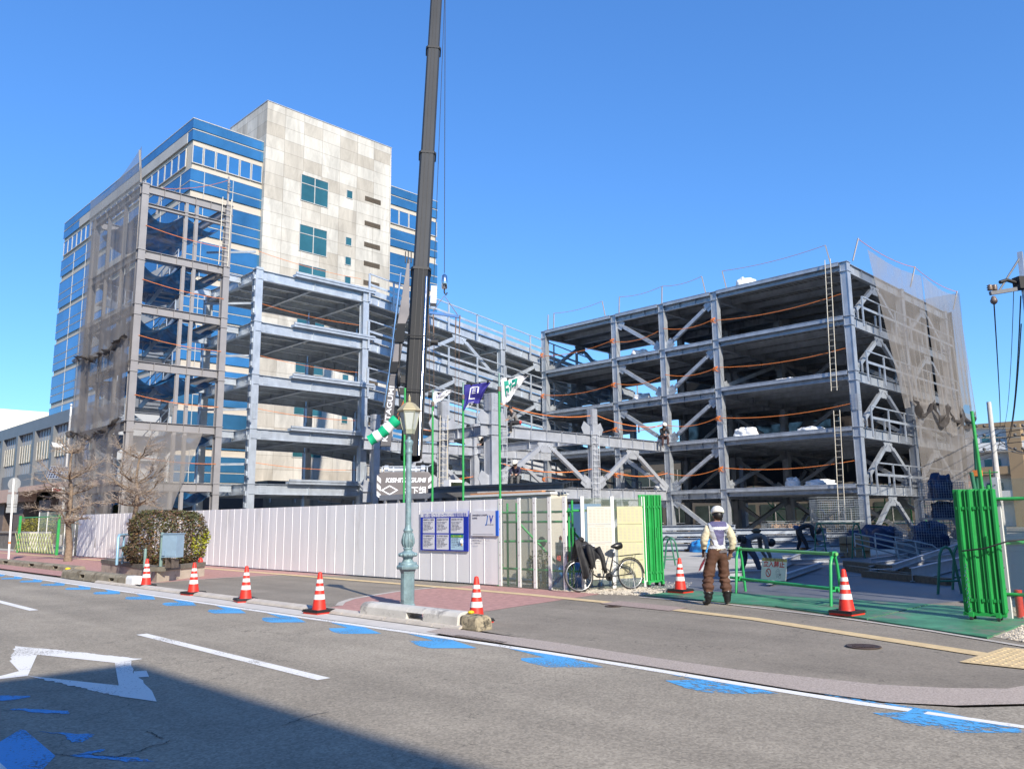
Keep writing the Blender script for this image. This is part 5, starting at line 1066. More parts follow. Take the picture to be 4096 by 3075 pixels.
def bush(name, label, c, sx, sy, sz, n, mats, ang=0, s0=.05, s1=.1, group=None, w=(.5, .3, .2)):
    t = thing(name, label, 'shrub', (c[0], c[1], c[2]), group); c = Vec(c); mb = MB(); X = Vec((cos(ang), sin(ang), 0)); Y = Vec((-sin(ang), cos(ang), 0))
    def fn():
        while True:
            u, v, z = random.uniform(-1, 1), random.uniform(-1, 1), random.uniform(0, 1); m_ = abs(u)**3+abs(v)**3+z**3
            if .45 < m_ < 1: break
        return c+X*u*sx+Y*v*sy+Vec((0, 0, z*sz)), (X*u+Y*v+Vec((0, 0, z))).normalized()
    def mf(c_):
        r_ = random.random(); return 0 if r_ < w[0] else (1 if r_ < w[0]+w[1] else 2)
    leaves(mb, fn, n, s0, s1, mf); mb.build('foliage', mats, t); mb = MB()
    for i in range(6): a_ = random.random()*6; p_ = c+X*cos(a_)*sx*.5+Y*sin(a_)*sy*.5; mb.tube([Vec((p_.x, p_.y, max(0, c.z-.6))), p_+Vec((0, 0, sz*.7))], [.04, .015], 5)
    mb.build('stem', MT['bark'], t); return t
bush('garden_hedge', 'low yellow green clipped hedge on top of the dark stone wall', (17.2, 62.5, .95), 1.0, 5.2, 1.15, 5200, [mat('leaf_yellowgreen', (.24, .22, .03), .6, 0, .3, 5), LV[0], LV[2]], w=(.6, .25, .15))
# ------------------------------------------------------------------ buildings outside the frame that shade the site
bx_ = block('unseen_building', 'grey office building standing right of the site entrance', 'building', 12.6, -30, 19.4, -5, 11.3, mat('grey_brick', (.3, .29, .28), .8), rows=4, cols=4, face='x')
bx_ = block('unseen_building', 'tall tan building standing further along the right side street', 'building', 20, -32, 75, -8, 17.5, SHB, rows=5, cols=8, face='x')
# ------------------------------------------------------------------ mobile crane
CRN = mat('crane_charcoal', (.006, .008, .012), .55, .0, .12, 1.5, spec=.25); CRG = mat('crane_grey', (.17, .155, .155), .4, .2, .1, 1.2); CHR = mat('chrome', (.7, .68, .68), .12, 1, .05)
def at_depth(x, y, d): return Vec((0, 0, CAMH))+ray(x, y)*d
RC = at_depth(874, 1050, 39.4); vd = Vec((RC.x, RC.y, 0)).normalized(); vr = Vec((vd.y, -vd.x, 0)); vz = Vec((0, 0, 1))
CR = thing('mobile_crane', 'charcoal mobile crane with a raised telescopic boom standing in the courtyard', 'crane', (RC.x+vd.x*3, RC.y+vd.y*3, 0))
L0 = lambda a, b, c: RC+vr*a+vd*b+vz*(c-RC.z)
hw = 1.36; zb, zt = 2.52, 3.92
mb = MB(); mb.prism([L0(-hw+.3, 0, zb), L0(hw-.28, 0, zb), L0(hw, .0, zb+.42), L0(hw, .0, zt-.25), L0(hw-.2, 0, zt), L0(-hw+.2, 0, zt), L0(-hw, 0, zt-.25), L0(-hw, 0, zb+.42)], vd*1.3); cw = mb.build('counterweight', CRG, CR, bevel=.03)
XW = vr; o_ = lambda a, c: L0(a, -.006, c)
text('lettering', 'KISHITAGUMI', .30, SWH, cw, o_(-hw+.43, zt-.50), XW+vz*.0, vz+XW*.2, .004, sx=1.0*2.1/(.3*6.6), bold=.012)
text('lettering', '坂下組', .44, SWH, cw, o_(-.08, zb+.32), XW, vz, .004, sx=.86, bold=.010)
mb = MB()
def rhomb(cx, cz, a, b, y): return [L0(cx-a, y, cz), L0(cx, y, cz-b), L0(cx+a, y, cz), L0(cx, y, cz+b)]
R1, R2 = rhomb(-.72, zb+.52, .42, .24, -.004), rhomb(-.72, zb+.52, .31, .175, -.004)
mb.add(R1+R2, [(i, (i+1) % 4, (i+1) % 4+4, i+4) for i in range(4)]); mb.build('emblem', SWH, cw)
mb = MB()
for s_ in (-1, 1):
    for i in range(3): z0 = zb+.25+i*.38; mb.add([L0(s_*(hw-.03), -.005, z0+.0), L0(s_*(hw-.22), -.005, z0-.16*1), L0(s_*(hw-.22), -.005, z0+.06), L0(s_*(hw-.03), -.005, z0+.24)], [(0, 1, 2, 3)] if s_ < 0 else [(3, 2, 1, 0)])
mb.build('warning_stripe', SWH, cw)
mb = MB(); mb.obox(L0(0, 2.8, 3.0), vr*1.3, vd*1.4, vz*.75); mb.obox(L0(-.75, 3.0, 4.0), vr*.18, vd*1.2, vz*.5); mb.obox(L0(.75, 3.0, 4.0), vr*.18, vd*1.2, vz*.5); mb.build('superstructure', CRN, CR, bevel=.03)
mb = MB(); mb.tube([L0(-.95, .9, 4.05), L0(.95, .9, 4.05)], .13, 12); mb.tube([L0(-1.0, .9, 4.05), L0(-.8, .9, 4.05)], .26, 12); mb.tube([L0(1.0, .9, 4.05), L0(.8, .9, 4.05)], .26, 12); mb.build('winch', GALV, CR)
mb = MB()
for i in range(5): mb.obox(L0(-1.1+i*.55, .4, 3.95), vr*.03, vd*.03, vz*.22)
mb.tube([L0(-1.1, .4, 4.2), L0(1.15, .4, 4.2), L0(1.4, .4, 4.35)], .025, 6); mb.build('rear_rail', GALV, CR)
mb = MB(); mb.obox(L0(0, 4.5, 1.35), vr*1.35, vd*6, vz*.45); mb.build('carrier', CRN, CR, bevel=.04)
for i in range(4):
    for s_ in (-1, 1): w0 = L0(s_*1.15, .2+i*2.6, .62); mb = MB(); mb.tube([w0-vr*.2, w0+vr*.2], .62, 20); o = mb.build('wheel', BLACK, CR); mb = MB(); mb.tube([w0+vr*s_*.205, w0+vr*s_*.23], .3, 14); mb.build('rim', CRG, o)
for b in (-.6, 8.5):
    for s_ in (-1, 1): mb = MB(); mb.obox(L0(s_*2.1, b, 1.0), vr*1.2, vd*.15, vz*.15); p_ = L0(s_*3.2, b, .55); mb.tube([p_-vz*.5, p_+vz*.6], .11, 10); mb.obox(p_-vz*.51, vr*.4, vd*.4, vz*.04); mb.build('outrigger', CRG, CR)
P0 = L0(.14, 2.4, 4.0); P0 = at_depth(886.5, 990, (P0-Vec((0, 0, CAMH))).dot(_F))
lo_, hi_ = 40., 90.
for _ in range(40): # choose the point on the sight line whose elevation from the foot is 77 degrees
    m_ = (lo_+hi_)/2; q = at_depth(942.5, 0, m_)-P0; e_ = atan2(q.z, hypot(q.x, q.y))
    if e_ > R(77): lo_ = m_
    else: hi_ = m_
    if False: break
Bd = (at_depth(942.5, 0, m_)-P0).normalized()
def along(x, y): # boom length at which the boom passes the given sight line
    n = ray(x, y).cross(_R); return (Vec((0, 0, CAMH))-P0).dot(n)/Bd.dot(n)
cuts = [0, along(903, 596), along(924, 345), along(936, 118), along(943, -60)]; pxw = [(80, 72), (65, 59), (55, 50), (48, 44)]
_, bs, bu = perp(Bd, -vd); bs = vr.copy(); bu = Bd.cross(bs).normalized(); bs = bu.cross(Bd).normalized()
if bs.dot(vr) < 0: bs = -bs
for i in range(4):
    a, b = P0+Bd*cuts[i], P0+Bd*(cuts[i+1]+(.25 if i < 3 else 2.0)); wa = pxw[i][0]*(a-Vec((0, 0, CAMH))).dot(_F)/FPX/2; wb_ = pxw[i][1]*(P0+Bd*cuts[i+1]-Vec((0, 0, CAMH))).dot(_F)/FPX/2; w_ = (wa+wb_)/2
    pr = [(-w_, -.6*w_), (-w_*.75, -w_*.95), (w_*.75, -w_*.95), (w_, -.6*w_), (w_, .7*w_), (w_*.6, w_*1.1), (-w_*.6, w_*1.1), (-w_, .7*w_)]
    mb = MB(); mb.prism([a+bs*x+bu*y for x, y in pr], b-a); sec = mb.build('boom_section', CRN if i == 0 else mat('boom_grey', (.040, .043, .049), .55, .0, .2, .7, vec=(1, 1, .2), spec=.25, stain=(.075, .077, .082), stains=.36), CR)
    mb = MB(); ff = -1 if bu.dot(vd) > 0 else 1
    for s_ in (-.28, .25): mb.bar(a+bs*w_*s_+bu*ff*w_*(.98 if ff < 0 else 1.13), b+bs*w_*s_+bu*ff*w_*(.98 if ff < 0 else 1.13), .03, .03, up=bu)
    mb.build('hose_line', BLACK, sec)
    if i: mb = MB(); c = a+Bd*.15; mb.prism([c+bs*x*1.28+bu*y*1.2 for x, y in pr], Bd*.16); mb.build('boom_collar', BLACK, CR)
for f_ in (.33, .62): c = P0+Bd*cuts[1]*f_; mb = MB(); mb.tube([c-bs*1.0-bu*.8*(1 if bu.dot(vd) > 0 else -1)*.9, c+bs*.9-bu*.8*(1 if bu.dot(vd) > 0 else -1)*.9], .03, 6); mb.tube([c+bs*.75, c+bs*1.15], .17, 12); mb.build('bracket', BLACK, CR)
tow = -1 if bu.dot(vd) > 0 else 1
mb = MB(); mb.tube([P0+bs*.42+bu*tow*.55, P0+Bd*cuts[1]*.97+bs*.33+bu*tow*.5], .075, 10); mb.build('lift_rod', CHR, CR)
mb = MB(); mb.obox(P0+Bd*(cuts[1]*.88)+bs*.78+bu*tow*.1, bs*.17, bu*.2, Bd*.55); mb.build('cable_box', mat('box_grey', (.45, .46, .5), .5), CR)
mb = MB(); mb.tube([P0+bs*.55, P0+Bd*cuts[1]+bs*.5], .05, 8); mb.build('hydraulic_hose', BLACK, CR)
JP = P0-vd*.9
def jp(x, y): return vp(JP, x, y, vr)
mb = MB(); mb.prism([jp(880, 560), jp(885, 560), jp(884, 680), jp(876, 700), jp(859, 812), jp(843, 812), jp(858, 700), jp(868, 640)], vd*.5); jb = mb.build('stowed_jib', CRG, CR, bevel=.02)
mb = MB(); mb.prism([jp(858, 700), jp(876, 700), jp(873, 740), jp(852, 740)], -vd*.12); mb.prism([jp(845, 782), jp(861, 782), jp(858, 805), jp(842, 805)], -vd*.12); mb.build('jib_box', CRN, jb)
mb = MB(); mb.prism([jp(841, 812), jp(858, 812), jp(844, 963), jp(822, 963)], vd*.45); jl = mb.build('jib_panel', mat('jib_dark_grey', (.10, .095, .10), .4), CR)
a_, b_ = jp(836, 955), jp(854, 818); up_ = (b_-a_); text('lettering', 'KISHITAGUMI', .36, SWH, jl, a_-vd*.02, up_.normalized(), Vec((0, 0, 1)).cross(vd)*1.0 if False else -(vr-up_.normalized()*vr.dot(up_.normalized())), .004, sx=up_.length/(.36*6.9), bold=.006)
mb = MB(); mb.tube([jp(866, 590), jp(840, 812)], .05, 8); mb.tube([jp(840, 812), jp(830, 880)], .07, 8); mb.build('jib_strut', CHR, jb)
mb = MB()
for i in range(5): p_ = jp(862-i*2.2, 820+i*25); mb.obox(p_+vr*.2, vr*.12, vd*.1, vz*.18)
mb.tube([jp(866, 700), jp(862, 800), jp(858, 830), jp(864, 860)], .045, 6); mb.lathe(jp(862, 815)+vz*0, [(.5, -.06), (.5, .06)], 20, ax=(vz, vd, vr)); mb.build('hose_reel', BLACK, CR)
mb = MB()
for x_ in (-.5, .0, .5): mb.obox(jp(882, 556)+vr*x_*.3, vr*.03, vd*.05, vz*.3)
mb.build('jib_head', BLACK, jb)
# hook, spreader and slings hanging from the boom tip
br_ = ray(959, 300); lo_, hi_ = 10., 90.
for _ in range(50):
    m_ = (lo_+hi_)/2; q = P0+Bd*m_
    if q.x*br_.y-q.y*br_.x < 0: lo_ = m_
    else: hi_ = m_
T = P0+Bd*(cuts[4]+2.0)
hb_ = vp(T, 960, 590, vr); HK = Vec((T.x, T.y, hb_.z)); HK = Vec((hb_.x, hb_.y, hb_.z)); ztip = T.z
hk = thing('crane_hook', 'silver hook block hanging on the crane wire with a blue spreader bar and slings', 'crane hook', tuple(HK-vz*6.5))
mb = MB(); mb.tube([HK, Vec((HK.x, HK.y, ztip))], .022, 6); mb.build('wire_rope', BLACK, hk)
s_ = (HK-Vec((0, 0, CAMH))).length/45
mb = MB(); mb.lathe(HK-vz*.75*s_, [(.10, -.2), (.19, -.15), (.21, .3), (.17, .7), (.06, .8)], 14); mb.build('hook_block', CHR, hk)
mb = MB(); mb.tube([HK-vz*.9, HK-vz*1.3, HK-vz*1.45+vr*.1, HK-vz*1.3+vr*.18], .05, 8); mb.build('hook', BLACK, hk)
zb_ = HK-vz*2.75; mb = MB(); mb.bar(zb_-vr*.95+vz*.12, zb_+vr*.95-vz*.12, .14, .16); mb.build('spreader_bar', mat('spreader_blue', (.02, .13, .38), .45), hk)
mb = MB(); mb.tube([zb_-vr*.85, HK-vz*1.5, zb_+vr*.85], .025, 6)
for x_ in (-1.0, -.7, .75, 1.0): mb.tube([zb_+vr*x_, zb_+vr*(x_*.95)-vz*1.2], .04, 5); mb.tube([zb_+vr*(x_*.95)-vz*1.2, zb_+vr*(x_*.9)-vz*7.0+vd*random.uniform(-.2, .2)], .015, 5)
mb.build('sling', mat('rusty_chain', (.22, .14, .10), .7, .3, .3, 20), hk)
mb = MB(); mb.tube([P0+Bd*(cuts[1]-.2)+bs*.75, T+bs*.5], .018, 5); mb.build('wire_rope', BLACK, CR)
# ------------------------------------------------------------------ ropes, roof stanchions, ladders
def rope(pts, label, cat='rope', m=ORANGE, r=.022):
    mb = MB()
    for p in pts: mb.tube(p, r, 5, caps=False)
    return tag(mb.build('safety_rope', m), label, cat, 'orange safety ropes strung along the frames')
LVN = ['first', 'second', 'third', 'fourth']
BAYN = ['widest right bay', 'braced bay beside the widest bay', 'braced bay left of the middle column', 'leftmost bay']
for li, z in enumerate(ZR[:4]):
    for i in range(4):
        rope([sag((44.1, YR[i]+.2, z+1.25), (44.1, YR[i+1]-.2, z+1.15+random.uniform(-.15, .25)), .25)], f'orange rope in the {BAYN[i]}, {LVN[li]} deck')
    for y in (26.1, 34.1, 40.8): mb = MB(); mb.tube([(44.0+.12*sin(k*2.1), y+.14*cos(k*2.7), z+1.2+.16*sin(k*1.3)) for k in range(18)], .022, 4); tag(mb.build('rope_coil', ORANGE), f'tangled orange rope coil, {"right" if y < 30 else "middle" if y < 40 else "left"} column, {LVN[li]} deck', 'rope coil', 'rope coils on the columns')
for z, nm in ((3.3, 'lower'), (6.4, 'upper')):
    for (a, b, y, l) in ((28.8, 36.5, 30.05, 'left'), (36.9, 44.1, 30.05, 'right'), (28.8, 36.2, 39.95, 'rear')): rope([sag((a, y, z+1.2), (b, y, z+1.1), .35)], f'orange rope above the {nm} beam of the grey bay, {l} span', r=.026)
for z, zi in zip(ZT[:5], range(5)): rope([sag((14.5, 40.4, z+1.25), (18.7, 40.3, z+1.0), .12)], f'thin orange rope across the stair tower front on its {["lowest", "second", "third", "fourth", "fifth"][zi]} floor', r=.016)
for z, zi in zip(ZL, range(5)): rope([sag((21.2, 41.6, z+1.2), (28.2, 41.6, z+1.0), .15)], f'thin orange rope across the left wing bay at its {["lowest", "second", "third", "fourth", "roof"][zi]} deck', r=.014)
STN = [(1183, 690, 40.6), (1207, 688, 40.0), (1312, 655, 35.0), (1338, 648, 33.8), (1421, 628, 30.2), (1522, 601, 26.8), (1561, 591, 25.3), (1784, 538, 18.6)]
prev = None; WOODP = mat('stanchion_grey', (.33, .30, .28), .6)
for i, (x, y, Y) in enumerate(STN):
    p = Vec((44.5, Y, 15.68)); top = p+Vec((-.05, .22 if i in (2, 5, 6, 7) else -.12, 1.25)); mb = MB(); mb.bar(p, top, .06, .06); mb.box(p.x-.08, p.y-.08, p.z, p.x+.08, p.y+.08, p.z+.08)
    tag(mb.build('stanchion', WOODP), f'thin rope stanchion on the right wing roof edge, {["first", "second", "third", "fourth", "fifth", "sixth", "seventh", "eighth"][i]} from the left', 'stanchion', 'rope stanchions on the roof edge')
    if i in (0, 2, 4, 6, 7) or prev is None: pass
    if prev is not None and i not in (3, 6, 1): rope([sag(prev, top, .18)], f'thin rope between roof stanchions {["", "", "left of the gap", "", "over the braced bays", "towards the middle gap", "", "along the widest bay"][i]}', r=.014, m=mat('rope_dull_orange', (.45, .16, .08), .8))
    prev = top
for (x, y, z, l) in ((44.6, 17.4, 15.7, 'near corner'), (52.6, 17.1, 15.7, 'middle column'), (60.8, 17.1, 15.7, 'far corner')):
    mb = MB(); mb.bar((x, y, z), (x+.4, y-.25, z+1.35), .06, .06); tag(mb.build('stanchion', WOODP), f'net stanchion on the right flank roof edge above the {l}', 'stanchion', 'rope stanchions on the roof edge')
rope([sag((45.0, 17.15, 17.0), (53, 16.85, 17.0), .25), sag((53, 16.85, 17.0), (61.2, 16.85, 17.0), .25)], 'orange head rope carrying the net along the right flank', r=.016)
mb = MB(); mb.bar((14.2, 40.6, 18.6), (13.9, 40.2, 20.1), .09, .09); tag(mb.build('stanchion', WOODP), 'leaning net stanchion on top of the stair tower corner', 'stanchion', 'rope stanchions on the roof edge')
mb = MB(); mb.bar((16.5, 44.5, 18.6), (16.6, 44.2, 20.2), .08, .08); tag(mb.build('stanchion', WOODP), 'rope stanchion on top of the stair tower behind its front beam', 'stanchion', 'rope stanchions on the roof edge')
rope([sag((16.6, 44.2, 20.1), (18.7, 40.4, 20.0), .2)], 'thin orange rope over the top of the stair tower', r=.014)
mb = MB(); mb.bar((18.7, 40.4, 18.6), (18.7, 40.4, 20.2), .08, .08); mb.tube([(18.7+.1*sin(k*2), 40.3+.1*cos(k*3), 19.2+k*.05) for k in range(14)], .02, 4); tag(mb.build('stanchion', WOODP), 'rope wound stanchion at the right top corner of the stair tower', 'stanchion', 'rope stanchions on the roof edge')
def ladder(a, b, w, d, label, m, r=.025, step=.33):
    a, b, d = Vec(a), Vec(b), Vec(d).normalized(); t = thing('ladder', label, 'ladder', tuple(a)); L_ = (b-a).length; u = (b-a).normalized()
    for s_ in (-1, 1): mb = MB(); mb.tube([a+d*s_*w/2, b+d*s_*w/2], r, 6); mb.build('rail', m, t)
    for i in range(int(L_/step)): mb = MB(); c = a+u*(step*(i+.6)); mb.tube([c-d*w/2, c+d*w/2], r*.6, 5); mb.build('rung', m, t)
    return t
LCR = mat('ladder_cream', (.60, .55, .45), .6, .1, .1, 5); LAL = mat('ladder_alu', (.6, .62, .64), .4, .5, .1, 4)
ladder((43.95, 18.75, 8.4), (43.95, 18.55, 15.9), .32, (0, 1, 0), 'upper cream ladder lashed to the near corner column of the right wing', LCR)
ladder((43.9, 18.85, .9), (43.95, 18.7, 7.3), .34, (0, 1, 0), 'lower cream ladder lashed to the near corner column of the right wing', LCR)
ladder((36.5, 29.75, 1.4), (36.55, 29.75, 6.6), .42, (.7, -.7, 0), 'aluminium ladder against the grey bay column beside the folded gate', LAL)
ladder((28.2, 33.5, 3.0), (28.25, 33.5, 7.2), .42, (.7, -.7, 0), 'cream ladder on the grey bay column behind the leftmost flag', LCR)
ladder((18.55, 40.25, 15.1), (18.6, 40.25, 18.9), .5, (1, 0, 0), 'cream ladder on the upper right column of the stair tower', LCR)
ladder((28.9, 29.6, 3.2), (28.95, 29.6, 6.6), .35, (.7, -.7, 0), 'aluminium ladder on the big column behind the green cross flag', LAL)
def lump(name, label, cat, c, s, m, group=None, seed=0, amp=.16, nu=22, nv=14, flat=0.):
    rnd = random.Random(seed); ph = [rnd.uniform(0, 6) for _ in range(6)]; c = Vec(c); mb = MB()
    def f(u, v):
        a = u*2*pi; t = v*pi/2; k = 1+amp*(sin(a*3+ph[0])*.5+sin(a*7+ph[1]+t*4)*.35+sin(t*9+ph[2]+a*2)*.3+sin(a*13+ph[3])*.15); q = abs(cos(t))**.35*(1 if cos(t) > 0 else -1)
        return c+Vec((s[0]*q*cos(a)*k, s[1]*q*sin(a)*k, s[2]*sin(t)**.8*k*(1-flat*.2)))
    mb.grid(f, nu*2, nv); return tag(mb.build(name, m), label, cat, group)
for i, (x, y, z, s, l) in enumerate(((45.6, 24.6, 15.66, (.9, .9, 1.0), 'on the roof behind the rope stanchion'), (45.6, 32.9, 12.56, (.8, .9, .75), 'on the fourth deck beside the left braced column'), (45.6, 32.9, 9.46, (.8, .9, .75), 'on the third deck beside the left braced column'), (45.4, 25.0, 6.36, (.9, 1.0, .8), 'on the second deck beside the right braced column'), (45.4, 22.2, 9.46, (.8, .9, .3), 'low and creased on the third deck'), (45.4, 20.9, 6.36, (.8, 1.1, .4), 'low on the second deck of the widest bay'), (46.0, 20.9, 3.26, (.9, 1.2, .5), 'open and crumpled on the first deck'), (45.9, 31.3, 3.26, (.9, 1.4, .75), 'long on the first deck behind the braces'), (46.2, 22.6, 3.26, (.5, .6, .75), 'small upright on the first deck'))):
    lump('sheeted_load', 'white sheeted load standing '+l, 'covered load', (x, y, z+.01), tuple(.72*q for q in s), WSHEET, 'white sheeted loads on the decks', i)
# ------------------------------------------------------------------ gates
GB_ = mat('gate_bright_green', (.02, .31, .07), .45, .05, .14, 4, stain=(.05, .24, .07), stains=.38)
def folded_gate(name, label, A, d, n, pw, h, zb):
    """concertina gate folded up: n vertical ribbed leaves side by side along d"""
    A = Vec(A); d = Vec(d).normalized(); nn = Vec((-d.y, d.x, 0)); t = thing(name, label, 'gate', tuple(A), 'folded green concertina gates')
    x = 0
    for i in range(n):
        w = pw*(1.0 if i % 3 else 1.25); mb = MB(); c = A+d*(x+w/2)+Vec((0, 0, zb+h/2)); ang = (.35 if i % 2 else -.2); dd_ = (d*cos(ang)+nn*sin(ang)); mb.obox(c, dd_*w*.5, Vec((-dd_.y, dd_.x, 0))*.022, Vec((0, 0, h/2))); mb.obox(c+dd_*w*.42, dd_*.018, Vec((-dd_.y, dd_.x, 0))*.06, Vec((0, 0, h/2-.01)))
        mb.build('leaf', GB_, t, bevel=.004)
        for z in (.18, h-.28): mb = MB(); q = A+d*(x+w*.5)-nn*.04+Vec((0, 0, zb+z)); mb.obox(q, d*.018, nn*.015, Vec((0, 0, .022))); mb.build('hinge', GB_, t)
        x += w*.93
    mb = MB(); a = A+d*x*.5+Vec((0, 0, zb-.02)); mb.obox(a, d*x*.52, nn*.05, Vec((0, 0, .025))); mb.obox(A+d*x*.75-nn*.06+Vec((0, 0, zb+h*.55)), d*.012, nn*.02, Vec((0, 0, .12))); mb.build('bottom_rail', GB_, t)
    for f in (.2, .85):
        for s_ in (-.12, .1):
            q = A+d*x*f+nn*s_+Vec((0, 0, .055)); mb = MB(); mb.tube([q-d*.018, q+d*.018], .05, 12); o = mb.build('caster', BLACK, t); mb = MB(); mb.obox(q+Vec((0, 0, .055)), d*.03, nn*.04, Vec((0, 0, .035))); mb.build('fork', GB_, o)
    return t
ga = G(1386, 1270); gd = (G(1420, 1268)-ga); folded_gate('folding_gate', 'green folding gate collapsed beside the notice fence and the bicycle', ga, gd, 7, .082, 1.93, .16)
ga = Vec((13.55, 4.08, 0)); folded_gate('folding_gate', 'bright green folding gate collapsed at the right edge of the site entrance', ga, Vec((.12, -1, 0)), 7, .074, 1.80, .13)
mb = MB(); ga = Vec((13.48, 4.0, .9)); mb.tube([ga+Vec((-.03, 0, .12)), ga+Vec((-.04, -.3, .16)), ga+Vec((-.02, -.62, .27)), ga+Vec((.3, -.9, .3))], .012, 5); tag(mb.build('strap', BLACK), 'black strap tied round the right folding gate', 'strap')
mb = MB()
for i in range(22): p = Vec((13.46, 3.98-.012*sin(i), .84-i*.032)); mb.tube([p, p+Vec((.012*(-1)**i, .014*(-1)**(i+1), -.03))], .006, 4)
tag(mb.build('chain', MT['chrome']), 'steel chain hanging on the right folding gate', 'chain')
RF = clear_fence('clear_hoarding', 'see-through hoarding sheet in a white frame at the right edge of the photo', [(13.98, 3.60), (13.86, 2.9), (13.7, 2.1)], 2.08)
GT = thing('pipe_fence', 'green scaffold pipe frame holding up the right see-through hoarding', 'scaffold', (14.2, 3.6, 0))
for a, b, l in (((14.15, 3.75, 0), (14.15, 3.75, 2.0), 'upright'), ((14.6, 3.9, 0), (14.45, 3.95, 3.2), 'upright'), ((14.62, 3.98, 0), (14.62, 3.98, 2.6), 'upright'), ((14.3, 2.7, 0), (14.3, 2.7, 2.3), 'upright'), ((13.9, 4.15, 1.78), (14.0, 1.8, 1.78), 'cross_pipe'), ((13.95, 3.95, .38), (14.05, 1.8, .38), 'cross_pipe'), ((14.2, 3.8, 1.1), (14.9, 2.4, 1.2), 'cross_pipe')):
    mb = MB(); mb.tube([a, b], .027, 10); mb.build(l, GREENP, GT)
mb = MB()
for z in (1.78, 1.3, .38): mb.box(14.10, 3.69, z-.05, 14.2, 3.81, z+.05)
mb.build('coupler', MT['drain_iron'], GT)
mb = MB(); mb.tube([(14.35, 3.55, 0), (14.35, 3.55, .42)], .055, 10); tag(mb.build('extinguisher', CRED), 'small red fire extinguisher behind the right folding gate', 'extinguisher')
mb = MB(); mb.box(14.25, 3.66, 1.62, 14.33, 3.72, 1.7); tag(mb.build('red_clip', CRED), 'red clip on the green pipe beside the right gate', 'clip')
# ------------------------------------------------------------------ trestle barriers
def trestle(a, ang, h, label, m, w=.5, parent=None):
    a = Vec(a); d = Vec((cos(ang), sin(ang), 0)); mb = MB(); pts = [a-d*w/2, a-d*w*.28+Vec((0, 0, h*.82)), a-d*w*.16+Vec((0, 0, h*.96)), a+Vec((0, 0, h)), a+d*w*.16+Vec((0, 0, h*.96)), a+d*w*.28+Vec((0, 0, h*.82)), a+d*w/2]
    mb.tube(pts, .027, 10); mb.tube([a-d*w*.40+Vec((0, 0, h*.3)), a+d*w*.40+Vec((0, 0, h*.3))], .02, 8); return mb
BAa, BBb = Vec((14.15, 6.28, .03)), Vec((15.45, 8.85, .03)); bd = (BAa-BBb).normalized(); bang = atan2(bd.y, bd.x)+pi/2
BR = thing('pipe_barrier', 'green pipe barrier of two trestles and two rails across the site entrance', 'barrier', tuple(BAa))
trestle(BAa, R(2), .84, '', None).build('trestle', mat('barrier_green', (.03, .36, .11), .4, 0, .1, 6), BR); trestle(BBb, R(8), .84, '', None).build('trestle', MT['barrier_green'], BR)
mb = MB(); mb.tube([BBb-bd*.35+Vec((0, 0, .875)), BAa+bd*.1+Vec((0, 0, .875))], .03, 12); mb.build('rail', mat('rail_pale_green', (.16, .42, .14), .45, 0, .2, 3), BR)
mb = MB(); mb.tube([BBb-bd*.35+Vec((0, 0, .275)), BAa+bd*.1+Vec((0, 0, .275))], .03, 12); mb.build('rail', MT['barrier_green'], BR)
mb = MB()
for p_ in (BAa, BBb):
    for z in (.87, .275): mb.obox(p_+Vec((0, 0, z)), bd*.045, Vec((-bd.y, bd.x, 0))*.045, Vec((0, 0, .045)))
mb.build('coupler', MT['barrier_green'], BR)
pn = Vec((-bd.y, bd.x, 0)); pn = pn if pn.dot(Vec((1, 1, 0))) < 0 else -pn
sa, sb = vp(BAa+Vec((0, 0, 0)), 1650, 1204, bd), vp(BAa, 1704, 1207, bd); sc_, sd_ = vp(BAa, 1701, 1255, bd), vp(BAa, 1647, 1250, bd)
off_ = pn*.035; SGN = thing('keep_out_sign', 'white keep out sign with red letters hanging on the green barrier', 'sign', tuple(sd_)); q = [sa+off_, sb+off_, sc_+off_, sd_+off_]
mb = MB(); mb.prism(q, pn*.004); mb.build('board', mat('dirty_sign_white', (.76, .74, .71), .6, 0, .08, 6), SGN)
ux = (sb-sa).normalized(); uy = ((sa-sd_)).normalized(); W2 = (sb-sa).length; H2 = (sa-sd_).length
S0 = lambda u, v: sd_+ux*W2*u+uy*H2*v+pn*.0405
mb = MB(); mb.add([S0(0, .86), S0(1, .86), S0(1, 1.0), S0(0, 1.0)], [(0, 1, 2, 3)]); mb.build('yellow_band', mat('faded_yellow', (.50, .40, .12), .6, 0, .1, 8), SGN)
text('lettering', '関係者以外', .065, INK, SGN, S0(.12, .885)+pn*.001, ux, uy, .0003, sx=W2*.78/(.065*5)); text('lettering', '立入禁止', .125, RED, SGN, S0(.07, .62)+pn*.001, ux, uy, .0003, sx=W2*.86/(.125*4), bold=.003)
mb = MB(); c = S0(.3, .32)+pn*.0012; r_ = .085; ring = [c+ux*cos(a*pi/14)*r_+uy*sin(a*pi/14)*r_ for a in range(28)]; ri = [c+ux*cos(a*pi/14)*r_*.76+uy*sin(a*pi/14)*r_*.76 for a in range(28)]
mb.add(ring+ri, [(i, (i+1) % 28, (i+1) % 28+28, i+28) for i in range(28)]); e1 = (ux-uy).normalized(); e2 = (ux+uy).normalized(); mb.add([c-e1*r_*.8-e2*.01, c+e1*r_*.8-e2*.01, c+e1*r_*.8+e2*.01, c-e1*r_*.8+e2*.01], [(0, 1, 2, 3)]); mb.build('prohibition_mark', RED, SGN)
mb = MB(); c = S0(.68, .30)+pn*.0014
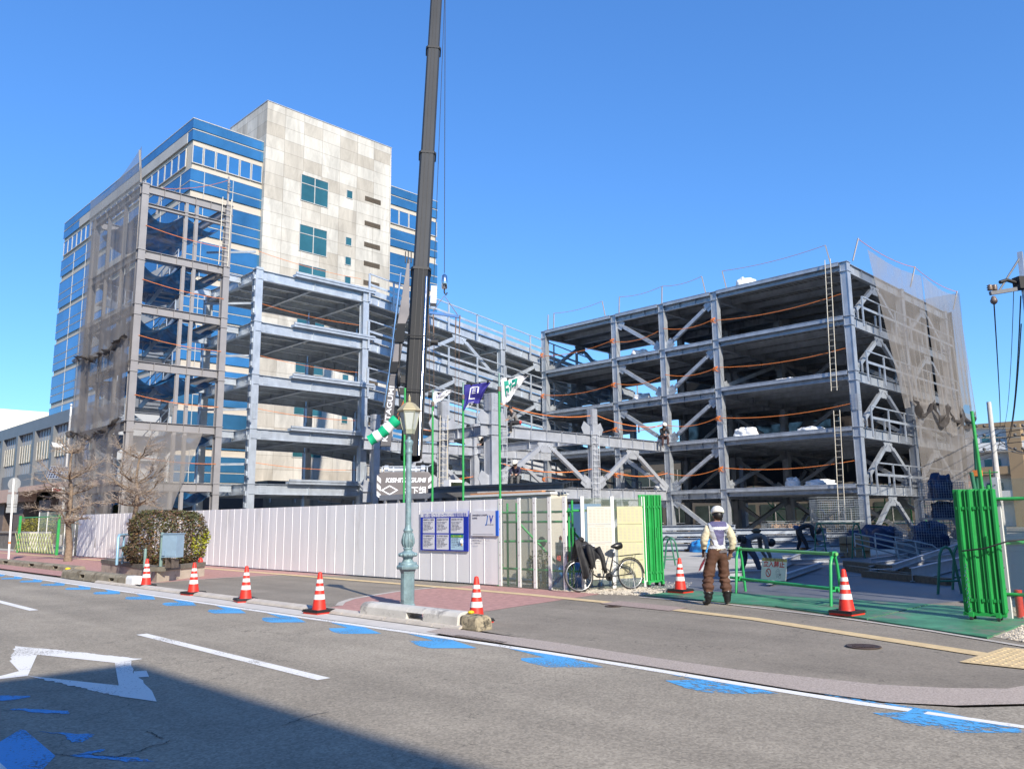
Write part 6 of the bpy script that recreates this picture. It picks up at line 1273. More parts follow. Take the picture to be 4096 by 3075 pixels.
def arc(c, r, a0, a1, w, n=14, ky=1.):
    for i in range(n):
        p, q_ = a0+(a1-a0)*i/n, a0+(a1-a0)*(i+1)/n; mb.add([c+ux*cos(p)*r+uy*sin(p)*r*ky, c+ux*cos(q_)*r+uy*sin(q_)*r*ky, c+ux*cos(q_)*(r-w)+uy*sin(q_)*(r-w)*ky, c+ux*cos(p)*(r-w)+uy*sin(p)*(r-w)*ky], [(0, 1, 2, 3)])
arc(c, .055, 0, 2*pi, .004, ky=1.05); arc(c+uy*.02, .066, 0, pi, .004, ky=1.1); arc(c-ux*.018, .007, 0, 2*pi, .006, 8); arc(c+ux*.022, .007, 0, 2*pi, .006, 8); arc(c-uy*.03, .012, pi*.1, pi*.9, .003, 6)
for k in range(4): arc(c+ux*(.052+.014*k)-uy*(.012-.006*(k % 2)), .008, 0, 2*pi, .003, 8, 2.4)
arc(c+ux*.072-uy*.05, .028, 0, 2*pi, .003, 12); arc(c-ux*.0-uy*.10, .05, .2, pi-.2, .004); mb.build('figure_drawing', INK, SGN)
def far_trestle(a, ang, label, L_=1.6, n=2, dirv=None, sc=1.):
    t = thing('pipe_trestle', label, 'trestle', tuple(a), 'dark green pipe trestles on the site')
    DG = mat('dark_green_pipe', (.03, .17, .10), .45, 0, .15, 4); dv = Vec((cos(ang+pi/2), sin(ang+pi/2), 0))
    for i in range(n): trestle(Vec(a)+dv*L_*i, ang, .85*sc, '', None).build('frame', DG, t)
    if n > 1: mb = MB(); mb.tube([Vec(a)-dv*.2+Vec((0, 0, .86*sc)), Vec(a)+dv*(L_+.2)+Vec((0, 0, .86*sc))], .03, 8); mb.build('rail', DG, t)
    return t
far_trestle(G(1452, 1228), -.9, 'dark green pipe trestle left of the guard near the stacked steel', 1.9, 2, sc=1.1); far_trestle(G(1855, 1208), -.7, 'dark green pipe trestle behind the timber beside the white handrails', 3.0, 2, sc=1.5)
far_trestle((17.5, 5.5, 0), -.7, 'dark green pipe trestle at the right beside the bright folding gate', 1.2, 1, sc=1.1); far_trestle((18.7, 5.6, 0), -.7, 'dark green pipe trestle half hidden behind the right folding gate', 1.2, 1, sc=1.1)
# ------------------------------------------------------------------ people
SKIN = mat('skin', (.42, .24, .16), .55, 0, .05, 6); HAIR = mat('hair_black', (.012, .010, .010), .5, 0, .2, 20)
def cloth(name, c, var=.14): return mat(name, c, .8, 0, var, 5, .9, 9)
from mathutils import noise
def person(label, loc, head_az, J, mats, region, extra_r=None, group=None, hands=True, lev=2):
    """J: dict of joints (x right, y forward, z up). One skinned, subdivided mesh; mats chosen by nearest limb"""
    t = None; names = list(J); idx = {n: i for i, n in enumerate(names)}; vs = [Vec(J[n][:3]) for n in names]; rs = [J[n][3] for n in names]
    ed = [('pelvis', 'spine'), ('spine', 'chest'), ('chest', 'upper'), ('upper', 'neck'), ('neck', 'head'), ('head', 'crown')]
    for s_ in 'LR': ed += [('upper', 'shoulder'+s_), ('shoulder'+s_, 'elbow'+s_), ('elbow'+s_, 'wrist'+s_), ('wrist'+s_, 'palm'+s_), ('pelvis', 'hip'+s_), ('hip'+s_, 'knee'+s_), ('knee'+s_, 'shin'+s_), ('shin'+s_, 'ankle'+s_), ('ankle'+s_, 'toe'+s_)]
    E_ = [(idx[a], idx[b]) for a, b in ed]; E0 = list(ed)
    for s_ in 'LR': # five fingers rooted in the palm
        w_, p_ = Vec(J['wrist'+s_][:3]), Vec(J['palm'+s_][:3]); d = (p_-w_).normalized(); sd_ = d.cross(Vec((0, 1, .2))).normalized(); fw = sd_.cross(d).normalized()*(1)
        for k, (o, L_) in enumerate(((-.03, .065), (-.010, .075), (.010, .072), (.028, .058), (.045, .045))):
            a = p_+sd_*o*.8+d*(.012 if k < 4 else -.03); b = a+d*L_*.55+sd_*o*.15+fw*.012+(sd_*.02 if k == 4 else Vec()); c = b+d*L_*.35+fw*.03
            n0 = len(vs); vs += [a, b, c]; rs += [.011, .0095, .008]; E_ += [(idx['palm'+s_], n0), (n0, n0+1), (n0+1, n0+2)]
    me = bpy.data.meshes.new('person'); me.from_pydata([tuple(v) for v in vs], E_, []); o = bpy.data.objects.new('tmp', me); COL.objects.link(o)
    m = o.modifiers.new('k', 'SKIN'); m.use_smooth_shade = True; m.branch_smoothing = .6
    for i, sv in enumerate(me.skin_vertices[0].data):
        r = rs[i]; sv.radius = r if isinstance(r, tuple) else (r, r); sv.use_root = (i == idx['pelvis'])
    sb = o.modifiers.new('s', 'SUBSURF'); sb.levels = lev; sb.render_levels = lev
    dg = bpy.context.evaluated_depsgraph_get(); nm = bpy.data.meshes.new_from_object(o.evaluated_get(dg)); bpy.data.objects.remove(o)
    nm.materials.clear(); um = []
    for mm in mats:
        if mm not in um: um.append(mm)
    for mm in um: nm.materials.append(mm)
    segs = [(Vec(J[a][:3]), Vec(J[b][:3]), b) for a, b in E0]; mi = []
    for pgn in nm.polygons:
        c = pgn.center; best = 9; bn = ''
        for a, b, n_ in segs:
            ab = b-a; tt = max(0, min(1, (c-a).dot(ab)/ab.length_squared)); dd_ = (c-(a+ab*tt)).length
            if dd_ < best: best = dd_; bn = n_
        mi.append(um.index(region(bn, c)))
    skin_v = set()
    for pgn, k_ in zip(nm.polygons, mi):
        if um[k_] in (SKIN, HAIR): skin_v.update(pgn.vertices)
    for v in nm.vertices: # cloth creases
        if v.index in skin_v: continue
        c = v.co; a_ = .016 if lev > 2 else .012
        v.co = c+v.normal*(a_*noise.noise(Vec((c.x*7, c.y*7, c.z*16)))+a_*.6*noise.noise(Vec((c.x*15+3, c.y*15, c.z*34)))+(a_*.8*sin(c.z*62+3*noise.noise(c*9)) if lev > 2 and .22 < c.z < .55 else 0))
    nm.polygons.foreach_set('material_index', mi); nm.polygons.foreach_set('use_smooth', [True]*len(mi))
    ob = bpy.data.objects.new('person', nm); COL.objects.link(ob); ob.location = loc; ob.rotation_euler = (0, 0, head_az-pi/2); ORG[ob.name] = Vec(); tag(ob, label, 'person', group)
    return ob
def kid(mb, name, m, o): c = mb.build(name, m, None, loc=(0, 0, 0)); c.parent = o; return c
def helmet(o, J, m, tilt=(0, 0, 1), scale=1., hair=True, strap=True):
    c = Vec(J['head'][:3]).lerp(Vec(J['crown'][:3]), .55); up = Vec(tilt).normalized(); _, a, b = perp(up); f = Vec((0, 1, 0)); f = (f-up*f.dot(up)).normalized(); s_ = f.cross(up)
    ax = (s_*.90, f*1.08, up); mb = MB()
    mb.lathe(c+up*.0, [(.128, -.01), (.135, .0), (.133, .03), (.118, .075), (.085, .112), (.045, .13), (.008, .136)], 18, ax=ax)
    mb.prism([c+f*.10-s_*.09+up*.0, c+f*.10+s_*.09, c+f*.175+s_*.05-up*.012, c+f*.175-s_*.05-up*.012], up*.012); mb.bar(c-f*.10+up*.09, c+f*.08+up*.12, .02, .03, up=up); kid(mb, 'helmet', m, o)
    if hair: mb = MB(); mb.ball(c-up*.045-f*.015, .108, 12, 0, (.86, 1.0, .9)); kid(mb, 'hair', HAIR, o)
    hd_ = c-up*.07; mb = MB()
    for q in (-1, 1): mb.ball(hd_+s_*q*.084, .022, 6, 0, (.5, 1, 1.4))
    mb.ball(hd_+f*.108-up*.01, .016, 6, 0, (.8, 1.3, 1.2)); kid(mb, 'ears_and_nose', SKIN, o)
    mb = MB()
    for q in (-1, 1): mb.ball(hd_+f*.098+s_*q*.032+up*.022, .010, 6)
    mb.bar(hd_+f*.101-s_*.022-up*.045, hd_+f*.101+s_*.022-up*.045, .008, .007, up=up); kid(mb, 'eyes_and_mouth', HAIR, o)
    if strap: mb = MB(); mb.tube([c+s_*.10, hd_+s_*.085-up*.05, hd_-up*.115+f*.03, hd_-s_*.085-up*.05, c-s_*.10], .006, 5); kid(mb, 'chin_strap', BLACK, o)
STAND = dict(pelvis=(0, 0, .96, (.18, .14)), spine=(0, -.01, 1.10, (.17, .125)), chest=(0, -.01, 1.27, (.19, .14)), upper=(0, .0, 1.40, (.17, .11)), neck=(0.0, .035, 1.50, .058), head=(.02, .07, 1.57, .083), crown=(.03, .09, 1.68, .082),
    shoulderL=(-.185, .0, 1.395, .088), shoulderR=(.185, .0, 1.395, .088), elbowL=(-.265, .0, 1.13, .072), elbowR=(.285, -.02, 1.13, .076), wristL=(-.20, .16, .93, .042), wristR=(.27, .07, .90, .046), palmL=(-.18, .20, .88, .033), palmR=(.27, .10, .84, .033),
    hipL=(-.105, 0, .86, .128), hipR=(.105, 0, .86, .128), kneeL=(-.15, .03, .50, .098), kneeR=(.14, .03, .50, .098), shinL=(-.175, -.01, .30, .104), shinR=(.165, -.01, .30, .104), ankleL=(-.185, -.03, .08, .058), ankleR=(.175, -.03, .08, .058), toeL=(-.215, .12, .045, .048), toeR=(.20, .13, .045, .048))
BEIGE = cloth('guard_beige_jacket', (.55, .49, .35)); BROWN = cloth('guard_brown_trousers', (.085, .038, .022), .25); PURP = cloth('vest_purple', (.10, .095, .20)); REFL = mat('reflective_band', (.62, .64, .68), .35, .2, .1, 20, .5, 25); BOOT = mat('boot_black', (.012, .012, .013), .3, 0, .2, 6)
for k_ in list(STAND): # weight on the right leg: the upper body sways right
    q_ = STAND[k_]; z_ = q_[2]; STAND[k_] = (q_[0]+max(0, min(.06, (z_-.5)*.09))+(.02 if z_ > 1.45 else 0),)+tuple(q_[1:])
def reg_guard(b, c):
    if b in ('head', 'crown', 'neck') and c.z > 1.47: return SKIN
    if b.startswith('palm') or (b.startswith('wrist') and c.z < .90): return SKIN
    if b.startswith(('toe', 'ankle')) and c.z < .255: return BOOT
    if b.startswith(('hip', 'knee', 'shin', 'ankle', 'toe')) or c.z < .985: return BROWN
    return BEIGE
gf = (G(1531, 1307)+G(1572, 1309))/2; gaz = R(52)
GU = person('guard in white helmet, beige jacket and purple reflective vest standing with back to the viewer', tuple(gf), gaz, STAND, [BEIGE, BROWN, SKIN, BOOT], reg_guard, lev=3)
helmet(GU, STAND, mat('helmet_white', (.74, .72, .64), .3, 0, .03, 4, coat=.3), (.08, .25, 1))
# vest and belt: a shell lifted off the body's own torso
def shell(o, name, test, m, off_=.014, cuts=1, mats=None, pick=None):
    import bmesh
    bm = bmesh.new(); bm.from_mesh(o.data); bmesh.ops.subdivide_edges(bm, edges=[e for e in bm.edges if all(test(v.co, .06) for v in e.verts)], cuts=cuts+1, use_grid_fill=True)
    bmesh.ops.delete(bm, geom=[f for f in bm.faces if not test(f.calc_center_median(), 0)], context='FACES'); bm.normal_update()
    for v in bm.verts: v.co += v.normal*off_
    for f in bm.faces: f.material_index = pick(f.calc_center_median()) if pick else 0; f.smooth = True
    me = bpy.data.meshes.new(name); bm.to_mesh(me); bm.free()
    for q in (mats or [m]): me.materials.append(q)
    c = bpy.data.objects.new(name, me); COL.objects.link(c); c.parent = o; ORG[c.name] = Vec(); return c
def vt(c, e):
    c = Vec((c.x-.06, c.y, c.z))
    if 1.0-e < c.z < 1.07+e: return abs(c.x) < .20+e
    w_ = .075+(c.z-1.07)*.26; return 1.0-e < c.z < 1.475+e and abs(c.x) < min(w_+.045, .165)+e and c.z < 1.49
def vpick(c):
    c = Vec((c.x-.06, c.y, c.z))
    if c.z < 1.065: return 1
    w_ = .075+(c.z-1.07)*.26
    if abs(abs(c.x)-w_-.01) < .034: return 1
    if 1.335 < c.z < 1.385: return 1
    return 0
shell(GU, 'safety_vest', vt, None, .012, 1, [PURP, REFL], vpick)
mb = MB(); mb.obox(Vec((.09, -.145, .955)), Vec((.07, 0, .005)), Vec((0, .006, 0)), Vec((0, 0, .025))); mb.obox(Vec((-.2, .0, .86)), Vec((.012, 0, 0)), Vec((0, .012, 0)), Vec((0, 0, .09))); kid(mb, 'belt_pouch', cloth('pouch_grey', (.10, .09, .10)), GU)
mb = MB(); mb.add([(-.19, -.02, .84), (-.19, .06, .84), (-.27, .08, .70), (-.33, .02, .60), (-.30, -.04, .64), (-.24, -.05, .74)], [(0, 1, 2, 3, 4, 5)]); kid(mb, 'signal_flag', RED, GU)
mb = MB(); mb.add([(-.245, -.052, .735), (-.30, -.042, .635), (-.335, .018, .59), (-.29, -.06, .60), (-.26, -.07, .68)], [(0, 1, 2, 3, 4)]); kid(mb, 'signal_flag_white', WHITE, GU)
BEND = dict(pelvis=(0, 0, .90, (.14, .12)), spine=(0, .17, 1.0, (.13, .11)), chest=(0, .35, 1.03, (.15, .12)), upper=(0, .48, 1.0, (.14, .1)), neck=(0, .57, .95, .055), head=(0, .64, .89, .082), crown=(0, .72, .82, .08),
    shoulderL=(-.165, .47, .99, .07), shoulderR=(.165, .47, .99, .07), elbowL=(-.2, .50, .70, .055), elbowR=(.2, .50, .70, .055), wristL=(-.14, .6, .48, .036), wristR=(.12, .62, .46, .036), palmL=(-.12, .62, .40, .03), palmR=(.1, .64, .38, .03),
    hipL=(-.1, 0, .84, .11), hipR=(.1, 0, .84, .11), kneeL=(-.15, .06, .47, .075), kneeR=(.17, .20, .48, .075), shinL=(-.16, .0, .28, .066), shinR=(.2, .26, .28, .066), ankleL=(-.17, -.06, .08, .05), ankleR=(.22, .30, .08, .05), toeL=(-.19, .1, .045, .044), toeR=(.25, .46, .045, .044))
def reg(top, leg, shoe, glove=SKIN):
    def f(b, c):
        if b in ('head', 'crown', 'neck'): return SKIN
        if b.startswith('palm'): return glove
        if b.startswith('toe') or (b.startswith('ankle') and c.z < -9): return shoe
        if b.startswith(('hip', 'knee', 'shin', 'ankle')) or b == 'spine' and False: return leg
        return top
    return f
GRT = cloth('grey_work_shirt', (.19, .18, .175)); NAVT = cloth('navy_work_trousers', (.06, .065, .10)); BLK = cloth('black_workwear', (.018, .018, .022)); GRYT = cloth('grey_work_trousers', (.10, .10, .10)); NVS = cloth('navy_shirt', (.02, .02, .05)); BSH = mat('pale_boot', (.28, .26, .22), .7)
def pouch(o, pts, m=None):
    mb = MB()
    for (x, y, z, r) in pts: mb.ball((x, y, z), r, 8, 0, (1, 1, 1.2))
    kid(mb, 'tool_belt', m or BLK, o)
p = G(1612, 1248); w1 = person('worker in grey shirt and navy trousers bending over steel behind the guard, facing right', tuple(p), R(-38), BEND, [GRT, NAVT, SKIN, BSH], reg(GRT, NAVT, BSH)); w1.scale = (1.05,)*3
mb = MB(); mb.ball((0, .70, .85), .11, 10, 0, (.95, 1.05, 1)); kid(mb, 'hair', HAIR, w1); pouch(w1, [(-.15, .0, .95, .07), (.13, -.06, .93, .08), (0, -.12, .95, .07), (-.16, .1, .88, .06)]); mb = MB(); mb.ball((0, .33, 1.14), .11, 8, 0, (1.2, 1.2, .6)); kid(mb, 'back_bag', cloth('olive_bag', (.08, .07, .05)), w1)
p = G(1727, 1192); w2 = person('worker in black clothes and black helmet bending low between the trestles', tuple(G(1727, 1197)), R(-60), BEND, [BLK, SKIN], reg(BLK, BLK, BLK)); w2.scale = (1.15,)*3
helmet(w2, BEND, BLACK, (0, .75, -.5), hair=False, strap=False); pouch(w2, [(-.14, .0, .95, .07), (.13, -.04, .95, .07), (0, -.1, .98, .06)], cloth('blue_cloth', (.04, .08, .16)))
SIT = dict(pelvis=(0, 0, .13, (.14, .12)), spine=(0, .04, .28, (.12, .10)), chest=(0, .14, .44, (.145, .11)), upper=(0, .22, .54, (.13, .09)), neck=(0, .29, .61, .052), head=(0, .34, .68, .08), crown=(0, .39, .77, .078),
    shoulderL=(-.155, .22, .53, .066), shoulderR=(.155, .22, .53, .066), elbowL=(-.2, .36, .33, .052), elbowR=(.2, .36, .33, .052), wristL=(-.1, .50, .25, .036), wristR=(.1, .52, .25, .036), palmL=(-.07, .55, .22, .03), palmR=(.07, .57, .22, .03),
    hipL=(-.1, .04, .12, .105), hipR=(.1, .04, .12, .105), kneeL=(-.13, .42, .14, .072), kneeR=(.13, .42, .10, .072), shinL=(-.13, .43, -.1, .06), shinR=(.14, .42, -.14, .06), ankleL=(-.13, .40, -.28, .048), ankleR=(.14, .38, -.33, .048), toeL=(-.14, .55, -.31, .042), toeR=(.15, .53, -.37, .042))
CROU = dict(SIT); CROU.update(kneeL=(-.13, .36, .40, .07), kneeR=(.13, .34, .36, .07), shinL=(-.13, .28, .2, .06), shinR=(.13, .26, .18, .06), ankleL=(-.13, .22, .07, .046), ankleR=(.13, .2, .07, .046), toeL=(-.14, .36, .045, .042), toeR=(.14, .34, .045, .042), upper=(0, .34, .48, (.13, .09)), chest=(0, .2, .42, (.14, .11)), neck=(0, .43, .50, .052), head=(0, .51, .52, .08), crown=(0, .60, .50, .078), shoulderL=(-.155, .33, .47, .066), shoulderR=(.155, .33, .47, .066), elbowL=(-.18, .46, .28, .052), elbowR=(.18, .48, .28, .052), wristL=(-.1, .6, .12, .036), wristR=(.1, .62, .12, .036), palmL=(-.07, .64, .08, .03), palmR=(.07, .66, .08, .03))
HWH = MT['helmet_white']; sc = 1.25
WK = [(SIT, (30.3, 29.95, 6.42), R(170), GRT, BLK, 'worker in a grey top sitting on the upper beam of the grey bay, leaning left', False, 1.25), (CROU, (37.2, 39.9, 6.42), R(200), BLK, BLK, 'worker in black with white helmet crouching on the rear beam of the grey bay', True, 1.15), (SIT, (30.2, 29.95, 3.55), R(215), NVS, GRYT, 'worker in a navy top and grey trousers sitting beside the big column', True, 1.25), (SIT, (43.4, 29.85, 6.45), R(235), BLK, cloth('maroon_trousers', (.06, .03, .03)), 'worker in black with white helmet sitting where the grey bay meets the right wing', True, 1.3)]
for J_, l, a, tp, lg_, lab, hm, s_ in WK:
    o = person(lab, l, a, J_, [tp, lg_, SKIN, BSH, HAIR], reg(tp, lg_, BSH)); o.scale = (s_,)*3
    if hm: helmet(o, J_, HWH, (0, .3, 1) if J_ is SIT else (0, .9, .4))
    else: c = Vec(J_['head'][:3]).lerp(Vec(J_['crown'][:3]), .6); mb = MB(); mb.ball(c+Vec((0, -.01, .02)), .098, 10, 0, (.9, 1, .95)); kid(mb, 'hair', HAIR, o)
    pouch(o, [(-.14, -.06, .16, .07), (.14, -.06, .16, .07)], mat('tool_red', (.45, .05, .04), .6) if not hm else None)
# ------------------------------------------------------------------ bicycle
BA_, BB_ = G(1253, 1279, .02), G(1365, 1273, .02); bu_ = (BB_-BA_).normalized(); bn_ = Vec((-bu_.y, bu_.x, 0)); bn_ = bn_ if bn_.dot(Vec((1, 1, 0))) > 0 else -bn_
BW = .335; BK = thing('bicycle', 'black city bicycle leaning at the clear hoarding with a black coat over its handlebar', 'bicycle', tuple((BA_+BB_)/2))
tilt = (Vec((0, 0, 1))+bn_*.10).normalized(); bp = lambda x, z, s_=0: BA_+bu_*x+tilt*z+bn_*s_*1.
WBL = (BB_-BA_).length; RUB = BLACK; ALU = mat('bike_alloy', (.6, .6, .6), .3, .8, .1, 10); BFR = mat('bike_frame_paint', (.02, .02, .022), .25, .1, .1, 5)
for cx in (0, WBL):
    c = bp(cx, BW); st = .12 if cx == 0 else 0; ud = (bu_*cos(st)-bn_*sin(st)); N_ = ud.cross(tilt).normalized()
    wm = MB(); pts = [c+ud*cos(a*pi/20)*(BW-.016)+tilt*sin(a*pi/20)*(BW-.016) for a in range(41)]; wm.tube(pts, .017, 7, caps=False); whl = wm.build('wheel', RUB, BK)
    wm = MB(); wm.tube([c+ud*cos(a*pi/20)*(BW-.038)+tilt*sin(a*pi/20)*(BW-.038) for a in range(41)], .009, 6, caps=False); wm.build('rim', ALU, whl)
    wm = MB()
    for a in range(28): th = a*2*pi/28; q = c+N_*(.025 if a % 2 else -.025); wm.tube([q+ud*cos(th+.5)*.02+tilt*sin(th+.5)*.02, c+ud*cos(th)*(BW-.04)+tilt*sin(th)*(BW-.04)], .0016, 3, caps=False)
    wm.tube([c-N_*.05, c+N_*.05], .02, 8); wm.build('spokes', ALU, whl)
    wm = MB(); a0, a1 = (.15, 2.6) if cx == 0 else (.0, 2.9); wm.tube([c+ud*cos(a0+(a1-a0)*k/16)*(BW+.018)+tilt*sin(a0+(a1-a0)*k/16)*(BW+.018) for k in range(17)], .012, 6); wm.build('mudguard', BFR, BK)
bb = bp(WBL*.575, .29); hs_b, hs_t = bp(.16, .60), bp(.11, .78); sbt = bp(WBL*.70, .80)
mb = MB()
for s_ in (-.05, .05): mb.tube([bp(0, BW, s_), bp(.10, BW+.25, s_*.8), hs_b], .011, 7)
mb.tube([hs_b, hs_t], .018, 8); mb.tube([hs_b, bp(.30, .40), bp(.45, .30), bb], .017, 8); mb.tube([bb, bp(WBL*.66, .62), sbt], .016, 8)
for s_ in (-.05, .05): mb.tube([bb, bp(WBL, BW, s_)], .009, 6); mb.tube([bp(WBL*.67, .65), bp(WBL, BW, s_)], .008, 6)
mb.build('frame', BFR, BK)
mb = MB(); mb.tube([hs_t, bp(.08, .95)], .013, 8); mb.tube([bp(.28, .96, -.27), bp(.18, 1.0, -.24), bp(.08, .97, -.1), bp(.08, .97, .1), bp(.18, 1.0, .24), bp(.28, .96, .27)], .012, 7); mb.build('handlebar', ALU, BK)
mb = MB(); P_ = [(.28, 0), (.20, .10), (.05, .055), (0, .02), (-.0, -.02), (.05, -.055), (.20, -.10)]
mb.tube([bp(WBL*.66, .93), bp(WBL*.70, .935), bp(WBL*.78, .94), bp(WBL*.86, .955)], [.02, .045, .085, .07], 10); mb.build('saddle', BOOT, BK)
mb = MB(); mb.tube([sbt, bp(WBL*.745, .92)], .013, 8)
for s_ in (-.03, .03): mb.tube([bp(WBL*.72, .90, s_), bp(WBL*.84, .92, s_)], .004, 4)
mb.build('seat_post', ALU, BK)
mb = MB(); mb.tube([bp(WBL*.78, .72, -.06), bp(WBL*1.25, .76, -.06), bp(WBL*1.25, .76, .06), bp(WBL*.78, .72, .06)], .006, 5)
for k in range(5): mb.tube([bp(WBL*(.85+.09*k), .73+.006*k, -.06), bp(WBL*(.85+.09*k), .73+.006*k, .06)], .004, 4)
for s_ in (-.06, .06): mb.tube([bp(WBL*1.1, .75, s_), bp(WBL, BW, s_)], .005, 5)
mb.build('rack', BFR, BK)
mb = MB(); mb.lathe(bb, [(.09, -.004), (.09, .004)], 22, ax=(bu_, tilt, bn_)); mb.tube([bb-bn_*.07, bb+bn_*.07], .02, 8)
mb.bar(bb-bn_*.07, bb-bn_*.07+bu_*.05-tilt*.15, .015, .02, up=bn_); mb.bar(bb+bn_*.07, bb+bn_*.07-bu_*.05+tilt*.15, .015, .02, up=bn_); mb.obox(bb-bn_*.11+bu_*.05-tilt*.16, bu_*.045, bn_*.035, tilt*.01); mb.obox(bb+bn_*.11-bu_*.05+tilt*.16, bu_*.045, bn_*.035, tilt*.01); mb.build('crankset', BFR, BK)
mb = MB(); mb.tube([bp(WBL, BW-.01, -.09), bp(WBL*.98+.03, .01, -.13)], .008, 5); mb.build('kickstand', ALU, BK)
mb = MB(); c = bp(-.09, .80)
for z in range(7):
    zz_ = -.13+z*.045; k_ = .10+.018*z*.5; mb.tube([c+bu_*x_+bn_*y_+tilt*zz_ for x_, y_ in ((-k_, -.15), (k_, -.15), (k_, .15), (-k_, .15), (-k_, -.15))], .003, 4, caps=False)
for k in range(8):
    for s_ in (-.15, .15): mb.tube([c+bu_*(-.1+.2*k/7)+bn_*s_-tilt*.13, c+bu_*(-.15+.3*k/7)+bn_*s_+tilt*.14], .0025, 3)
for k in range(9):
    for s_ in (-1, 1): mb.tube([c+bu_*s_*.1+bn_*(-.15+.3*k/8)-tilt*.13, c+bu_*s_*.153+bn_*(-.15+.3*k/8)+tilt*.14], .0025, 3)
mb.build('basket', BLACK, BK)
def coat(u, v): # draped over the bars: u along the bicycle, v across (front flap, bar, rear flap)
    x = -.06+u*.50; w = (v-.5)*2; drop = .38+.18*sin(u*5+1)+.10*sin(u*13); z = 1.10-.16*u*u*1.2-abs(w)**1.5*(drop+.18*(w < 0))+.025*sin(u*17+v*9); s_ = .20*w*1.0-.02+.05*sin(u*19+v*4)*abs(w)
    return bp(x+.06*sin(v*7)*(u-.3), z, s_*1.25)
mb = MB(); mb.grid(coat, 36, 30); mb.tube([bp(.12, 1.0, -.28), bp(.13, .82, -.30), bp(.20, .60, -.27), bp(.17, .50, -.26)], [.055, .06, .05, .042], 8); mb.tube([bp(.40, .93, -.20), bp(.46, .72, -.26), bp(.50, .50, -.25), bp(.53, .40, -.24)], [.06, .055, .045, .04], 8); mb.ball(bp(.10, 1.10, -.03), .07, 8, 0, (1, 1, .8))
tag(mb.build('black_coat', mat('coat_black', (.016, .016, .018), .7, 0, .2, 8, .8, 14), solid=.006), 'rumpled black coat draped over the bicycle handlebar', 'coat')
# ------------------------------------------------------------------ behind the clear hoarding
CT = mat('site_box_cream', (.60, .56, .48), .55, 0, .06, 1.5)
t = thing('site_container', 'cream site container with a dark open gutter on top behind the clear hoarding', 'container', (15.0, 14.2, 0))
mb = MB(); ya_ = PL(1190, 1062, 'X', 15.0); zc_ = ya_.z; ya_ = ya_.y; mb.box(15.0, ya_, .1, 15.6, ya_+3.2, zc_-.06); mb.build('body', CT, t)
mb = MB(); mb.box(14.95, ya_-.03, zc_-.058, 15.65, ya_+3.2, zc_); mb.build('roof', WHITE, t)
for y in (ya_+.75, ya_+1.7, ya_+2.5): mb = MB(); mb.box(14.985, y-.02, .2, 15.0, y+.02, zc_-.1); mb.build('seam', mat('seam_grey', (.3, .3, .29), .6), t)
t = thing('steel_skip', 'dark grey steel skip standing behind the hoarding under the flags', 'skip', (16.2, 18.2, 0)); DG_ = mat('skip_grey', (.16, .17, .19), .5, .2, .15, 2)
mb = MB(); mb.box(16.4, 17.9, .2, 18.8, 22.6, 2.25); mb.build('body', DG_, t); mb = MB(); mb.box(16.3, 17.8, 2.25, 18.9, 22.7, 2.42); mb.build('rim', mat('skip_rim', (.30, .30, .31), .5, .2), t)
for i in range(7): mb = MB(); mb.box(16.3, 18.0+i*.72, .2, 16.4, 18.1+i*.72, 2.24); mb.build('rib', mat('skip_rim', (.30, .30, .31)), t)
t = thing('steel_bundle', 'bundle of dark steel channels strapped on top of the cream container', 'steel bundle', (16.6, 14, 2.5)); A = PL(920, 1056, 'Z', 2.62); A = PL(925, 1055, 'Y', 18.6); A = PL(925, 1060, 'X', 15.9); B = PL(1218, 1050, 'X', 15.2)
for i in range(4): mb = MB(); mb.ib(A+Vec((.11*i, 0, .02*i)), B+Vec((.11*i, 0, .02*i)), .14, .10, t=.012); mb.build('channel', mat('dark_blue_steel', (.10, .12, .15), .4, .5, .2, 3), t)
mb = MB(); mb.box(15.1, ya_+.4, zc_+.002, 15.6, ya_+3.1, zc_+.05); mb.build('plank', mat('orange_ply', (.45, .20, .08), .7), t)
t = thing('control_screen', 'white framed dark screen box standing on the skip beside the counterweight', 'screen', (18.4, 21, 2.4)); a, b = PL(971, 1036, 'Y', 20.6), PL(1001, 1063, 'Y', 20.6)
mb = MB(); mb.box(a.x, 20.6, b.z, b.x, 20.9, a.z); mb.build('case', WHITE, t); mb = MB(); mb.box(a.x+.06, 20.58, b.z+.05, b.x-.06, 20.599, a.z-.08); mb.build('glass', DARKG, t)
NM = thing('noise_meter', 'cream noise and vibration display board with red digits and two beacon lamps', 'display', (14.3, 13.0, .7)); a, b = PL(1199, 1171, 'X', 14.3), PL(1232, 1222, 'X', 14.3)
y0_, y1_, z1_, z0_ = a.y, b.y, a.z, b.z; mb = MB(); mb.box(14.3, y1_, z0_, 14.4, y0_, z1_); mb.build('board', CT, NM); wd = y0_-y1_
text('lettering', 'ただ今の', .10, INK, NM, (14.295, y0_-.03, z1_-.15), fx, fz, .0005, sx=wd*.85/.4); text('lettering', '騒音 振動', .075, INK, NM, (14.295, y0_-.03, z1_-.28), fx, fz, .0005, sx=wd*.85/.36)
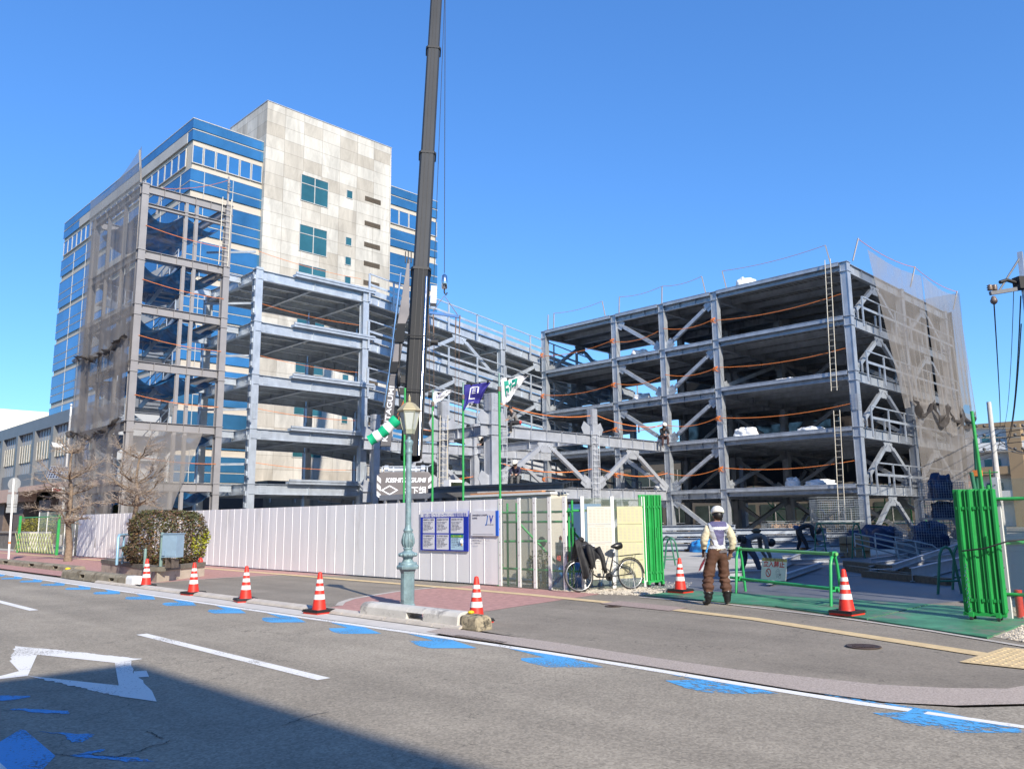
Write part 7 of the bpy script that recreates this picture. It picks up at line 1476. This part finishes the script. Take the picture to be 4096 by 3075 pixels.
for s_ in (0, 1):
    ya = y0_-wd*(.08+.47*s_); mb = MB(); mb.box(14.292, ya-wd*.36, z0_+.08, 14.299, ya, z0_+.25); o = mb.build('screen', mat('dark_red_screen', (.16, .02, .02), .3), NM)
    m_ = mat('led_red', (.9, .12, .08), .5, emit=.9); text('digits', ('48', '33')[s_], .17, m_, o, (14.29, ya-wd*.02, z0_+.105), fx, fz, .0005, sx=wd*.33/.19)
    mb = MB(); c = Vec((14.35, ya-wd*.2, z1_)); mb.lathe(c, [(.04, 0), (.04, .05)], 12); mb.build('lamp_base', CT, NM); mb = MB(); mb.lathe(c, [(.036, .05), (.036, .11), (.02, .14), (.004, .15)], 12); mb.build('beacon', CRED if s_ == 0 else FG, NM)
mb = MB(); mb.box(14.33, y1_+.05, 0, 14.38, y1_+.11, z0_); mb.build('leg', MT['drain_iron'], NM); mb = MB(); mb.box(14.33, y0_-.11, 0, 14.38, y0_-.05, z0_); mb.build('leg', MT['drain_iron'], NM)
PF = thing('pipe_fence', 'green scaffold pipe frame bracing the clear hoarding from behind', 'scaffold', (13.9, 13, 0))
for a, b, l in (((13.78, 14.2, 1.72), (13.78, 11.95, 1.72), 'cross_pipe'), ((13.78, 11.95, 1.74), (15.6, 11.3, 1.74), 'cross_pipe'), ((13.86, 14.2, 1.5), (13.86, 12.1, 1.5), 'cross_pipe'), ((13.78, 14.2, .42), (13.78, 12, .42), 'cross_pipe'), ((13.78, 14.1, 1.05), (14.3, 13.2, 1.05), 'cross_pipe'), ((13.83, 12, .42), (15.6, 11.4, .42), 'cross_pipe'), ((13.84, 14.05, 0), (13.84, 14.05, 1.95), 'upright'), ((13.95, 13.85, 0), (13.95, 13.85, 1.95), 'upright'), ((14.25, 12.35, 0), (14.25, 12.35, 1.98), 'upright'), ((14.0, 13.85, 1.5), (14.9, 12.9, .1), 'brace_pipe'), ((14.25, 12.35, 1.3), (15.2, 11.9, .1), 'brace_pipe'), ((13.84, 12.1, 0), (13.84, 12.1, 1.8), 'upright')):
    mb = MB(); mb.tube([a, b], .027, 8); mb.build(l, GREENP, PF)
GEN = thing('generator', 'blue generator box with vent grilles behind the clear hoarding', 'generator', (17, 12.4, 0)); GBL = mat('generator_blue', (.13, .25, .42), .45, .1, .08, 2)
mb = MB(); gy0, gy1 = PL(1264, 1100, 'X', 16.4).y, PL(1206, 1100, 'X', 16.4).y; mb.box(16.4, gy0, .1, 17.5, gy1, 1.85); mb.build('body', GBL, GEN, bevel=.03)
for (y, z) in ((gy1-.3, .5), (gy1-.35, 1.0), (gy0+.5, .6)):
    mb = MB()
    for i in range(7): mb.box(16.37, y-.25, z+i*.05, 16.395, y+.1, z+i*.05+.022)
    mb.build('grille', BLACK, GEN)
text('lettering', '150L', .22, mat('letter_orange', (.6, .16, .08), .6), GEN, (16.385, gy1-.05, 1.48), fx, fz, .002); mb = MB(); mb.box(16.6, gy0+.2, 1.85, 17.3, gy1-.2, 1.95); mb.build('hood', GBL, GEN)
lump('blue_tarpaulin_heap', 'crumpled blue tarpaulin heap behind the clear hoarding', 'tarpaulin', (14.75, 12.6, 0), (.55, .5, .62), mat('bright_blue_tarp', (.03, .25, .60), .5, 0, .2, 3, .8, 8), None, 21)
mb = MB(); mb.obox((15.0, 12.75, .78), (.16, .05, 0), (-.05, .16, 0), (0, 0, .1)); tag(mb.build('cardboard_box', mat('cardboard', (.45, .28, .16), .8, 0, .1, 5)), 'small cardboard box on the blue tarpaulin heap', 'box')
mb = MB(); mb.lathe((14.5, 13.55, 1.02), [(.005, -.01), (.13, -.005), (.13, .005), (.005, .01)], 18, ax=(fx, fz, Vec((1, 0, 0)))); mb.tube([(14.5, 13.55, 0), (14.5, 13.55, .95)], .012, 6); tag(mb.build('round_mirror', BLACK), 'dark round disc on a thin stem behind the clear hoarding', 'mirror')
bush('weeds', 'straggly green weeds growing behind the clear hoarding', (13.95, 13.15, .05), .16, .35, .85, 380, [mat('weed_green', (.10, .13, .04), .6, 0, .3, 5), LV[0], LV[4]], s0=.02, s1=.05)
mb = MB()
for k in range(4):
    y = 12.95-.12*k; mb.tube([(14.55, y, 0), (14.55, y, .75)], .012, 5); mb.obox((14.55, y, .8), (.01, 0, 0), (0, .05, 0), (0, 0, .04))
tag(mb.build('shovel_rack', BLACK), 'row of dark shovel handles under the noise meter', 'shovels')
# ------------------------------------------------------------------ materials lying on the site
def stack(name, label, c, ang, L_, n, rows, h, m, grp=None, w=.3):
    t = thing(name, label, 'steel stack', tuple(c), grp); d = Vec((cos(ang), sin(ang), 0)); s_ = Vec((-d.y, d.x, 0)); c = Vec(c)
    for r in range(rows):
        for i in range(n):
            mb = MB(); a = c+s_*(i-n/2)*w+Vec((0, 0, .12+r*(h+.07)+h/2)); mb.ib(a-d*L_/2+d*random.uniform(-.1, .1), a+d*L_/2+d*random.uniform(-.1, .1), h, w*.9, t=.02); mb.build('girder', m, t)
        for k in (-.35, .0, .35): mb = MB(); mb.obox(c+d*L_*k+Vec((0, 0, .06+r*(h+.07)-.0)), d*.05, s_*n*w*.55, Vec((0, 0, .033 if r else .06))); mb.build('bearer', TIMBER, t)
    return t
SGR_ = mat('stacked_grey_steel', (.32, .36, .42), .45, .45, .2, 2)
stack('girder_stack', 'stack of grey steel girders on timber bearers left of the guard', G(1485, 1190), R(-45), 4.6, 3, 4, .22, SGR_, 'girder stacks in the yard'); stack('girder_stack', 'stack of grey steel girders right behind the guard', G(1640, 1188), R(-45), 6.2, 3, 3, .25, SGR_, 'girder stacks in the yard'); stack('girder_stack', 'long low stack of grey steel in front of the parking frame', G(1790, 1180), R(-45), 4.2, 3, 2, .28, SGR_, 'girder stacks in the yard')
SH_ = mat('pale_galv_channel', (.50, .53, .58), .4, .5, .15, 3)
def lying(name, label, pts, h, w, m, z=.12, cat='steel channel', n=1, dz=0, grp='galvanised channels lying on the plates'):
    t = thing(name, label, cat, (pts[0][0], pts[0][1], z), grp)
    for i in range(n): a, b = Vec((pts[0][0], pts[0][1], z+h/2+i*dz)), Vec((pts[1][0], pts[1][1], z+h/2+i*dz)); mb = MB(); mb.ib(a, b, h, w, t=.012); mb.build('channel', m, t)
    return t
gp2 = lambda x, y, z=.2: tuple(G(x, y, z))[:2]
for k, (x0_, y0_, x1_, y1_, l) in enumerate(((1880, 1206, 2010, 1188, 'topmost of the fan beside the mesh pallets'), (1890, 1214, 2060, 1196, 'second of the fan at the right'), (1880, 1222, 2070, 1206, 'third of the fan at the right'), (1880, 1230, 2040, 1222, 'nearest short one of the fan'), (1930, 1236, 2082, 1180, 'slanting across the others'), (1970, 1242, 2090, 1212, 'thick one at the near right end'))):
    lying('galvanised_channel', 'galvanised steel channel lying on the yard, '+l, (gp2(x0_, y0_), gp2(x1_, y1_)), .14 if k < 5 else .3, .1, SH_, .25 if k == 4 else .06)
for k, (x0_, y0_, x1_, y1_, l) in enumerate(((1655, 1232, 1780, 1178, 'long one running back past the bending workers'), (1660, 1250, 1775, 1214, 'near one behind the keep out sign'), (1690, 1200, 1835, 1193, 'short one with cleats before the second worker'), (1560, 1242, 1660, 1238, 'low one behind the guard'), (1600, 1214, 1790, 1206, 'thin one across the yard'))):
    lying('galvanised_channel', 'galvanised steel channel lying on the yard, '+l, (gp2(x0_, y0_), gp2(x1_, y1_)), .2 if k in (0, 3) else .12, .12, SH_, .08)
for (x0_, y0_, x1_, y1_, z, l) in ((1828, 1221, 1962, 1237, .05, 'upper timber beam lying behind the cone'), (1832, 1228, 1968, 1246, .0, 'middle timber beam lying behind the cone'), (1868, 1240, 2052, 1258, .0, 'nearest timber beam lying behind the cone')):
    a, b = G(x0_, y0_, .1), G(x1_, y1_, .1); mb = MB(); mb.bar(Vec((a.x, a.y, z+.1)), Vec((b.x, b.y, z+.1)), .2, .18); tag(mb.build('timber_beam', mat('old_timber', (.17, .115, .07), .8, 0, .3, 4, vec=(3, 3, 3), stain=(.07, .05, .035), stains=.4)), l, 'timber', 'timber beams on the plates')
t = thing('timber_stack', 'stack of square timber ends beside the white handrails', 'timber stack', tuple(G(1845, 1200))); c = G(1848, 1203); rr, ff = Vec((.7071, -.7071, 0)), Vec((.7071, .7071, 0))
bl_ = Vec((c.x, c.y, 0)).normalized(); rr2 = Vec((bl_.y, -bl_.x, 0))
for i in range(4):
    for j in range(3):
        mb = MB(); mb.obox(c+rr2*(i-1.5)*.27+Vec((0, 0, .14+j*.26))+bl_*random.uniform(-.1, .1), rr2*.12, bl_*.9, Vec((0, 0, .12))); mb.build('timber', TIMBER if (i+j) % 3 else mat('pale_timber', (.42, .28, .16), .75, 0, .2, 5), t)
mb = MB(); c = G(1752, 1186); mb.obox(c+Vec((0, 0, .34)), rr*.5, ff*.04, Vec((0, 0, .32))); tag(mb.build('plywood_board', mat('grey_ply', (.30, .25, .20), .8, 0, .2, 2)), 'weathered plywood board standing behind the second worker', 'board')
HRW = mat('dull_white_tube', (.42, .42, .40), .5, .1, .1, 5)
for k, (x, y, l) in enumerate(((1850, 1198, 'left one of the leaning pair'), (1895, 1196, 'right one of the leaning pair'))):
    c = G(x, 1212, 0); d = Vec((rr.x, rr.y, -.22)).normalized(); up = Vec((.15, .15, 1)).normalized(); mb = MB(); a = c+Vec((0, 0, .95)); mb.tube([a-Vec((0, 0, .45)), a, a+d*2.0, a+d*2.2-up*.12, a+d*2.2-up*.35, a+d*2.0-up*.48, a-up*.35], .026, 8)
    mb.tube([a-up*.18, a+d*2.2-up*.22], .022, 6)
    for q in (.7, 1.4): mb.tube([a+d*q, a+d*q-up*1.0], .024, 6)
    tag(mb.build('handrail_section', HRW), 'dull white tube handrail section, '+l, 'handrail', 'white handrail sections on the yard')
WIRE = mat('mesh_wire', (.30, .34, .38), .45, .6, .1, 5); BTP = mat('shaded_blue_tarp', (.012, .026, .075), .55, 0, .3, 2, .9, 5)  # blue tarpaulin colour darkened for the shade it lies in
def pallet(label, c, w, d_, h, ang, fill=None, z0=0, zfill=.6, blk=False):
    t = thing('mesh_pallet', label, 'mesh pallet', (c[0], c[1], z0), 'wire mesh pallets in the yard'); c = Vec((c[0], c[1], z0)); X = Vec((cos(ang), sin(ang), 0)); Y = Vec((-X.y, X.x, 0)); mb = MB()
    n = int(w/.11)
    for s_ in (-1, 1):
        for i in range(n+1): p = c+X*(-w/2+w*i/n)+Y*s_*d_/2; mb.bar(p+Vec((0, 0, .12)), p+Vec((0, 0, h)), .012, .012, up=(1, 0, 0))
        for j in range(int(h/.12)+1): z = .12+j*.12; mb.bar(c-X*w/2+Y*s_*d_/2+Vec((0, 0, z)), c+X*w/2+Y*s_*d_/2+Vec((0, 0, z)), .012, .012)
        m2 = int(d_/.11)
        for i in range(m2+1): p = c+Y*(-d_/2+d_*i/m2)+X*s_*w/2; mb.bar(p+Vec((0, 0, .12)), p+Vec((0, 0, h)), .012, .012, up=(0, 1, 0))
        for j in range(int(h/.12)+1): z = .12+j*.12; mb.bar(c-Y*d_/2+X*s_*w/2+Vec((0, 0, z)), c+Y*d_/2+X*s_*w/2+Vec((0, 0, z)), .012, .012)
    mb.build('wire_cage', WIRE, t); mb = MB(); mb.obox(c+Vec((0, 0, .08)), X*w/2, Y*d_/2, Vec((0, 0, .04)))
    for sx in (-1, 1):
        for sy in (-1, 1): mb.obox(c+X*sx*w*.46+Y*sy*d_*.46+Vec((0, 0, .03)), X*.05, Y*.05, Vec((0, 0, .03)))
    mb.build('base', WIRE, t); return t
ay = R(-45)
def tarp(label, c, s, seed, m=BTP, cat='tarpaulin bundle'): return lump('tarp_bundle', label, cat, c, s, m, 'dark blue tarpaulin bundles in the mesh pallets', seed, amp=.2)
c = G(2012, 1187); pallet('wide mesh pallet of dark blue tarpaulins at the foot of the taller stack', c, 2.6, 1.4, 1.3, ay); tarp('long dark blue tarpaulin bundle in the wide ground pallet', (c.x, c.y, .13), (.72, .72, .98), 31)
c = G(2045, 1185); pallet('mesh pallet in the middle of the tall stack near the right gate', (c.x, c.y), 1.7, 1.3, .9, ay, z0=1.3); c2_ = c; tarp('dark tarpaulin bundle in the middle pallet of the tall stack', (c.x, c.y, 1.43), (.5, .5, .66), 32)
pallet('mesh pallet on top of the tall stack beside the right gate', (c.x, c.y), 1.6, 1.3, .9, ay, z0=2.2); tarp('domed dark blue tarpaulin bundle on the very top of the tall stack', (c.x, c.y, 2.33), (.52, .52, 1.0), 33)
c = G(1700, 1178); pallet('low pale mesh pallet holding brown canvas bags behind the second worker', c, 2.4, 1.2, 1.2, ay)
for i in range(4): lump('canvas_bag', ['leftmost', 'second', 'third', 'rightmost'][i]+' brown canvas bag in the low pale mesh pallet', 'bag', (c.x+rr.x*(-.6+.4*i), c.y+rr.y*(-.6+.4*i), .6), (.25, .25, .5), mat('brown_canvas', (.28, .18, .11), .8, 0, .2, 5), 'brown canvas bags in the low mesh pallet', 40+i)
c = G(1812, 1180); pallet('empty mesh pallet in front of the near corner column', c, 2.5, 1.2, 1.2, ay); pallet('second empty mesh pallet stacked by the near corner column', c, 2.4, 1.2, 1.2, ay, z0=1.22)
c = G(1905, 1184); tarp('dark tarpaulin heap behind the white handrails', (c.x, c.y, 0), (.95, .95, .95), 35); c = G(1860, 1182); tarp('low dark heap left of the handrails', (c.x, c.y, 0), (.6, .6, .75), 36)
c = G(1500, 1190); lump('blue_sheet_heap', 'small bright blue sheet heap at the foot of the girder stack', 'tarpaulin', (c.x-.5, c.y-.9, 0), (.7, .7, .5), MT['bright_blue_tarp'], None, 37)
c = G(1965, 1206); mb = MB(); mb.obox(c+Vec((0, 0, .3)), rr*.3, ff*.3, Vec((0, 0, .3))); mb.obox(c+Vec((0, 0, .62)), rr*.33, ff*.33, Vec((0, 0, .02))); tag(mb.build('grey_bin', mat('bin_grey', (.16, .18, .20), .6), bevel=.02), 'grey plastic bin at the foot of the wide mesh pallet', 'bin')
# scaffolding behind the ground floor of the right wing
SCF = thing('scaffold', 'green pipe scaffold standing behind the ground floor of the right wing', 'scaffold', (63, 20, 0))
for i in range(10): mb = MB(); mb.tube([(63, 16.5+i*1.8, 0), (63, 16.5+i*1.8, 4.6)], .05, 6); mb.build('upright', GREENP, SCF)
for z in (1.0, 2.2, 3.4, 4.4): mb = MB(); mb.tube([(63, 16, z), (63, 33, z)], .045, 6); mb.build('cross_pipe', GREENP, SCF)
for i in range(5): mb = MB(); mb.tube([(63.1, 16.5+i*3.6, .2), (63.1, 20.1+i*3.6, 4.2)], .045, 6); mb.build('brace_pipe', GREENP, SCF)
GS = thing('pipe_post', 'cluster of dark green slanted pipes rising behind the right folding gate', 'pipes', (16.0, 4.6, 0)); a0 = Vec((15.4, 4.35, 0))
for a, b in (((2120, 1190), (2106, 948)), ((2128, 1190), (2112, 990)), ((2107, 1065), (2098, 1020))): mb = MB(); mb.tube([vp(a0, *a), vp(a0, *b)], .035, 8); mb.build('pipe', mat('dark_green_pipe', (.03, .17, .10)), GS)
mb = MB(); q = vp(a0, 2112, 1022); mb.box(q.x-.06, q.y-.06, q.z-.05, q.x+.06, q.y+.06, q.z+.05); mb.build('coupler', ORANGE, GS)
# ------------------------------------------------------------------ utility poles and wires
UPc = mat('pole_concrete', (.42, .41, .39), .8, 0, .1, 3); INS = mat('insulator_brown', (.16, .12, .10), .4)
q = at_depth(2206, 640, 26); UP = thing('utility_pole', 'utility pole at the right edge with a cross arm carrying insulators', 'utility pole', (q.x, q.y, 0)); V0 = Vec((q.x, q.y, 0)); u_ = lambda x, y: vp(V0, x, y, Vec((.82, -.57, 0)).normalized())
mb = MB(); b0 = Vec((q.x, q.y, 0)); tp = u_(2203, 545); mb.tube([Vec((tp.x, tp.y, 0)), Vec((tp.x, tp.y, tp.z*.55))], [.19, .15], 12); mb.build('pole', UPc, UP)
mb = MB(); mb.bar(Vec((tp.x, tp.y, tp.z*.55)), tp, .14, .14); mb.build('pole_top', GALV, UP)
mb = MB(); mb.bar(u_(2139, 634), u_(2212, 622), .10, .12); mb.tube([u_(2156, 632), u_(2201, 560)], .03, 6); mb.build('cross_arm', mat('weathered_arm', (.16, .17, .19), .6, .2, .2, 5), UP)
for (x, y0__, y1__) in ((2139, 628, 608), (2149, 628, 600)): mb = MB(); a, b = u_(x, y0__), u_(x, y1__); mb.lathe(a, [(.05, 0), (.10, .03), (.06, .06), (.10, .10), (.06, .13), (.09, .17), (.03, .2)], 10); mb.build('insulator', INS, UP)
for (x, y) in ((2147, 650),): mb = MB(); a = u_(x, y); mb.lathe(a, [(.03, -.12), (.09, -.07), (.11, 0), (.08, .08), (.05, .15)], 10); mb.build('insulator', INS, UP)
mb = MB()
mb.tube([u_(2160, 610), u_(2175, 605), u_(2195, 611)], .06, 8); mb.build('cable_joint', BLACK, UP)
mb = MB()
for (x0_, y0_, x1_, y1_) in ((2195, 612, 2212, 612),): mb.bar(u_(x0_, y0_), u_(x1_, y1_), .3, .4)
mb.build('transformer', BLACK, UP)
fp = at_depth(2163, 1118, 62); fp.z = 0; FPz = vp(fp, 2159, 868).z; FPp = thing('utility_pole', 'white distribution pole crowded with wires before the apartment block', 'utility pole', tuple(fp)); mb = MB(); mb.tube([fp, fp+Vec((0, 0, FPz))], [.26, .17], 10); mb.build('pole', mat('pale_pole', (.55, .54, .52), .7), FPp)
for i, y in enumerate((925, 945, 975)): mb = MB(); c = vp(fp, 2160, y); mb.bar(c-rr*(2.0-.4*i), c+rr*(2.0-.4*i), .09, .09); [mb.ball(c+rr*k*.6+Vec((0, 0, .2)), .13, 6) for k in (-3, -2, 2, 3)]; mb.build('cross_arm', mat('arm_dark', (.10, .10, .10), .6), FPp)
def wire(a, b, s_, label, r=.02): mb = MB(); mb.tube(sag(a, b, s_, 14), r, 5, caps=False); return tag(mb.build('overhead_wire', BLACK), label, 'wire', 'overhead wires at the right edge')
w_ = wire(u_(2147, 655), vp(fp, 2160, 920), .8, 'overhead wire hanging from the insulator of the near pole down to the white pole', .022)
wire(u_(2190, 615), vp(fp, 2160, 930), 1.4, 'overhead wire from the middle of the cross arm to the white pole', .012); wire(u_(2205, 640), vp(fp, 2166, 945), 1.6, 'thick overhead wire from the near pole trunk to the white pole', .022); wire(u_(2206, 700), vp(fp, 2168, 960), 1.2, 'lowest overhead wire from the near pole trunk', .018)
for i in range(6): a = vp(fp, 2160, 925+i*9); wire(a, Vec((118, 40-i*5, 12-i*.8)), .8, f'thin wire from the white pole to the apartment block, {["top", "second", "third", "fourth", "fifth", "lowest"][i]}', .03)
for i in range(3): a = vp(fp, 2160, 935+i*12); wire(a, Vec((75, -10, 13-i*1.2)), .6, f'thin wire from the white pole out of the right side, {["top", "middle", "lowest"][i]}', .03)
for i in range(4): wire(vp(fp, 2160, 950+i*10), Vec((62.5, 26+i*2, 5.6-i*.5)), .8, f'dark wire from the white pole towards the netted frame, {["top", "second", "third", "lowest"][i]}', .025)
# ------------------------------------------------------------------ trees beyond
def tree(label, c, H, r, n, mats, w, seed, group='trees beyond the site'):
    rnd = random.Random(seed); t = thing('broadleaf_tree', label, 'tree', (c[0], c[1], 0), group); c = Vec((c[0], c[1], 0)); mb = MB(); mb.tube([c, c+Vec((.1, .1, H*.55)), c+Vec((0, .2, H*.8))], [.22, .14, .05], 7)
    for i in range(7): a = rnd.random()*6; mb.tube([c+Vec((0, 0, H*(.35+.05*i))), c+Vec((cos(a)*r*.7, sin(a)*r*.7, H*(.5+.06*i)))], [.08, .03], 5)
    mb.build('trunk', MT['bark'], t); cl = [(c+Vec((rnd.uniform(-.7, .7)*r, rnd.uniform(-.7, .7)*r, H*rnd.uniform(.45, .88))), r*rnd.uniform(.28, .5)) for _ in range(16)]; mb = MB()
    for _ in range(n):
        cc, rr_ = cl[rnd.randrange(len(cl))]; d = Vec((rnd.gauss(0, 1), rnd.gauss(0, 1), rnd.gauss(0, .8))).normalized(); p = cc+d*rr_*rnd.uniform(.6, 1.08); a = Vec((rnd.gauss(0, 1), rnd.gauss(0, 1), rnd.gauss(0, 1))).normalized(); b = a.cross(d).normalized(); s_ = rnd.uniform(.10, .22)
        mb.add([p-a*s_, p+b*s_*.6, p+a*s_, p-b*s_*.6], [(0, 1, 2, 3)], 0 if rnd.random() < w else 1)
    mb.build('crown', mats, t); return t
YE = mat('leaf_autumn_yellow', (.62, .36, .03), .6, 0, .3, 2); RE = mat('leaf_autumn_red', (.40, .06, .03), .6, 0, .3, 2); DGN = mat('leaf_evergreen', (.05, .075, .025), .6, 0, .3, 2)
tree('yellow autumn tree seen through the right flank of the frame', (88, 30.5), 8.6, 3.0, 2600, [YE, DGN], .92, 1); tree('red autumn tree seen through the right flank of the frame', (88, 26.0), 6.6, 2.6, 2200, [RE, YE], .85, 2); tree('small yellow tree beside the dark pipes before the apartments', (96, 18.0), 6.4, 2.2, 1500, [YE, DGN], .7, 3); tree('dark evergreen tree behind the right see-through hoarding', (44, 6.4), 4.9, 1.8, 3000, [DGN, LV[0]], .8, 4); tree('dark evergreen tree beyond the right fence, further back', (70, 9), 5, 2.4, 1800, [DGN, LV[0]], .8, 5)
for i in range(9): tree(f'evergreen street tree far down the left road, {["nearest", "second", "third", "fourth", "fifth", "sixth", "seventh", "eighth", "farthest"][i]}', (14.5+random.uniform(-1, 1), 104+i*11), 7+random.uniform(-1, 2), 3, 500, [DGN, LV[0]], .8, 10+i)
